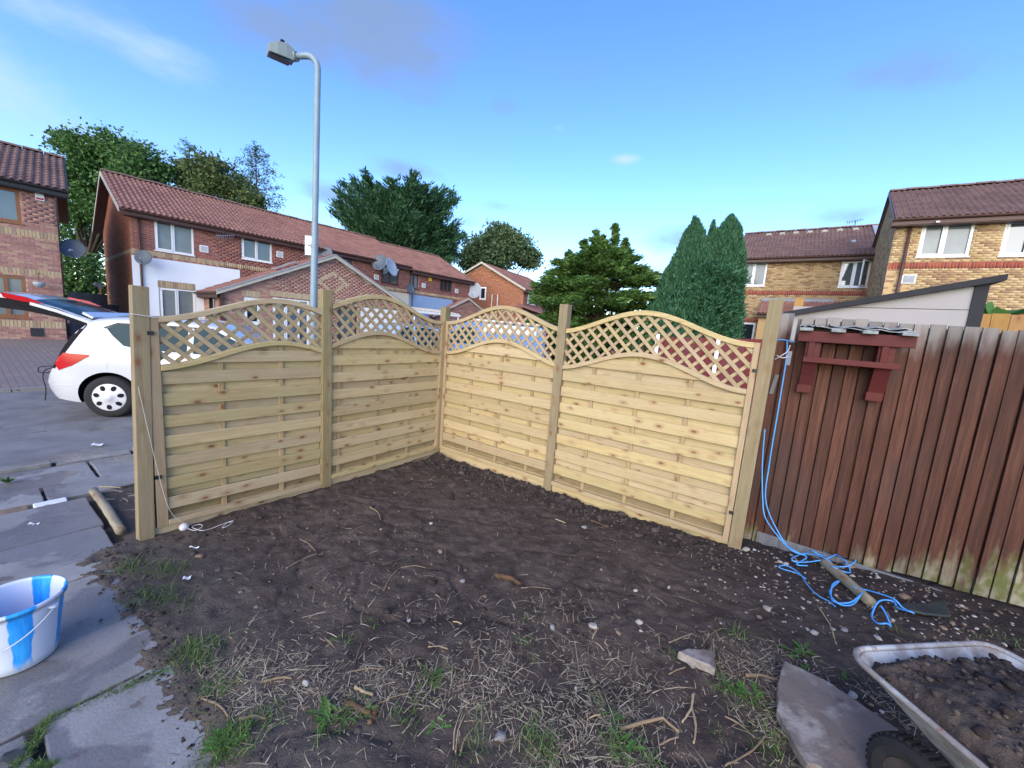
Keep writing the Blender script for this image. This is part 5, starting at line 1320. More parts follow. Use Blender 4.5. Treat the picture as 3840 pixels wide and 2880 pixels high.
b = MB(); b.tube([(.045 * math.cos(t) + .01, -.03 + .045 * math.sin(t), 0) for t in np.linspace(0, 2 * math.pi, 17)], .006, 5); b.box(-.08, .06, .020, .029, -.012, .012); b.build('clamp', MATS['steel'], sg)

# ------------------------------------------------------------------ vehicles
def interp(pts):
    xs = [p[0] for p in pts]; ys = [p[1] for p in pts]
    return lambda x: float(np.interp(x, xs, ys))
def boolean_cut(ob, cutters):
    for c in cutters:
        m = ob.modifiers.new('cut', 'BOOLEAN'); m.operation = 'DIFFERENCE'; m.object = c; m.solver = 'EXACT'
        try: m.material_mode = 'TRANSFER'
        except Exception: pass
    dg = bpy.context.evaluated_depsgraph_get(); ev = ob.evaluated_get(dg)
    me = bpy.data.meshes.new_from_object(ev, preserve_all_data_layers=True, depsgraph=dg)
    ob.modifiers.clear(); ob.data = me
    for c in cutters: bpy.data.objects.remove(c, do_unlink=True)
class Vehicle:
    def __init__(s, name, label, cat, loc, ang, x0, x1, half, top, bot, belt, roof_in=.80, paint='car_white', group=None, round_=.10, ends=.72):
        s.root = thing(name, label, cat, loc, RAD(ang), group)
        s.top, s.bot, s.belt, s.half, s.x0, s.x1, s.roof_in, s.rd, s.ends = interp(top), interp(bot), interp(belt), half, x0, x1, roof_in, round_, ends
        s.paint = paint
    def plan(s, x):
        L = s.x1 - s.x0; e = min(x - s.x0, s.x1 - x) / .55
        return s.half * (1 - (1 - s.ends) * max(0, 1 - e) ** 2.2)
    def hw(s, x, z):
        zt, zb, zl = s.top(x), s.bot(x), s.belt(x); w = s.plan(x)
        t = (z - zb) / max(.05, (zl - zb)); 
        if z < zl: k = 1 - .07 * max(0, 1 - t / .35) ** 2 - .035 * max(0, (t - .55) / .45) ** 2
        else: k = .965 - (.965 - s.roof_in) * (z - zl) / max(.2, 1.5 - .9) * 1.0
        zr = zt - s.rd
        if z > zr: q = min(1, (z - zr) / s.rd); k *= max(0.0, 1 - q ** 2.6) ** .42
        return max(.0, w * k)
    def body(s, n=74, m=26, cut=None, extra=()):
        xs = np.linspace(s.x0, s.x1, n); vs = []; fs = []
        for x in xs:
            zb, zt = s.bot(x), s.top(x); zz = list(np.linspace(zb, zt - s.rd, m - 9)) + [zt - s.rd + s.rd * (1 - (1 - k / 9) ** 1.8) for k in range(1, 10)]
            for z in zz: vs.append((x, -s.hw(x, z) - .0005, z))
            for z in reversed(zz): vs.append((x, s.hw(x, z) + .0005, z))
        M = 2 * m
        for i in range(n - 1):
            for k in range(M): fs.append((i * M + k, i * M + (k + 1) % M, (i + 1) * M + (k + 1) % M, (i + 1) * M + k))
        fs += [tuple(range(M)), tuple((n - 1) * M + k for k in range(M - 1, -1, -1))]
        b = MB(); b.add(vs, fs); o = b.build('body', MATS[s.paint], s.root, smooth=False)
        bm = bmesh.new(); bm.from_mesh(o.data); bmesh.ops.remove_doubles(bm, verts=bm.verts, dist=.0001); bmesh.ops.recalc_face_normals(bm, faces=bm.faces); bm.to_mesh(o.data); bm.free()
        cutters = list(extra)
        if cut:
            for (x, z, r) in cut:
                c = MB(); c.lathe([(r, -s.half - .3), (r, s.half + .3)], 40, (x, 0, z), 'y', True); c.v = [(p[0], p[1], p[2]) for p in c.v]
                co = c.build('cutter', MATS['plastic_dark'], s.root)
                bm = bmesh.new(); bm.from_mesh(co.data); bmesh.ops.recalc_face_normals(bm, faces=bm.faces); bm.to_mesh(co.data); bm.free()
                cutters.append(co)
        if cutters:
            bpy.context.view_layer.update(); boolean_cut(o, cutters)
        o.data.polygons.foreach_set('use_smooth', [True] * len(o.data.polygons))
        try: o.data.set_sharp_from_angle(angle=RAD(38))
        except Exception: pass
        s.body_o = o; return o
    def skin(s, name, poly, side, mat, off=.004, parent=None, seg=8):
        "patch on the car's side: polygon rows in (x, z) given as left and right boundary lines"
        b = MB(); A, Bc = poly; vs = []; fs = []
        for i in range(seg + 1):
            p = Vector(np_lerp(A, i / seg)); q = Vector(np_lerp(Bc, i / seg))
            for k in range(seg + 1):
                r = p.lerp(q, k / seg); vs.append((r[0], side * (s.hw(r[0], r[1]) + off), r[1]))
        for i in range(seg):
            for k in range(seg): fs.append((i * (seg + 1) + k, i * (seg + 1) + k + 1, (i + 1) * (seg + 1) + k + 1, (i + 1) * (seg + 1) + k))
        b.add(vs, fs); return b.build(name, MATS[mat], parent or s.root, smooth=True)
    def screen(s, name, xa, xb, mat, off=.006, wid=.90, parent=None):
        "windscreen or rear glass lying on the sloping top between two stations"
        b = MB(); vs = []; fs = []; n = 10
        for i in range(n + 1):
            x = xa + (xb - xa) * i / n; zt = s.top(x)
            for k in range(n + 1):
                t = -1 + 2 * k / n; y = t * s.plan(x) * wid * .80; z = zt - .012 - .055 * abs(t) ** 2.2 + off; vs.append((x, y, z))
        for i in range(n):
            for k in range(n): fs.append((i * (n + 1) + k, i * (n + 1) + k + 1, (i + 1) * (n + 1) + k + 1, (i + 1) * (n + 1) + k))
        b.add(vs, fs); return b.build(name, MATS[mat], parent or s.root, smooth=True)
    def wheel(s, x, side, R=.32, W=.20, holes=True):
        y = side * (s.half - .10); e = empty('wheel', (x, y, R)); e.parent = s.root
        b = MB(); b.lathe([(R * .66, -W * .5), (R * .86, -W * .52), (R * .97, -W * .40), (R, -W * .2), (R, W * .2), (R * .97, W * .40), (R * .86, W * .52), (R * .66, W * .5), (R * .60, 0), (R * .66, -W * .5)], 40, axis='y')
        b.build('tyre', MATS['tyre'], e, smooth=True)
        b = MB(); f = side * W * .47; n = 7 * 8
        # wheel cover with seven oval holes: dish plus dark ovals set into it
        b.lathe([(R * .68, side * W * .40), (R * .67, f), (R * .60, f + side * .004), (R * .40, f + side * .018), (R * .16, f + side * .022), (R * .13, f + side * .034), (.001, f + side * .036)], 42, axis='y'); b.build('wheel_cover', MATS['hub_silver'], e, smooth=True)
        if holes:
            for k in range(7):
                a = 2 * math.pi * (k + .25) / 7; c = Vector((math.cos(a), 0, math.sin(a))); t = Vector((-math.sin(a), 0, math.cos(a)))
                b = MB(); vs = [c * (R * .47) + Vector((0, f + side * .019, 0))]
                for q in range(12):
                    g = 2 * math.pi * q / 12; vs.append(c * (R * .47 + R * .125 * math.cos(g)) + t * (R * .10 * math.sin(g)) + Vector((0, f + side * (.0165 - .008 * math.cos(g)), 0)))
                b.add(vs, [(0, 1 + q, 1 + (q + 1) % 12) for q in range(12)]); b.build('cover_hole', MATS['plastic_dark'], e)
        return e
def np_lerp(line, t):
    n = len(line) - 1; f = t * n; i = min(n - 1, int(f)); f -= i
    return (line[i][0] + (line[i + 1][0] - line[i][0]) * f, line[i][1] + (line[i + 1][1] - line[i][1]) * f)

# white hatchback with its tailgate up (local +x is forward, -y the side we see)
ca = 18.0; cd = Vector((math.cos(RAD(ca)), math.sin(RAD(ca)), 0)); cn_ = Vector((-cd.y, cd.x, 0))
wl = hit(418, 1566, 0, road_z); HWc = .875
cl = wl + cn_ * (HWc - .02); cl.z = road_z(wl.x, wl.y)
V = Vehicle('white_hatchback', 'white hatchback with its tailgate open, parked behind the left panels', 'car', cl, ca, -.82, 3.46, HWc,
    [(-.82, .62), (-.78, .70), (-.68, .86), (-.55, 1.10), (-.40, 1.36), (-.22, 1.545), (.0, 1.585), (.5, 1.615), (1.1, 1.60), (1.42, 1.555), (2.25, 1.06), (2.6, 1.0), (3.1, .88), (3.35, .74), (3.46, .60)],
    [(-.82, .40), (-.70, .27), (-.4, .23), (0, .22), (2.6, .20), (3.2, .22), (3.46, .36)],
    [(-.82, 1.2), (-.3, 1.12), (.3, 1.10), (1.0, 1.04), (2.0, 1.0), (3.46, 1.2)], .80, 'car_white', None, .10, .80)
trunk = MB(); trunk.prism([(-1.4, -.60, 1.47), (-.30, -.60, 1.47), (.35, -.60, 1.42), (.35, -.60, .66), (-.55, -.60, .66), (-1.4, -.60, .72)], (0, 1.2, 0))
tro = trunk.build('cutter', MATS['plastic_dark'], V.root)
bm = bmesh.new(); bm.from_mesh(tro.data); bmesh.ops.recalc_face_normals(bm, faces=bm.faces); bm.to_mesh(tro.data); bm.free()
V.body(90, 30, [(0, .33, .385), (2.64, .33, .385)], [tro])
for x in (0, 2.64):
    for sd in (-1, 1): V.wheel(x, sd, .325, .205)
for sd in (-1, 1):
    V.skin('side_window', ([(-.02, 1.38), (.10, 1.455), (.34, 1.475)], [(.06, 1.27), (.20, 1.13), (.34, 1.10)]), sd, 'car_glass')
    V.skin('side_window', ([(.42, 1.475), (.75, 1.48), (1.00, 1.475)], [(.42, 1.095), (.75, 1.07), (1.00, 1.06)]), sd, 'car_glass')
    V.skin('side_window', ([(1.08, 1.475), (1.35, 1.45), (1.78, 1.23)], [(1.08, 1.055), (1.45, 1.03), (1.95, 1.02)]), sd, 'car_glass')
    V.skin('tail_lamp', ([(-.665, .84), (-.52, .985), (-.22, .975)], [(-.60, .72), (-.42, .80), (-.20, .955)]), sd, 'lamp_red', .008)
    V.skin('window_trim', ([(-.06, 1.395), (.10, 1.475), (1.35, 1.475)], [(-.04, 1.375), (.10, 1.456), (1.35, 1.456)]), sd, 'black_trim', .005)
    # door shut lines, sill and handle
    for x in (.38, 1.04, 2.02): V.skin('shut_line', ([(x, .42), (x, 1.04)], [(x + .012, .42), (x + .012, 1.04)]), sd, 'plastic_dark', .003)
    V.skin('door_handle', ([(.50, .985), (.68, .99)], [(.50, .955), (.68, .96)]), sd, 'car_white', .025)
    V.skin('head_lamp', ([(2.95, .80), (3.38, .70)], [(2.95, .70), (3.36, .58)]), sd, 'lamp_clear', .008)
    b = MB(); b.lathe([(.001, -.08), (.06, -.07), (.085, 0), (.06, .06), (.001, .075)], 14); b.v = [(1.78 + p[0] * .7, sd * (.93 + p[1] * 1.1), 1.10 + p[2]) for p in b.v]; b.build('door_mirror', MATS['plastic_dark'], V.root, smooth=True)
V.skin('fuel_flap', ([(-.20, .93), (.0, .93)], [(-.20, .75), (.0, .75)]), -1, 'car_white', .004)
V.screen('windscreen', 1.50, 2.18, 'car_glass')
V.skin('rear_bumper_crease', ([(-.70, .50), (-.40, .52)], [(-.70, .49), (-.40, .51)]), -1, 'hub_silver', .004)
V.skin('aperture_trim', ([(-.36, 1.44), (-.54, 1.12), (-.76, .74)], [(-.25, 1.42), (-.44, 1.08), (-.655, .74)]), -1, 'plastic_dark', .006)
# raised tailgate
tg = empty('tailgate', (-.24, 0, 1.50)); tg.parent = V.root
ln = [(0, 0), (-.20, .080), (-.45, .175), (-.75, .262), (-1.00, .315), (-1.20, .325), (-1.34, .27)]
th = [.07, .10, .12, .15, .19, .20, .14]
def gate(name, i0, i1, w0, mat, d0=0.0, d1=None, parent=tg, inner=False):
    b = MB(); vs = []; fs = []; N_ = 9
    for i in range(i0, i1 + 1):
        x, z = ln[i]
        for lay in (0, 1):
            for k in range(N_):
                t = -1 + 2 * k / (N_ - 1); y = t * (w0 - .05 * (i == len(ln) - 1)); zz = z - .04 * abs(t) ** 2.4
                vs.append((x, y, zz - (d0 if lay == 0 else (d1 if d1 is not None else th[i]))))
    R2 = 2 * N_
    for i in range(i1 - i0):
        for k in range(N_ - 1):
            a = i * R2 + k; fs.append((a, a + 1, a + R2 + 1, a + R2)); a += N_; fs.append((a, a + R2, a + R2 + 1, a + 1))
        for k in (0, N_ - 1): a = i * R2 + k; fs.append((a, a + R2, a + R2 + N_, a + N_))
    for i in (0, i1 - i0):
        for k in range(N_ - 1): a = i * R2 + k; fs.append((a, a + N_, a + N_ + 1, a + 1))
    b.add(vs, fs); return b.build(name, MATS[mat], parent, smooth=False)
gate('gate_glass', 0, 3, .56, 'car_glass', .0, .02)
gate('gate_panel', 3, 6, .58, 'car_white', .0, .05)
gate('inner_trim', 0, 6, .54, 'plastic_dark', .055, None)
for sd in (-1, 1):
    b = MB(); 
    for i in range(3): 
        (x0, z0_), (x1, z1_) = ln[i], ln[i + 1]; b.obox((x0, sd * .56, z0_ - .045), (x1 - x0, 0, z1_ - z0_), (0, sd * .06, -.02), (0, 0, -.045))
    b.build('gate_edge', MATS['car_white'] if True else None, tg)
    b = MB(); b.prism([(-.10, sd * .585, -.03), (-.45, sd * .60, .12), (-.80, sd * .60, .21), (-1.30, sd * .58, .24), (-1.28, sd * .58, .10), (-.80, sd * .60, .06), (-.42, sd * .60, -.01), (-.10, sd * .585, -.12)], (0, sd * .02, 0)); b.build('gate_side', MATS['plastic_dark'], tg)
    b = MB(); b.prism([(-.60, sd * .59, .185), (-.78, sd * .60, .262), (-1.05, sd * .60, .305), (-1.03, sd * .59, .235), (-.82, sd * .59, .195)], (0, sd * .035, 0)); b.build('gate_lamp', MATS['lamp_red'], tg)
    b = MB(); b.tube([(-.02, sd * .52, -.10), (-.42, sd * .53, .12)], .012, 8); b.tube([(-.02, sd * .52, -.10), (.12, sd * .52, -.25)], .008, 8); b.build('gas_strut', MATS['plastic_dark'], tg)
b = MB(); b.obox((-.08, -.55, .0), (-.12, 0, .07), (0, 1.1, 0), (.02, 0, .03)); b.build('spoiler', MATS['car_white'], tg)
b = MB(); b.tube(curve_pts([(-.72, -.5, .74), (-.86, -.62, .70), (-.80, -.80, .62), (-.74, -.86, .45), (-.80, -.80, .25)], 6), .006, 6); b.tube(curve_pts([(-.72, -.5, .74), (-.98, -.55, .72), (-1.02, -.5, .62), (-.80, -.55, .66)], 6), .006, 6); b.build('luggage_strap', MATS['plastic_dark'], V.root)

def simple_car(name, label, loc, ang, paint, glass='car_glass', tall=1.46, group='cars seen through the trellis'):
    k = tall / 1.46
    c = Vehicle(name, label, 'car', loc, ang, -.75, 3.25, .84, [(-.75, .80), (-.66, 1.0), (-.30, 1.38 * k), (.2, 1.46 * k), (1.0, 1.46 * k), (1.3, 1.40 * k), (2.1, 1.0), (2.9, .86), (3.15, .72), (3.25, .58)],
        [(-.75, .42), (-.5, .25), (3.0, .22), (3.25, .36)], [(-.75, .98), (3.25, .92)], .78, paint, group)
    c.body(48, 20, [(0, .31, .36), (2.48, .31, .36)])
    for x in (0, 2.48):
        for sd in (-1, 1): c.wheel(x, sd, .31, .19, False)
    for sd in (-1, 1):
        c.skin('side_window', ([(-.15, 1.30 * k), (.25, 1.38 * k), (.72, 1.38 * k)], [(.0, 1.0), (.3, .98), (.72, .97)]), sd, glass); c.skin('side_window', ([(.80, 1.38 * k), (1.15, 1.36 * k), (1.62, 1.16)], [(.80, .97), (1.2, .96), (1.75, .95)]), sd, glass)
        c.skin('tail_lamp', ([(-.66, .95), (-.45, .93)], [(-.66, .75), (-.42, .75)]), sd, 'lamp_red', .008); c.skin('head_lamp', ([(2.85, .76), (3.15, .66)], [(2.85, .66), (3.15, .56)]), sd, 'lamp_clear', .008)
    c.screen('windscreen', 1.36, 2.02, glass); c.screen('rear_screen', -.62, -.32, glass)
    return c
p = at_y(1640, 1200, 13.2); simple_car('silver_blue_car', 'silver-blue people carrier beyond the corner post trellis', (p.x - .3, 12.4, -.05), 230, 'car_silver', tall=1.78)
p = at_y(2385, 1262, 17.0); simple_car('blue_car', 'bright blue car seen through the trellis by the red fence', (p.x - .9, 16.6, .32), 12, 'car_blue')
# van with coloured rear panel
vn = Vehicle('parked_van', 'blue van with white roof and orange-red rear, behind the trellis', 'van', (-.05, 14.9, .0), 205, -.9, 3.9, .95, [(-.9, 1.92), (-.8, 2.0), (2.2, 2.0), (2.6, 1.9), (3.3, 1.2), (3.8, 1.05), (3.9, .8)], [(-.9, .4), (3.9, .35)], [(-.9, 1.2), (3.9, 1.15)], .90, 'van_blue', None, .12, .92)
vn.body(48, 20, [(0, .33, .38), (2.9, .33, .38)])
for x in (0, 2.9):
    for sd in (-1, 1): vn.wheel(x, sd, .33, .2, False)
for sd in (-1, 1): vn.skin('side_window', ([(1.9, 1.75), (2.3, 1.75), (2.75, 1.55)], [(1.9, 1.2), (2.4, 1.2), (2.95, 1.2)]), sd, 'car_glass'); vn.skin('side_stripe', ([(-.7, 1.95), (1.6, 1.95)], [(-.7, 1.62), (1.6, 1.62)]), sd, 'white_frame', .004)
b = MB(); b.box(-.915, -.905, -.82, .82, .95, 1.80); b.build('rear_panel', MATS['orange_panel'], vn.root); b = MB(); b.box(-.925, -.916, -.82, .82, .62, .93); b.build('lower_panel', MATS['car_red'], vn.root)
b = MB(); b.box(-.935, -.917, .62, .80, .98, 1.14); b.build('marker_panel', MATS['yellow_panel'], vn.root); b = MB(); b.box(-.7, 1.9, -.78, .78, 1.99, 2.06); b.build('roof_panel', MATS['white_frame'], vn.root, bevel=.02)
b = MB(); b.box(-.93, -.917, -.55, .40, 1.28, 1.60); b.build('rear_window', MATS['lamp_clear'], vn.root)
p = at_y(2080, 1250, 19); simple_car('dark_red_car', 'dark red car half hidden beside the van', (p.x + .2, 18.6, .1), 150, 'car_red')

# ------------------------------------------------------------------ fences beyond
rf = thing('red_fence', 'dark red boarded fence with white concrete posts in front of the cypress', 'fence', Vector((at_y(2452, 1420, 12.2).x, 12.2, .2)))
r0 = rf.location.copy(); r1p = at_y(2870, 1300, 11.4); rd_ = (Vector((r1p.x, 11.4, .2)) - r0); rl = rd_.length; rdn = rd_.normalized(); rn = Vector((-rdn.y, rdn.x, 0))
k = int(rl / .115) + 14
for i in range(k):
    b = MB(); q = rdn * (i * .115); zt_ = 1.72 + .028 * i * .6 * .115 / .115 * .35
    b.obox(q, rdn * .112, rn * .018, Vector((0, 0, zt_ + .0))); b.build('board', MATS['red_board'], rf)
for j in range(4):
    b = MB(); q = rdn * (j * 1.72 - .10) - rn * .05; b.obox(q, rdn * .11, rn * .10, Vector((0, 0, 1.80 + .03 * j))); b.build('concrete_post', MATS['white_frame'], rf)
gf = thing('grey_fence', 'weathered grey boarded fence between the two left houses', 'fence', (A.P(.1, 1.2, .2)))
e_ = B.P(-.1, 3.0, .2); d_ = (e_ - gf.location); dl_ = d_.length; d_ = Vector((d_.x, d_.y, 0)).normalized(); n_ = Vector((-d_.y, d_.x, 0))
for i in range(int(dl_ / .125)):
    b = MB(); q = d_ * (i * .125); b.obox(q, d_ * .122, n_ * .02, Vector((0, 0, 1.72 if i < dl_ / .125 * .72 else 1.35))); b.build('board', MATS['grey_board'], gf)
sl_ = thing('security_lamp', 'white floodlight on a timber post at the far corner of the terrace', 'lamp', B.P(-.35, 6.4, 2.35))
b = MB(); b.box(-.16, .16, -.10, .10, -.09, .09); o = b.build('lamp_head', MATS['white_frame'], sl_, bevel=.03); o.rotation_euler = (0, .5, .8)
b = MB(); b.box(-.05, .05, .05, .15, -2.2, -.10); b.build('post', MATS['orange_board'], sl_)
# ------------------------------------------------------------------ trees
m_foliage('leaf_oak', [(0.029, 0.0749, 0.0234), (0.0548, 0.131, 0.0328), (0.0886, 0.1872, 0.0467), (0.1209, 0.2246, 0.0655)])
m_foliage('leaf_olive', [(0.0567, 0.0891, 0.0292), (0.0939, 0.1377, 0.0437), (0.1377, 0.1863, 0.0638), (0.0729, 0.1134, 0.0546)])
m_foliage('leaf_dark', [(0.0185, 0.0585, 0.0333), (0.0323, 0.0926, 0.0462), (0.0508, 0.1316, 0.0564), (0.0693, 0.1608, 0.0667)], trans=.12)
m_foliage('leaf_gold', [(0.0353, 0.0883, 0.0276), (0.0796, 0.1669, 0.0368), (0.1501, 0.2551, 0.0551), (0.053, 0.1177, 0.0368)], trans=.15)
m_foliage('leaf_thuja', [(0.0239, 0.0824, 0.0441), (0.0376, 0.1188, 0.0596), (0.0581, 0.1584, 0.0752), (0.0308, 0.095, 0.0467)], trans=.10)
m_foliage('leaf_far', [(0.0702, 0.117, 0.0546), (0.1014, 0.1638, 0.0702), (0.1404, 0.2028, 0.0936)])
m_foliage('leaf_bright', [(.06, .15, .03), (.09, .22, .045), (.05, .12, .03)])
m_plain('bark', (.085, .062, .045), .9, .35, 9, bump=.6)
def leaf_mesh(name, C, D, Ln, Wd, mat, rng):
    "diamond leaves: centres, long axes, lengths, widths"
    n = len(C); D = D / np.maximum(1e-6, np.linalg.norm(D, axis=1, keepdims=True)); r = rng.normal(size=(n, 3)); S = np.cross(D, r); S /= np.maximum(1e-6, np.linalg.norm(S, axis=1, keepdims=True))
    L = Ln[:, None] / 2; W = Wd[:, None] / 2
    V = np.stack([C - D * L, C + S * W - D * L * .1, C + D * L, C - S * W - D * L * .1], 1).reshape(-1, 3)
    return np_mesh(name, V, np.arange(4 * n).reshape(n, 4), MATS[mat])
def trunk_tubes(root, paths, name='trunk', mat='bark'):
    b = MB()
    for pts, r0, r1 in paths: b.tube(pts, [r0 + (r1 - r0) * i / (len(pts) - 1) for i in range(len(pts))], 7)
    return b.build(name, MATS[mat], root, smooth=True)
def broadleaf(name, label, y, lobes, base_px, mat, seed, leaf=.26, per=26, clumps=1.0, depth=.8, zb=.2):
    "lobes: (px, py, radius px) in the 2212-wide view; each lobe becomes a ball of leafy clumps at its own depth"
    rng = np.random.default_rng(seed); bx = at_y(base_px * 1.736, 1200, y).x
    root = thing(name, label, 'tree', (bx, y, zb)); Cs = []; Ds = []; limbs = []
    for (px, py, pr) in lobes:
        dy = rng.uniform(-1, 1) * depth * 2.2; c = at_y(px * 1.736, py * 1.736, y + dy); R = pr * 1.736 / FPX * (y + dy)
        limbs.append((c, R))
        nc = int(clumps * 30 * (R / 1.2) ** 1.6) + 8
        for _ in range(nc):
            d = rng.normal(size=3); d /= np.linalg.norm(d); rr = R * .84 * rng.uniform(.3, 1.0) ** .55
            cc = np.array(c) + d * rr * np.array([1, 1, .92]); k = int(per * rng.uniform(.6, 1.4)); s = R * rng.uniform(.16, .30)
            Cs.append(cc + rng.normal(size=(k, 3)) * s * np.array([1, 1, .7])); Ds.append(rng.normal(size=(k, 3)) + d * .8 + np.array([0, 0, -.25]))
    C = np.concatenate(Cs) - np.array(root.location); D = np.concatenate(Ds); n = len(C)
    link('crown', leaf_mesh('crown', C, D, rng.uniform(.7, 1.4, n) * leaf, rng.uniform(.5, .9, n) * leaf, mat, rng), root)
    top = max(c.z for c, R in limbs); P = []; t0 = Vector((0, 0, 0)); fork = Vector((0, 0, (top - zb) * .42)); P.append(([t0, fork * .5 + Vector((.1, 0, 0)), fork], .32, .20))
    for c, R in limbs:
        e = c - root.location; P.append(([fork * .8, fork.lerp(e, .5) + Vector((rng.uniform(-.3, .3), rng.uniform(-.3, .3), .2)), e], .12, .02))
        for _ in range(5):
            d = Vector(rng.normal(size=3)); d.normalize(); P.append(([e, e + d * R * .55, e + d * R * .95 + Vector((0, 0, .1))], .035, .006))
    trunk_tubes(root, P); return root
def conifer(name, label, base, height, radius, mat, seed, nb=170, up=.3, droop=0.0, spray=.32, wid=.3, per=60, tops=(), inner=.30, start=.02, squash=1.0, ragged=.3, cat='tree', tuft=.13, lead=.35):
    "whorled branches from a stem, each carrying flattened sprays; radius(t): crown radius over relative height; tops: extra leaders (dx, dy, top)"
    rng = np.random.default_rng(seed); root = thing(name, label, cat, base); Cs = []; Ds = []; P = []; sub = []
    stems = [(0.0, 0.0, height, 1.0)] + [(dx, dy, h, f) for dx, dy, h, f in tops]
    for (dx, dy, hh, f) in stems:
        P.append(([Vector((dx * .1, dy * .1, 0)), Vector((dx * .7, dy * .7, hh * .4)), Vector((dx, dy, hh))], .02 * height, .012))
        side_ = f < 1; cnt = int(nb * f)
        for i in range(cnt):
            t = (.70 + .30 * (i + rng.random()) / cnt) if side_ else start + (1 - start) * ((i + rng.random()) / cnt) ** .9; az = rng.uniform(0, 2 * math.pi) if i % 3 else i * 2.4
            R = (lead * ((1 - t) / .30) ** .8 + .06 if side_ else max(.05, radius(t))) * rng.uniform(1 - ragged, 1 + ragged * .55)
            z0 = t * hh; o = np.array([dx * min(1, t * 1.3), dy * min(1, t * 1.3), z0]); d = np.array([math.cos(az), math.sin(az) * squash, up * (.6 + .8 * t)])
            tip = o + d * R; mid = o + d * R * .55 + np.array([0, 0, -droop * R * .1])
            tip = tip + np.array([0, 0, -droop * R * .35])
            if R > .35: sub.append(([Vector(o), Vector(mid), Vector(tip)], .014 + .012 * R, .004))
            k = int(per * (.35 + R / max(.3, height * .22))); s = rng.uniform(inner, 1.05, k) ** .8
            base_p = np.where(s[:, None] < .55, o + (mid - o) * (s[:, None] / .55), mid + (tip - mid) * ((s[:, None] - .55) / .45))
            sd = np.stack([-d[1] * np.ones(k), d[0] * np.ones(k), np.zeros(k)], 1); sd /= np.linalg.norm(sd, axis=1, keepdims=True)
            lat = rng.normal(size=(k, 1)) * R * .20 * (1.25 - s[:, None])
            Cs.append(base_p + sd * lat + rng.normal(size=(k, 3)) * np.array([.05, .05, .045]) * (1 + R * .4) * tuft / .13)
            dd = d / np.linalg.norm(d); Ds.append(dd[None] * 1.0 + sd * np.sign(lat) * .6 + rng.normal(size=(k, 3)) * .30 + np.array([0, 0, -.12 * droop]))
    C = np.concatenate(Cs); D = np.concatenate(Ds); n = len(C)
    link('crown', leaf_mesh('crown', C, D, rng.uniform(.6, 1.35, n) * spray, rng.uniform(.6, 1.2, n) * wid * spray, mat, rng), root)
    tr = trunk_tubes(root, P); b = MB()
    for pts, r0, r1 in sub: b.tube(pts, [r0, (r0 + r1) / 2, r1], 4, False)
    b.build('branches', MATS['bark'], root); return root

broadleaf('oak_tree', 'big leafy tree behind the two left houses', 25, [(180, 335, 48), (240, 322, 44), (300, 348, 48), (338, 378, 34), (150, 385, 46), (215, 390, 56), (285, 400, 52), (160, 455, 44), (215, 450, 40), (163, 525, 50), (168, 590, 50), (195, 640, 45), (140, 305, 24), (150, 650, 40)], 200, 'leaf_oak', 1, .19, 40, 1.35)
broadleaf('olive_tree', 'dull olive-green tree behind the terrace roof', 28, [(405, 375, 30), (440, 365, 36), (480, 385, 42), (520, 415, 34), (460, 410, 46), (415, 410, 34), (545, 440, 24)], 460, 'leaf_olive', 2, .19, 38, 1.3)
broadleaf('far_tree', 'pale green round tree behind the gable house', 44, [(1075, 512, 32), (1035, 538, 34), (1112, 535, 38), (1142, 558, 28), (1070, 552, 44), (1018, 560, 28), (1090, 500, 18)], 1075, 'leaf_far', 3, .30, 34, 1.3)
# thin bare-limbed pine by the olive tree
pb = at_y(962, 820, 27.0); ph = at_y(962, 550, 27.0).z - .2
rng_ = np.random.default_rng(5)
pine = thing('thin_pine', 'thin half-bare pine with open branches left of the lamp post', 'tree', (pb.x, 27.0, .2))
P = [([Vector((0, 0, 0)), Vector((.1, 0, ph * .5)), Vector((0, 0, ph))], .16, .02)]; Cs = []; Ds = []
for i in range(46):
    t = .42 + .58 * (i / 46); az = i * 2.4; R = (1 - t) * 3.6 + .45; R *= rng_.uniform(.6, 1.25); o_ = Vector((0, 0, t * ph)); d = Vector((math.cos(az) * 1.15, math.sin(az) * .7, .22 + .25 * rng_.random())); tip = o_ + d * R
    P.append(([o_, o_ + d * R * .5 + Vector((0, 0, -.08)), tip], .030, .006))
    for q in np.linspace(.35, 1.0, int(4 + R * 4)):
        c = o_ + d * R * q
        for _ in range(2):
            e = c + Vector(rng_.normal(size=3) * .22); P.append(([c, e], .008, .003)) if rng_.random() < .5 else None
            k = 7; Cs.append(np.array(e) + rng_.normal(size=(k, 3)) * .09); Ds.append(rng_.normal(size=(k, 3)) + np.array(d))
C = np.concatenate(Cs); D = np.concatenate(Ds); n = len(C); link('crown', leaf_mesh('crown', C, D, rng_.uniform(.12, .26, n), rng_.uniform(.03, .06, n), 'leaf_dark', rng_), pine); trunk_tubes(pine, P)
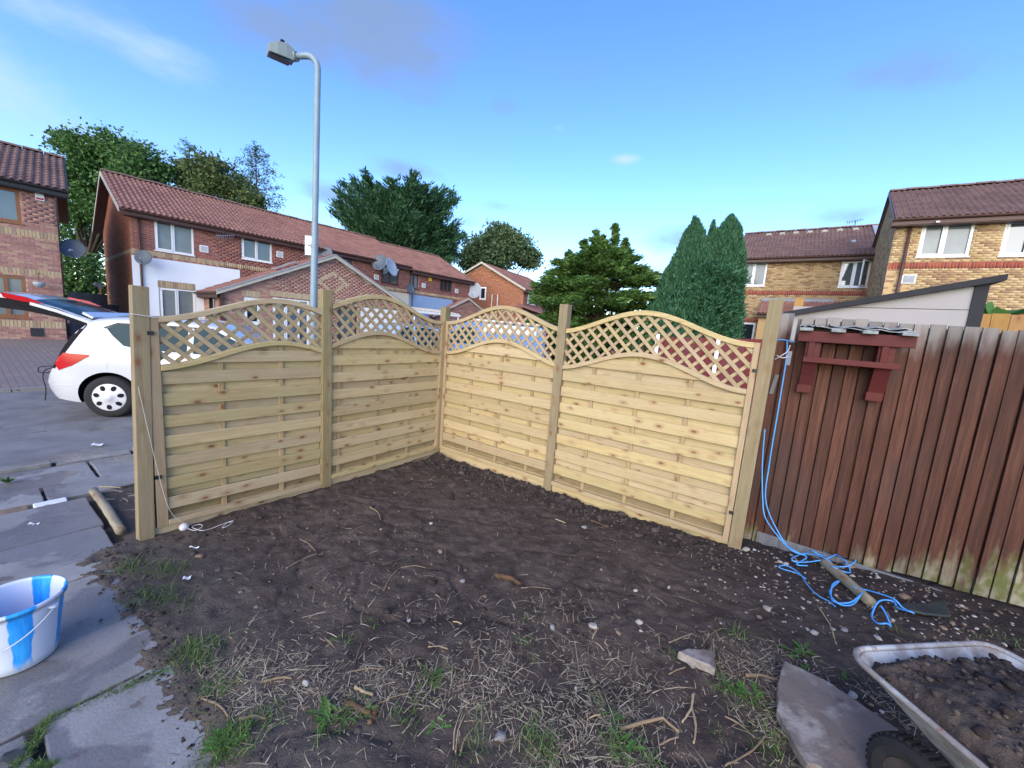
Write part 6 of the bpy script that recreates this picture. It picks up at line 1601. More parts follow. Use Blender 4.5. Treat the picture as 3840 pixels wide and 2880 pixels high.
# second thin pine further left
pb2 = at_y(715, 700, 29.0); ph2 = at_y(715, 535, 29.0).z - .2
pine2 = thing('thin_pine', 'thin pine top poking out above the olive tree', 'tree', (pb2.x, 29.0, .2)); P = [([Vector((0, 0, 0)), Vector((0, 0, ph2))], .16, .02)]; Cs = []; Ds = []
for i in range(26):
    t = .66 + .34 * (i / 26); az = i * 2.4 + 1; R = ((1 - t) * 3.2 + .4) * rng_.uniform(.7, 1.3); o_ = Vector((0, 0, t * ph2)); d = Vector((math.cos(az), math.sin(az), .25)); P.append(([o_, o_ + d * R], .025, .005))
    for q in np.linspace(.3, 1, 7):
        c = o_ + d * R * q; Cs.append(np.array(c) + rng_.normal(size=(8, 3)) * .12); Ds.append(rng_.normal(size=(8, 3)) + np.array(d))
C = np.concatenate(Cs); D = np.concatenate(Ds); n = len(C); link('crown', leaf_mesh('crown', C, D, rng_.uniform(.12, .26, n), rng_.uniform(.03, .06, n), 'leaf_dark', rng_), pine2); trunk_tubes(pine2, P)

def prof(pts):
    return lambda t: float(np.interp(t, [p[0] for p in pts], [p[1] for p in pts]))
y4 = 33.0; b4 = at_y(1500, 1000, y4); h4 = (at_y(1430, 690, y4).z - .2) * .93
conifer('dark_cypress', 'large dark green cypress behind the terrace roof', (b4.x, y4, .2), h4, prof([(0, 2.8), (.35, 4.2), (.55, 4.2), (.72, 3.4), (.86, 2.1), (.95, 1.0), (1, .25)]), 'leaf_dark', 11, 210, .75, .0, .42, .26, 230,
        tops=((-2.3, .4, h4 * .98, .10), (-1.1, 0, h4 * 1.04, .10), (1.2, .3, h4 * 1.0, .10), (2.5, 0, h4 * .90, .10), (-3.1, .2, h4 * .88, .10), (.2, .4, h4 * 1.06, .08), (3.3, .2, h4 * .80, .08), (-1.7, -.5, h4 * .95, .08), (.7, -.6, h4 * .97, .08), (1.9, -.6, h4 * .93, .08)), inner=.40, start=.25, tuft=.16, ragged=.5, lead=1.5)
y6 = 16.5; b6 = at_y(2235, 1200, y6); h6 = at_y(2240, 935, y6).z - .1
conifer('spreading_conifer', 'bushy green conifer with feathery spreading branches and thin leaders', (b6.x, y6, .1), h6, prof([(0, 1.9), (.22, 2.2), (.45, 2.5), (.62, 2.35), (.78, 1.9), (.90, 1.35), (1, .5)]), 'leaf_gold', 12, 210, .20, .35, .20, .30, 300,
        tops=((.35, 0, h6 * 1.20, .12), (-.35, .1, h6 * 1.15, .12), (.85, 0, h6 * 1.09, .12), (-.8, 0, h6 * 1.06, .12), (-1.4, 0, h6 * .97, .12), (0, .3, h6 * 1.12, .12)), inner=.42, ragged=.42, tuft=.10)
y7 = 14.5; b7 = at_y(2625, 1250, y7); hl = at_y(2600, 815, y7).z - .2; hr = at_y(2745, 800, y7).z - .2
xl7 = at_y(2600, 1000, y7).x - b7.x; xr7 = at_y(2738, 1000, y7).x - b7.x
th7 = conifer('clipped_cypress', 'dense blue-green cypress with two peaks before the yellow houses', (b7.x, y7, .2), hl * .55, prof([(0, 1.25), (.4, 1.25), (.8, 1.1), (1, .8)]), 'leaf_thuja', 13, 260, .95, .0, .145, .34, 150, tuft=.16, inner=.45, ragged=.08)
def column(root, dx, h, R, seed, n):
    rng = np.random.default_rng(seed); t = rng.random(n) ** .85; az = rng.uniform(0, 2 * math.pi, n)
    Rt = np.interp(t, [0, .35, .6, .8, .93, 1], R); lump = 1 + .85 * fbm(np.cos(az) * 2.6 + seed, t * 8 + np.sin(az) * 2.6, 4, .6) + np.maximum(0, rng.normal(size=n)) * .05
    r = Rt * lump * rng.uniform(.74, 1.0, n) ** .6
    C = np.stack([dx + np.cos(az) * r, np.sin(az) * r, t * h], 1); D = np.stack([np.cos(az) * .35, np.sin(az) * .35, np.ones(n)], 1) + rng.normal(size=(n, 3)) * .22
    o = link('foliage', leaf_mesh('foliage', C, D, rng.uniform(.10, .26, n), rng.uniform(.03, .065, n), 'leaf_thuja', rng), root)
    if n < 10000: return
    b = MB(); b.lathe([(max(.02, float(np.interp(q, [0, .35, .6, .8, .93, 1], R)) * .72), q * h * .93) for q in np.linspace(0, 1, 14)], 20, (dx, 0, 0)); b.build('inner_foliage', MATS['leaf_dark'], root, smooth=True)
column(th7, xl7 - .12, hl * .985, [1.40, 1.18, .84, .52, .30, .03], 21, 34000)
column(th7, xr7 - .22, hr * .985, [.78, .78, .72, .56, .36, .03], 22, 30000)
for i, (dx, k_, r_) in enumerate(((-.62, .74, .52), (-.30, .90, .34), (.12, .93, .30), (-.95, .58, .50), (.38, .80, .42), (.78, .94, .30), (1.02, .88, .30), (.62, .985, .24), (-.08, 1.0, .20), (1.12, .70, .30))):
    column(th7, xl7 - .12 + dx, hl * k_, [r_ * 1.5, r_ * 1.4, r_ * 1.15, r_ * .8, r_ * .45, .02], 40 + i, 7000)
# shrub seen through the trellis and a leafy vine top beside the shed
broadleaf('green_shrub', 'bright green shrub behind the trellis by the blue car', 13.6, [(1400, 722, 12), (1412, 735, 13), (1398, 748, 12)], 1405, 'leaf_bright', 31, .13, 30, 2.0, .2)
vq = uv(1.62, 6.6, 0)
vine = thing('leafy_plant', 'bright green large-leaved plant beside the grey shed', 'plant', vq)
rng_ = np.random.default_rng(8)
for i in range(34):
    b = MB(); c = Vector((rng_.uniform(-.35, .75), rng_.uniform(-.2, .2), 2.10 + rng_.uniform(-.05, .36) * (1 - .5 * abs(rng_.uniform(-.3, 1))))); s = rng_.uniform(.08, .16); q = Vector(rng_.normal(size=3)); q.z = abs(q.z) * .6 + .2; q.y -= .8; q.normalize(); M = q.to_track_quat('Z', 'Y').to_matrix()
    ring = [(math.cos(a) * s * (1 + .15 * math.cos(5 * a)), math.sin(a) * s * (1 + .15 * math.cos(5 * a)), -.03 * math.cos(2 * a)) for a in np.linspace(0, 2 * math.pi, 15)[:-1]]
    b.add([c + M @ Vector((0, 0, .02))] + [c + M @ Vector(p) for p in ring], [(0, 1 + k, 1 + (k + 1) % 14) for k in range(14)]); b.build('leaf', MATS['leaf_bright'], vine)
b = MB(); b.tube([(0, 0, 0), (.05, 0, 1.2), (0, 0, 2.2)], .02, 6); b.tube([(.05, 0, 1.2), (.4, 0, 2.2)], .015, 6); b.build('stem', MATS['bark'], vine)
# ------------------------------------------------------------------ things lying on the soil
def stone_mesh(name, mat, seed, sx=1, sy=.75, sz=.55):
    bm = bmesh.new(); bmesh.ops.create_icosphere(bm, subdivisions=2, radius=.5); r = random.Random(seed)
    ph = [(Vector((r.uniform(-1, 1), r.uniform(-1, 1), r.uniform(-1, 1))).normalized(), r.uniform(.30, .48)) for _ in range(9)]
    for v in bm.verts:
        for n, d in ph:                     # chop flat facets
            k = v.co.dot(n)
            if k > d: v.co -= n * (k - d)
        v.co = Vector((v.co.x * sx, v.co.y * sy, v.co.z * sz)) + Vector((r.uniform(-.02, .02),) * 3)
    me = bpy.data.meshes.new(name); bm.to_mesh(me); bm.free(); me.materials.append(MATS[mat]); return me
SM = {k: [stone_mesh('stone', k, i * 7 + j * 31) for i in range(4)] for j, k in enumerate(('flint', 'flint_grey', 'flint_tan'))}
k7 = lambda x, y: (1600 + x / 1.6931, 1900 + y / 1.6931)
k6_ = lambda x, y: (600 + x / 1.6925, 1900 + y / 1.6925)
def stone(px, size, mat, label, group=None, sink=.25, name='stone'):
    p = hit(*px); p.z = sgz(p) + size * (.5 * .55 - sink * .4)
    o = link(name, random.choice(SM[mat])); o.location = p; o.scale = (size, size, size); o.rotation_euler = (random.uniform(-.3, .3), random.uniform(-.3, .3), random.uniform(0, 6.28))
    return tag(o, label, 'stone', group)
stone(k7(1055, 765), .062, 'flint', 'largest pale rounded stone in the middle of the soil')
stone(k7(1350, 730), .050, 'flint', 'angular white stone right of the largest pale stone')
stone(k7(1215, 805), .040, 'flint_tan', 'small tan stone between the pale stones')
stone(k7(1360, 790), .026, 'flint', 'tiny white pebble below the angular white stone')
stone(k7(1325, 532), .034, 'flint', 'white pebble above the angular white stone')
stone(k7(1540, 492), .036, 'flint', 'flat white chip of stone on bare soil nearer the big panel')
stone(k7(2160, 660), .060, 'flint', 'long white stone beside the coiled blue rope tail')
stone(k7(1680, 1020), .042, 'flint_grey', 'grey pebble against the wedge-shaped slab piece')
stone(k7(1000, 125), .060, 'flint_grey', 'grey clod-like stone below the largest panel')
stone(k7(800, 760), .048, 'flint_grey', 'flat grey-blue stone left of the largest pale stone')
stone(k7(465, 1475), .060, 'flint_grey', 'flat dark grey stone among the straw near the bottom edge')
stone(k7(950, 1130), .024, 'flint', 'white chip in the trampled hollow')
stone(c4(490, 180), .070, 'flint', 'white stone at the foot of the end post by the brown fence', sink=.1)
stone(c4(700, 268), .045, 'flint', 'upper of two white stones left of the rope coil', sink=.1)
stone(c4(735, 282), .050, 'flint', 'lower of two white stones left of the rope coil', sink=.1)
stone(c4(915, 700), .055, 'flint', 'white stone left of the leaning pale stick')
stone(c4(1145, 1100), .052, 'flint', 'white pebble beside the wheelbarrow rim')
stone(c4(1465, 490), .075, 'flint_tan', 'pinkish stone beside the dark slate')
stone(c4(1305, 745), .045, 'flint', 'white stone beyond the wheelbarrow corner')
stone(c4(1095, 690), .050, 'flint_grey', 'pale grey stone right of the leaning pale stick')
stone(k6_(925, 1120), .040, 'flint', 'white flake of stone near the straw')
stone(k6_(1580, 712), .030, 'flint', 'small white stone in the middle of the bare soil')
stone(k6_(1720, 118), .040, 'flint', 'white pebble on the dark soil below the corner')
stone(k6_(1400, 152), .030, 'flint_tan', 'small tan pebble on the soil below the corner')
stone(k6_(1780, 278), .055, 'flint_tan', 'flat brown stone on the soil in front of the corner')
stone(k6_(1920, 460), .048, 'flint_grey', 'grey stone beside the half-buried log')
stone(k6_(250, 332), .060, 'flint_tan', 'flat reddish stone near the white string')
p_ = hit(48, 2835, .0, lambda x, y: .03); o = link('stone', SM['flint_grey'][1]); o.location = p_; o.scale = (.085, .085, .06); tag(o, 'dark stone on the path in the bottom left corner', 'stone'); o.data = o.data.copy(); o.data.materials[0] = MATS['slate_dark']
rs = random.Random(3)
for i in range(40):          # countable pebbles on the gravelly strip by the old fence
    u = rs.uniform(.05, 1.9); v = rs.uniform(2.9, 3.95); p = uv(u, v)
    if not seen(p): continue
    s = rs.uniform(.018, .042); o = link('pebble', rs.choice(SM[rs.choice(('flint', 'flint', 'flint_tan', 'flint_grey'))])); p.z = sgz(p) + s * .15; o.location = p; o.scale = (s, s, s); o.rotation_euler = (rs.uniform(-.5, .5), rs.uniform(-.5, .5), rs.uniform(0, 6))
    tag(o, 'small pebble on the gravelly strip along the brown fence', 'pebble', 'pebbles along the foot of the brown fence')
# gravel and clods: too many to count
def scatter_lumps(name, label, pts, sizes, mat, seed, flat=.6):
    rng = np.random.default_rng(seed); bm = bmesh.new(); bmesh.ops.create_icosphere(bm, subdivisions=1, radius=.5); bv = np.array([v.co[:] for v in bm.verts]); bfa = np.array([[v.index for v in f.verts] for f in bm.faces]); bm.free()
    n = len(pts); Vs = bv[None] * sizes[:, None, None] * rng.uniform(.65, 1.35, (n, len(bv), 1)) * np.array([1, 1, flat])[None, None]
    a = rng.uniform(0, 6.28, n); ca_, sa_ = np.cos(a)[:, None], np.sin(a)[:, None]; X = Vs[:, :, 0] * ca_ - Vs[:, :, 1] * sa_; Y = Vs[:, :, 0] * sa_ + Vs[:, :, 1] * ca_
    Vs = np.stack([X, Y, Vs[:, :, 2]], -1) + pts[:, None]; F = (bfa[None] + np.arange(n)[:, None, None] * len(bv)).reshape(-1, 3)
    return tag(link(name, np_mesh(name, Vs.reshape(-1, 3), F, MATS[mat], False)), label, kind='stuff')
def soil_pts(n, u0, u1, v0, v1, rng, dens=None, dz=0.0):
    u = rng.uniform(u0, u1, n); v = rng.uniform(v0, v1, n); X = u * UX.x + v * VX.x; Y = u * UX.y + v * VX.y
    if dens is not None:
        k = rng.random(n) < dens(u, v, X, Y); X, Y = X[k], Y[k]
    return np.stack([X, Y, soil_height(X, Y) + dz], -1)
rg = np.random.default_rng(41)
P1 = soil_pts(12000, -3.65, 2.0, .6, 3.72, rg, lambda u, v, X, Y: np.where(v > 3.3, .9, np.where(u < -3.35, .55, .22)) * (fbm(X * 2.2, Y * 2.2, 3) + .55)); scatter_lumps('soil_clods', 'loose crumbs of dark soil', P1, rg.gamma(1.7, .0068, len(P1)) + .004, 'clod', 1, .7)
P1b = soil_pts(900, -3.6, -.1, 3.40, 3.74, rg); scatter_lumps('soil_ridge', 'heaped soil crumbs along the panels', P1b, rg.gamma(2.2, .0095, len(P1b)) + .006, 'clod', 5, .75)
P2 = soil_pts(1300, -.3, 2.2, 2.3, 4.0, rg, lambda u, v, X, Y: np.clip((v - 2.6) / 1.0, .1, 1)); h_ = len(P2) // 2
scatter_lumps('gravel', 'pale gravel along the brown fence', P2[:h_], rg.gamma(2, .0045, h_) + .005, 'flint', 2, .6); scatter_lumps('gravel', 'tan gravel along the brown fence', P2[h_:], rg.gamma(2, .0065, len(P2) - h_) + .006, 'flint_tan', 3, .6)
P3 = soil_pts(900, -3.4, 2.2, .7, 3.6, rg); scatter_lumps('stone_chips', 'tiny stone chips in the soil', P3, rg.gamma(2, .0035, len(P3)) + .004, 'flint_tan', 4, .6)
uE = rg.uniform(-3.75, -.95, 600); vE = rg.normal(.50, .050, 600); XE = uE * UX.x + vE * VX.x; YE = uE * UX.y + vE * VX.y
scatter_lumps('soil_crumbs', 'crumbs of soil spilt on the path edge', np.stack([XE, YE, np.maximum(.030, soil_height(XE, YE))], -1), rg.gamma(1.8, .0045, 600) + .003, 'clod', 15, .6)
hv = np.array([v.co[:] for v in bpy.data.objects['soil_heap'].data.vertices]); pick = hv[rg.integers(0, len(hv), 900)] + np.array(wb.location)
hc_ = scatter_lumps('heap_crumbs', None, pick + rg.normal(size=pick.shape) * .004, rg.gamma(1.8, .0062, len(pick)) + .004, 'clod', 25, .8); hc_.parent = wb; hc_.location = -wb.location
# straw: dry grass stems
m_foliage('straw_mat', [(.17, .13, .085), (.36, .29, .19), (.55, .47, .33), (.22, .16, .11)], trans=.08)
m_foliage('grass_mat', [(.065, .12, .028), (.10, .18, .045), (.14, .21, .065), (.07, .11, .04)], trans=.25)
def blades(name, label, P, D, L, W, mat, seed, bend=.25):
    rng = np.random.default_rng(seed); n = len(P); D = D / np.linalg.norm(D, axis=1, keepdims=True); S = np.cross(D, np.array([[0, 0, 1.]]) + rng.normal(size=(n, 3)) * .2); S /= np.maximum(1e-6, np.linalg.norm(S, axis=1, keepdims=True))
    B2 = rng.normal(size=(n, 3)) * bend * L[:, None] * .5; B2[:, 2] = -np.abs(B2[:, 2]) * .35; m = P + D * (L[:, None] * .5) + np.array([0, 0, 1.]) * (L[:, None] * .04); e = P + D * L[:, None] + B2; e[:, 2] = np.maximum(e[:, 2], P[:, 2] + .001)
    w = W[:, None] / 2; V = np.stack([P - S * w, P + S * w, m + S * w * .8, m - S * w * .8, e + S * w * .15, e - S * w * .15], 1).reshape(-1, 3)
    F = (np.array([[0, 1, 2, 3], [3, 2, 4, 5]])[None] + np.arange(n)[:, None, None] * 6).reshape(-1, 4)
    return tag(link(name, np_mesh(name, V, F, MATS[mat])), label, kind='stuff')
def near_density(u, v, X, Y):
    d = np.clip((2.5 - Y) / .9, 0, 1) ** 1.3; patch = np.clip((fbm(X * 3.1 + 3, Y * 3.1, 3) + .13) * 4, 0, 1); return d * (.09 + .52 * patch)
PS = soil_pts(60000, -2.3, 1.6, .55, 2.6, rg, near_density, .004); n = len(PS); a = rg.uniform(0, 6.28, n)
blades('straw', 'dry straw and dead grass stems strewn over the near soil', PS, np.stack([np.cos(a), np.sin(a), rg.uniform(-.02, .22, n)], -1), rg.gamma(1.7, .020, n) + .008, rg.uniform(.0014, .0042, n), 'straw_mat', 6, .12)
PS2 = soil_pts(1500, -3.5, 1.8, .7, 3.6, rg, lambda u, v, X, Y: np.clip(fbm(X * 2, Y * 2, 2) + .55, 0, 1), .003); n = len(PS2); a = rg.uniform(0, 6.28, n)
blades('straw', 'scattered dry stems on the bare soil', PS2, np.stack([np.cos(a), np.sin(a), rg.uniform(-.02, .12, n)], -1), rg.gamma(2.0, .026, n) + .01, rg.uniform(.0018, .004, n), 'straw_mat', 7)
# green grass tufts along the path edge and in the foreground
tufts = [(k6_(220, 900), .10, 90), (k6_(250, 1010), .09, 60), (k6_(430, 1500), .15, 170), (k6_(360, 1170), .10, 50), (k6_(1110, 850), .05, 30), (k6_(1200, 830), .06, 30), (k6_(680, 1300), .08, 50), (k6_(1080, 1370), .10, 80), (k6_(1230, 1270), .08, 60), (k6_(1580, 330), .04, 14), (k6_(1700, 1080), .08, 50),
         (k6_(1560, 1350), .08, 50), (k6_(1660, 1190), .07, 36), (k6_(1340, 720), .06, 30), (k6_(160, 620), .10, 40), (k6_(40, 600), .12, 70), (k6_(60, 430), .10, 60), (k7(630, 860), .05, 26), (k7(1960, 1180), .10, 80), (k7(2090, 1240), .10, 60), (k7(1970, 830), .10, 70), (k7(1840, 1170), .06, 30), (k7(1230, 1540), .12, 110), (k7(700, 1500), .10, 110),
         (k7(740, 1580), .10, 90), (k7(80, 1090), .09, 50), (k7(340, 1340), .07, 36), (k7(1080, 1220), .06, 30), (k7(1190, 1320), .06, 40), (k7(2170, 1480), .09, 50), (k7(300, 1530), .09, 60), (k7(1020, 1140), .04, 20), (k7(1560, 930), .05, 26), (k7(640, 720), .05, 20), (k7(660, 960), .05, 24), (k7(1850, 1430), .05, 30), (k7(1400, 1600), .08, 60),
         (c4(1400, 680), .06, 30), (c4(1900, 730), .06, 26), (c4(2130, 770), .09, 40), (c4(640, 1440), .09, 50), (b5(690, 600), .12, 110), (b5(750, 770), .14, 90), (b5(820, 620), .10, 60), (b5(1030, 1040), .12, 110), (b5(1190, 1530), .12, 90), (b5(1120, 1250), .12, 50), (b5(960, 600), .10, 26)]
Pg = []; Dg = []; Lg = []
for px, r, k in tufts:
    p = hit(*px); k = int(k * 1.05); q = rg.normal(size=(k, 2)) * r * .42; X = p.x + q[:, 0]; Y = p.y + q[:, 1]; Pg.append(np.stack([X, Y, soil_height(X, Y) - .004], -1)); a = rg.uniform(0, 6.28, k)
    Dg.append(np.stack([np.cos(a), np.sin(a), rg.uniform(.15, 1.5, k)], -1)); Lg.append(rg.uniform(.35, 1.0, k) * min(.10, r * .85))
Pg, Dg, Lg = np.concatenate(Pg), np.concatenate(Dg), np.concatenate(Lg); n = len(Pg)
blades('grass', 'short green grass tufts on the near soil and path edge', Pg, Dg, Lg, rg.uniform(.002, .0048, n), 'grass_mat', 8, .5)
# grass and moss in the slab joint
Pj = []
for (x0, y0), (x1, y1), k in (((885, 1140), (560, 1270), 340), ((560, 1270), (270, 1390), 110), ((260, 1395), (150, 1560), 300), ((150, 1560), (60, 1659), 120), ((160, 1650), (290, 1640), 220)):
    for _ in range(k):
        t = rg.random(); p = hit(*b5(x0 + (x1 - x0) * t + rg.normal() * 12, y0 + (y1 - y0) * t + rg.normal() * 9), .02, lambda a, b: .012); Pj.append((p.x, p.y, .026))
Pj = np.array(Pj); n = len(Pj); a = rg.uniform(0, 6.28, n)
blades('grass', 'grass and moss growing in the joints of the path slabs', Pj, np.stack([np.cos(a), np.sin(a), rg.uniform(.2, .9, n)], -1), rg.uniform(.012, .035, n), rg.uniform(.002, .004, n), 'grass_mat', 9, .5)
# broad-leaved weeds
def weed(px, label, k, size, seed, mat='grass_mat'):
    r = random.Random(seed); p = hit(*px); p.z = sgz(p); t = thing('weed', label, 'weed', p, 0, 'green weeds in the soil')
    for i in range(k):
        a = r.uniform(0, 6.28); L = size * r.uniform(.5, 1.0); up = r.uniform(.12, .7); d = Vector((math.cos(a), math.sin(a), up)).normalized(); sd = Vector((-math.sin(a), math.cos(a), 0)); o = Vector((r.uniform(-.3, .3) * size, r.uniform(-.3, .3) * size, 0)); vs = []; fs = []
        prof_ = [(0, .02), (.25, .04), (.40, .12), (.50, .07), (.62, .17), (.72, .10), (.84, .15), (1.0, .01)]
        for q, w in prof_:
            c = o + d * L * q + Vector((0, 0, -.25 * L * q * q + .002)); vs += [c - sd * w * L, c + Vector((0, 0, -.03 * L)), c + sd * w * L]
        for j in range(len(prof_) - 1): fs += [(j * 3, j * 3 + 1, j * 3 + 4, j * 3 + 3), (j * 3 + 1, j * 3 + 2, j * 3 + 5, j * 3 + 4)]
        b = MB(); b.add(vs, fs); b.build('leaf', MATS['leaf_bright' if r.random() < .35 else mat], t)
weed(k6_(430, 1480), 'large green weed at the corner of the path slab', 30, .095, 1)
weed(k6_(1080, 1340), 'green dandelion-like weed near the bottom edge', 14, .10, 2)
weed(k6_(1760, 1080), 'small jagged green weed among the straw', 12, .08, 3)
weed(k7(1950, 1180), 'bright green leafy weed left of the broken slab', 18, .09, 4)
weed(k7(2080, 1240), 'leafy weed touching the broken slab corner', 12, .09, 5)
weed(k7(1240, 1540), 'low broad-leaved weed at the bottom edge', 16, .09, 6)
weed(k7(610, 850), 'tiny curled weed beside the footprint', 8, .05, 7)
weed(c4(830, 830), 'tall green weed between gravel and broken slab', 14, .10, 8)
weed(c4(840, 930), 'green weed just above the broken slab', 12, .08, 9)
weed(k7(1180, 1320), 'small round-leaved weed in the straw', 8, .06, 10)
weed(k7(75, 1390), 'bright green weed left of the bundle of stalks', 8, .06, 11)
weed(k6_(1300, 1340), 'green weed beside the rotten wood chunk', 12, .08, 12)
weed(c4(1100, 980), 'small green seedling beside the barrow rim', 6, .05, 13)
# sticks
m_timber('wet_wood', 0, (.16, .095, .052), (.06, .038, .026), knots=True, gscale=1.2)
def stick(p0, p1, r, label, mat='twig', name='stick', bend=.012, kink=None, group=None, lift=.0):
    r *= .78
    a = hit(*p0); c = hit(*p1); a.z = sgz(a) + r * .8 + lift; c.z = sgz(c) + r * .8
    pts = [a, a.lerp(c, .5), c] if kink is None else [a, hit(*kink), c]
    if kink is not None: pts[1].z = sgz(pts[1]) + r + .012
    n_ = Vector((-(c - a).y, (c - a).x, 0)); n_ = n_.normalized() if n_.length else n_; pts[1] = pts[1] + n_ * bend; pts[1].z = max(pts[1].z, sgz(pts[1]) + r * .7)
    q_ = [p - a for p in (curve_pts(pts, 5) if kink is None else [pts[0], pts[0].lerp(pts[1], .5), pts[1], pts[1].lerp(pts[2], .5), pts[2]])]
    q_ = [q + Vector((random.uniform(-.3, .3), random.uniform(-.3, .3), random.uniform(-.25, .1))) * r for q in q_]
    b = MB(); b.tube(q_, [r * random.uniform(.72, 1.12) * (1 - .35 * i / len(q_)) for i in range(len(q_))], 7); o = b.build(name, MATS[mat], smooth=True); o.location = a
    return tag(o, label, 'stick', group)
stick(k7(440, 430), k7(600, 490), .026, 'half-buried brown log end in the middle of the soil', 'wet_wood', 'log_end', 0)
stick(k7(600, 510), k7(800, 518), .006, 'thin twig running out from the half-buried log')
stick(k7(1230, 1420), k7(1600, 1445), .012, 'forked brown stick near the bottom edge', kink=k7(1500, 1375))
stick(k7(1690, 1205), k7(1620, 1380), .008, 'left of two pale sticks standing in a V', 'pine_strip')
stick(k7(1680, 1270), k7(1692, 1520), .008, 'right of two pale sticks standing in a V', 'pine_strip')
stick(k7(2150, 1470), k7(1890, 1659), .007, 'long brown twig at the bottom right of the soil')
stick(k7(1890, 1340), k7(2080, 1480), .006, 'brown twig crossing above the long twig')
stick(k7(1540, 860), k7(1780, 785), .007, 'brown twig above the wedge-shaped slab piece')
stick(k7(1745, 890), k7(1870, 780), .006, 'curved twig beside the wedge-shaped slab piece')
stick(c4(485, 980), c4(690, 1005), .013, 'thick broken stick touching the broken slab')
stick(c4(935, 545), c4(1050, 775), .006, 'straight pale stick leaning on the gravel', 'pine_strip')
stick(k6_(660, 1125), k6_(840, 1095), .009, 'short brown stick near the path slab corner', lift=.004)
stick(k6_(1340, 1275), k6_(1600, 1180), .005, 'long thin dark twig among the straw')
stick(k6_(1180, 1225), k6_(1340, 1310), .019, 'rotten orange-brown chunk of wood', 'wet_wood', 'wood_chunk', 0)
stick(k6_(1330, 1390), k6_(1380, 1300), .015, 'short stub of wood beside the rotten chunk', 'wet_wood', 'wood_chunk', 0)
stick(k6_(1235, 1140), k6_(1350, 1185), .012, 'small split piece of wood above the rotten chunk', 'pine_strip', 'wood_chunk', 0)
stick(k6_(500, 1355), k6_(670, 1335), .011, 'stubby stick beside the slab corner weed')
stick(k6_(260, 1215), k6_(440, 1340), .008, 'twig at the slab corner pointing to the weed')
stick(k6_(1185, 1040), k6_(1430, 1025), .006, 'dark twig lying level among the straw')
stick(k6_(1520, 960), k6_(1540, 1080), .007, 'short upright-lying twig right of the level twig')
stick(k6_(945, 690), k6_(1050, 650), .005, 'thin pale stem on the bare soil')
stick(k6_(1420, 525), k6_(1510, 405), .006, 'pale bent twig on the bare soil in front of the corner')
stick(k6_(1530, 385), k6_(1690, 375), .005, 'light curved root on the soil')
stick(k6_(885, 210), k6_(985, 290), .004, 'pale curved root below the left post')
stick(k6_(1700, 890), k6_(1830, 915), .006, 'pale twig beside the footprint')
stick(k6_(800, 395), k6_(1000, 300), .006, 'dark straight twig pressed into the soil')
stick(k7(1860, 560) , k7(1860, 560 + 1), .001, 'tiny stem') if False else None
stick(k7(820, 75), k7(880, 100), .009, 'yellowish wood chip below the largest panel', 'pine_strip', 'wood_chip', 0)
stick(k7(1040, 85), k7(1130, 120), .014, 'reddish root stump in the soil below the largest panel', 'wet_wood', 'root', .01)
stick(k6_(1330, 15), k6_(1400, 85), .008, 'tangled pale root below the left post', 'twig', 'root', .03)
stick(k7(170, 1540), k7(225, 1290), .0045, 'leftmost stalk of the bundle lying near the bottom edge', 'pine_strip')
stick(k7(185, 1550), k7(245, 1320), .0045, 'middle stalk of the bundle lying near the bottom edge', 'pine_strip')
stick(k7(210, 1590), k7(300, 1400), .0045, 'lowest stalk of the bundle lying near the bottom edge', 'pine_strip')
stick(k7(1455, 555), k7(1525, 620), .006, 'pale twig right of the white pebble')
stick(k7(330, 575), k7(380, 535), .007, 'short pale twig below the half-buried log')
stick(k7(610, 1270), k7(760, 1390), .005, 'dark twig among the straw near the middle')
rs = random.Random(9)
for i in range(56):
    u = rs.uniform(-1.9, 1.2); v = rs.uniform(.75, 2.1); p = uv(u, v)
    if p.y > 2.2 or not seen(p): continue
    a = rs.uniform(0, 6.28); L = rs.uniform(.05, .15); q = p + Vector((math.cos(a), math.sin(a), 0)) * L; p.z = sgz(p) + .006; q.z = sgz(q) + .006
    b = MB(); b.tube([(0, 0, 0), (q - p) * .5 + Vector((0, 0, .006)), q - p], rs.uniform(.0022, .0048), 6); o = b.build('twig', MATS[rs.choice(('twig', 'twig', 'pine_strip'))]); o.location = p
    tag(o, 'thin short twig scattered among the straw in front', 'twig', 'short twigs scattered over the near soil')
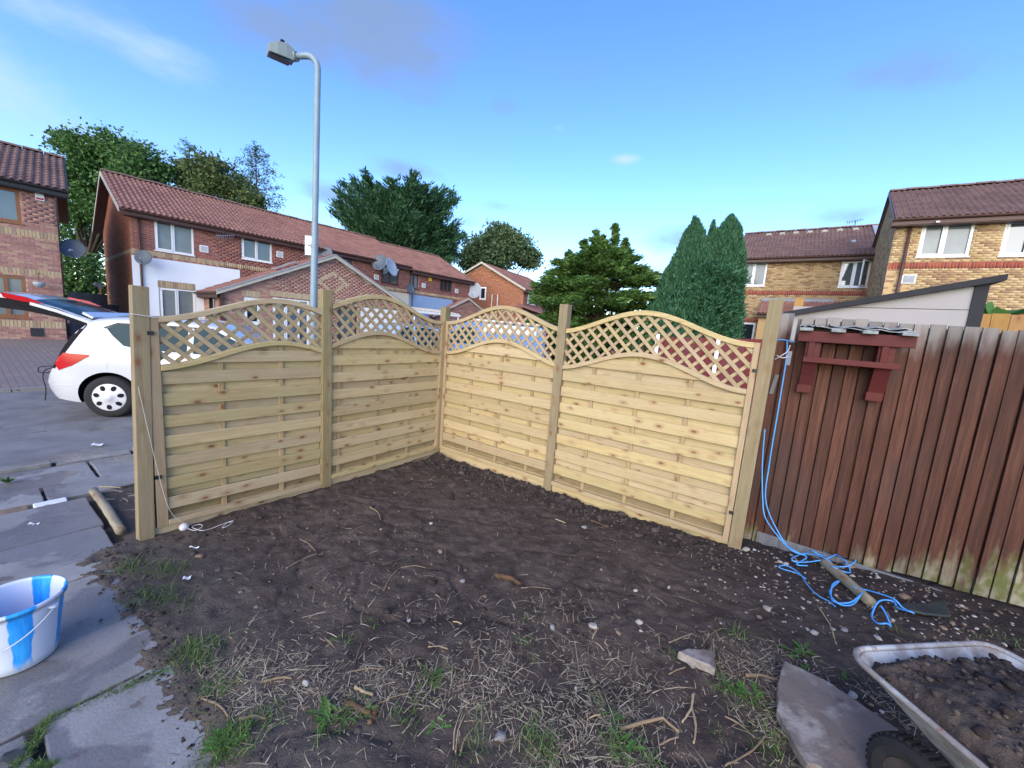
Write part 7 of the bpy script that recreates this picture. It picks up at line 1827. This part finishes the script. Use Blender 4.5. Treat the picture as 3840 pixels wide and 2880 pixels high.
# litter
def scrap(px, w, l, label, rz, fn=ground_z, mat='litter', z=None):
    p = hit(*px, 0, fn); p.z = (sgz(p) if fn is ground_z else fn(p.x, p.y)) + .012
    b = MB(); n = 5; vs = []; fs = []
    for i in range(n + 1):
        for j in (0, 1): vs.append((l * (i / n - .5), w * (j - .5), .006 * math.sin(i * 1.3 + j)))
    for i in range(n): fs.append((i * 2, i * 2 + 2, i * 2 + 3, i * 2 + 1))
    b.add(vs, fs); o = b.build('paper_scrap', MATS[mat]); o.location = p; o.rotation_euler = (.12, .08, rz); md = o.modifiers.new('thick', 'SOLIDIFY'); md.thickness = .002
    return tag(o, label, 'litter')
scrap(b5(985, 660), .024, .040, 'small white tag lying on the soil by the path', .5)
scrap(b5(1025, 508), .010, .06, 'torn white thread of litter below the string ball', .2)
scrap((365, 1670), .05, .10, 'white scrap lying on the road beyond the path', .4, lambda x, y: -.038)
scrap(b5(180, 378), .02, .06, 'white feather-like scrap on the path', .3, lambda x, y: .0)
stick(b5(660, 330), b5(720, 290), .010, 'pale stick in the soil strip outside the end post', 'pine_strip')
for i, (a, c, r, lab) in enumerate([((560, 235), (640, 245), .012, 'upper straw-coloured stick in the soil strip'), ((600, 215), (690, 190), .010, 'topmost straw-coloured stick in the soil strip'), ((520, 165), (640, 175), .008, 'thin pale stick at the far end of the soil strip')]):
    stick(b5(*a), b5(*c), r, lab, 'pine_strip')
PB = []; 
for _ in range(260):
    u = rg.uniform(-4.85, -3.85); v = rg.uniform(.7, 3.2); p = uv(u, v); PB.append((p.x, p.y, .035))
PB = np.array(PB); n = len(PB); a = rg.uniform(0, 6.28, n)
blades('straw', 'dry stalks on the soil strip outside the panels', PB, np.stack([np.cos(a), np.sin(a), rg.uniform(0, .2, n)], -1), rg.uniform(.05, .2, n), rg.uniform(.004, .012, n), 'straw_mat', 12)
# chips of wood rubbish in the mid panel gap and a loose leaf tuft at the kerb
yt = hit(28, 1810, 0, lambda x, y: -.02); t = thing('weed', 'yellowish weed growing at the kerb edge', 'weed', yt, 0, 'green weeds in the soil')
r_ = random.Random(4)
for i in range(26):
    a = r_.uniform(0, 6.28); b = MB(); d = Vector((math.cos(a), math.sin(a), r_.uniform(.4, 1.6))).normalized() * r_.uniform(.05, .11); s_ = Vector((-math.sin(a), math.cos(a), 0)) * .008; b.add([-s_, s_, d * .6 + s_, d, d * .6 - s_], [(0, 1, 2, 3, 4)]); b.build('leaf', MATS['leaf_gold'], t)
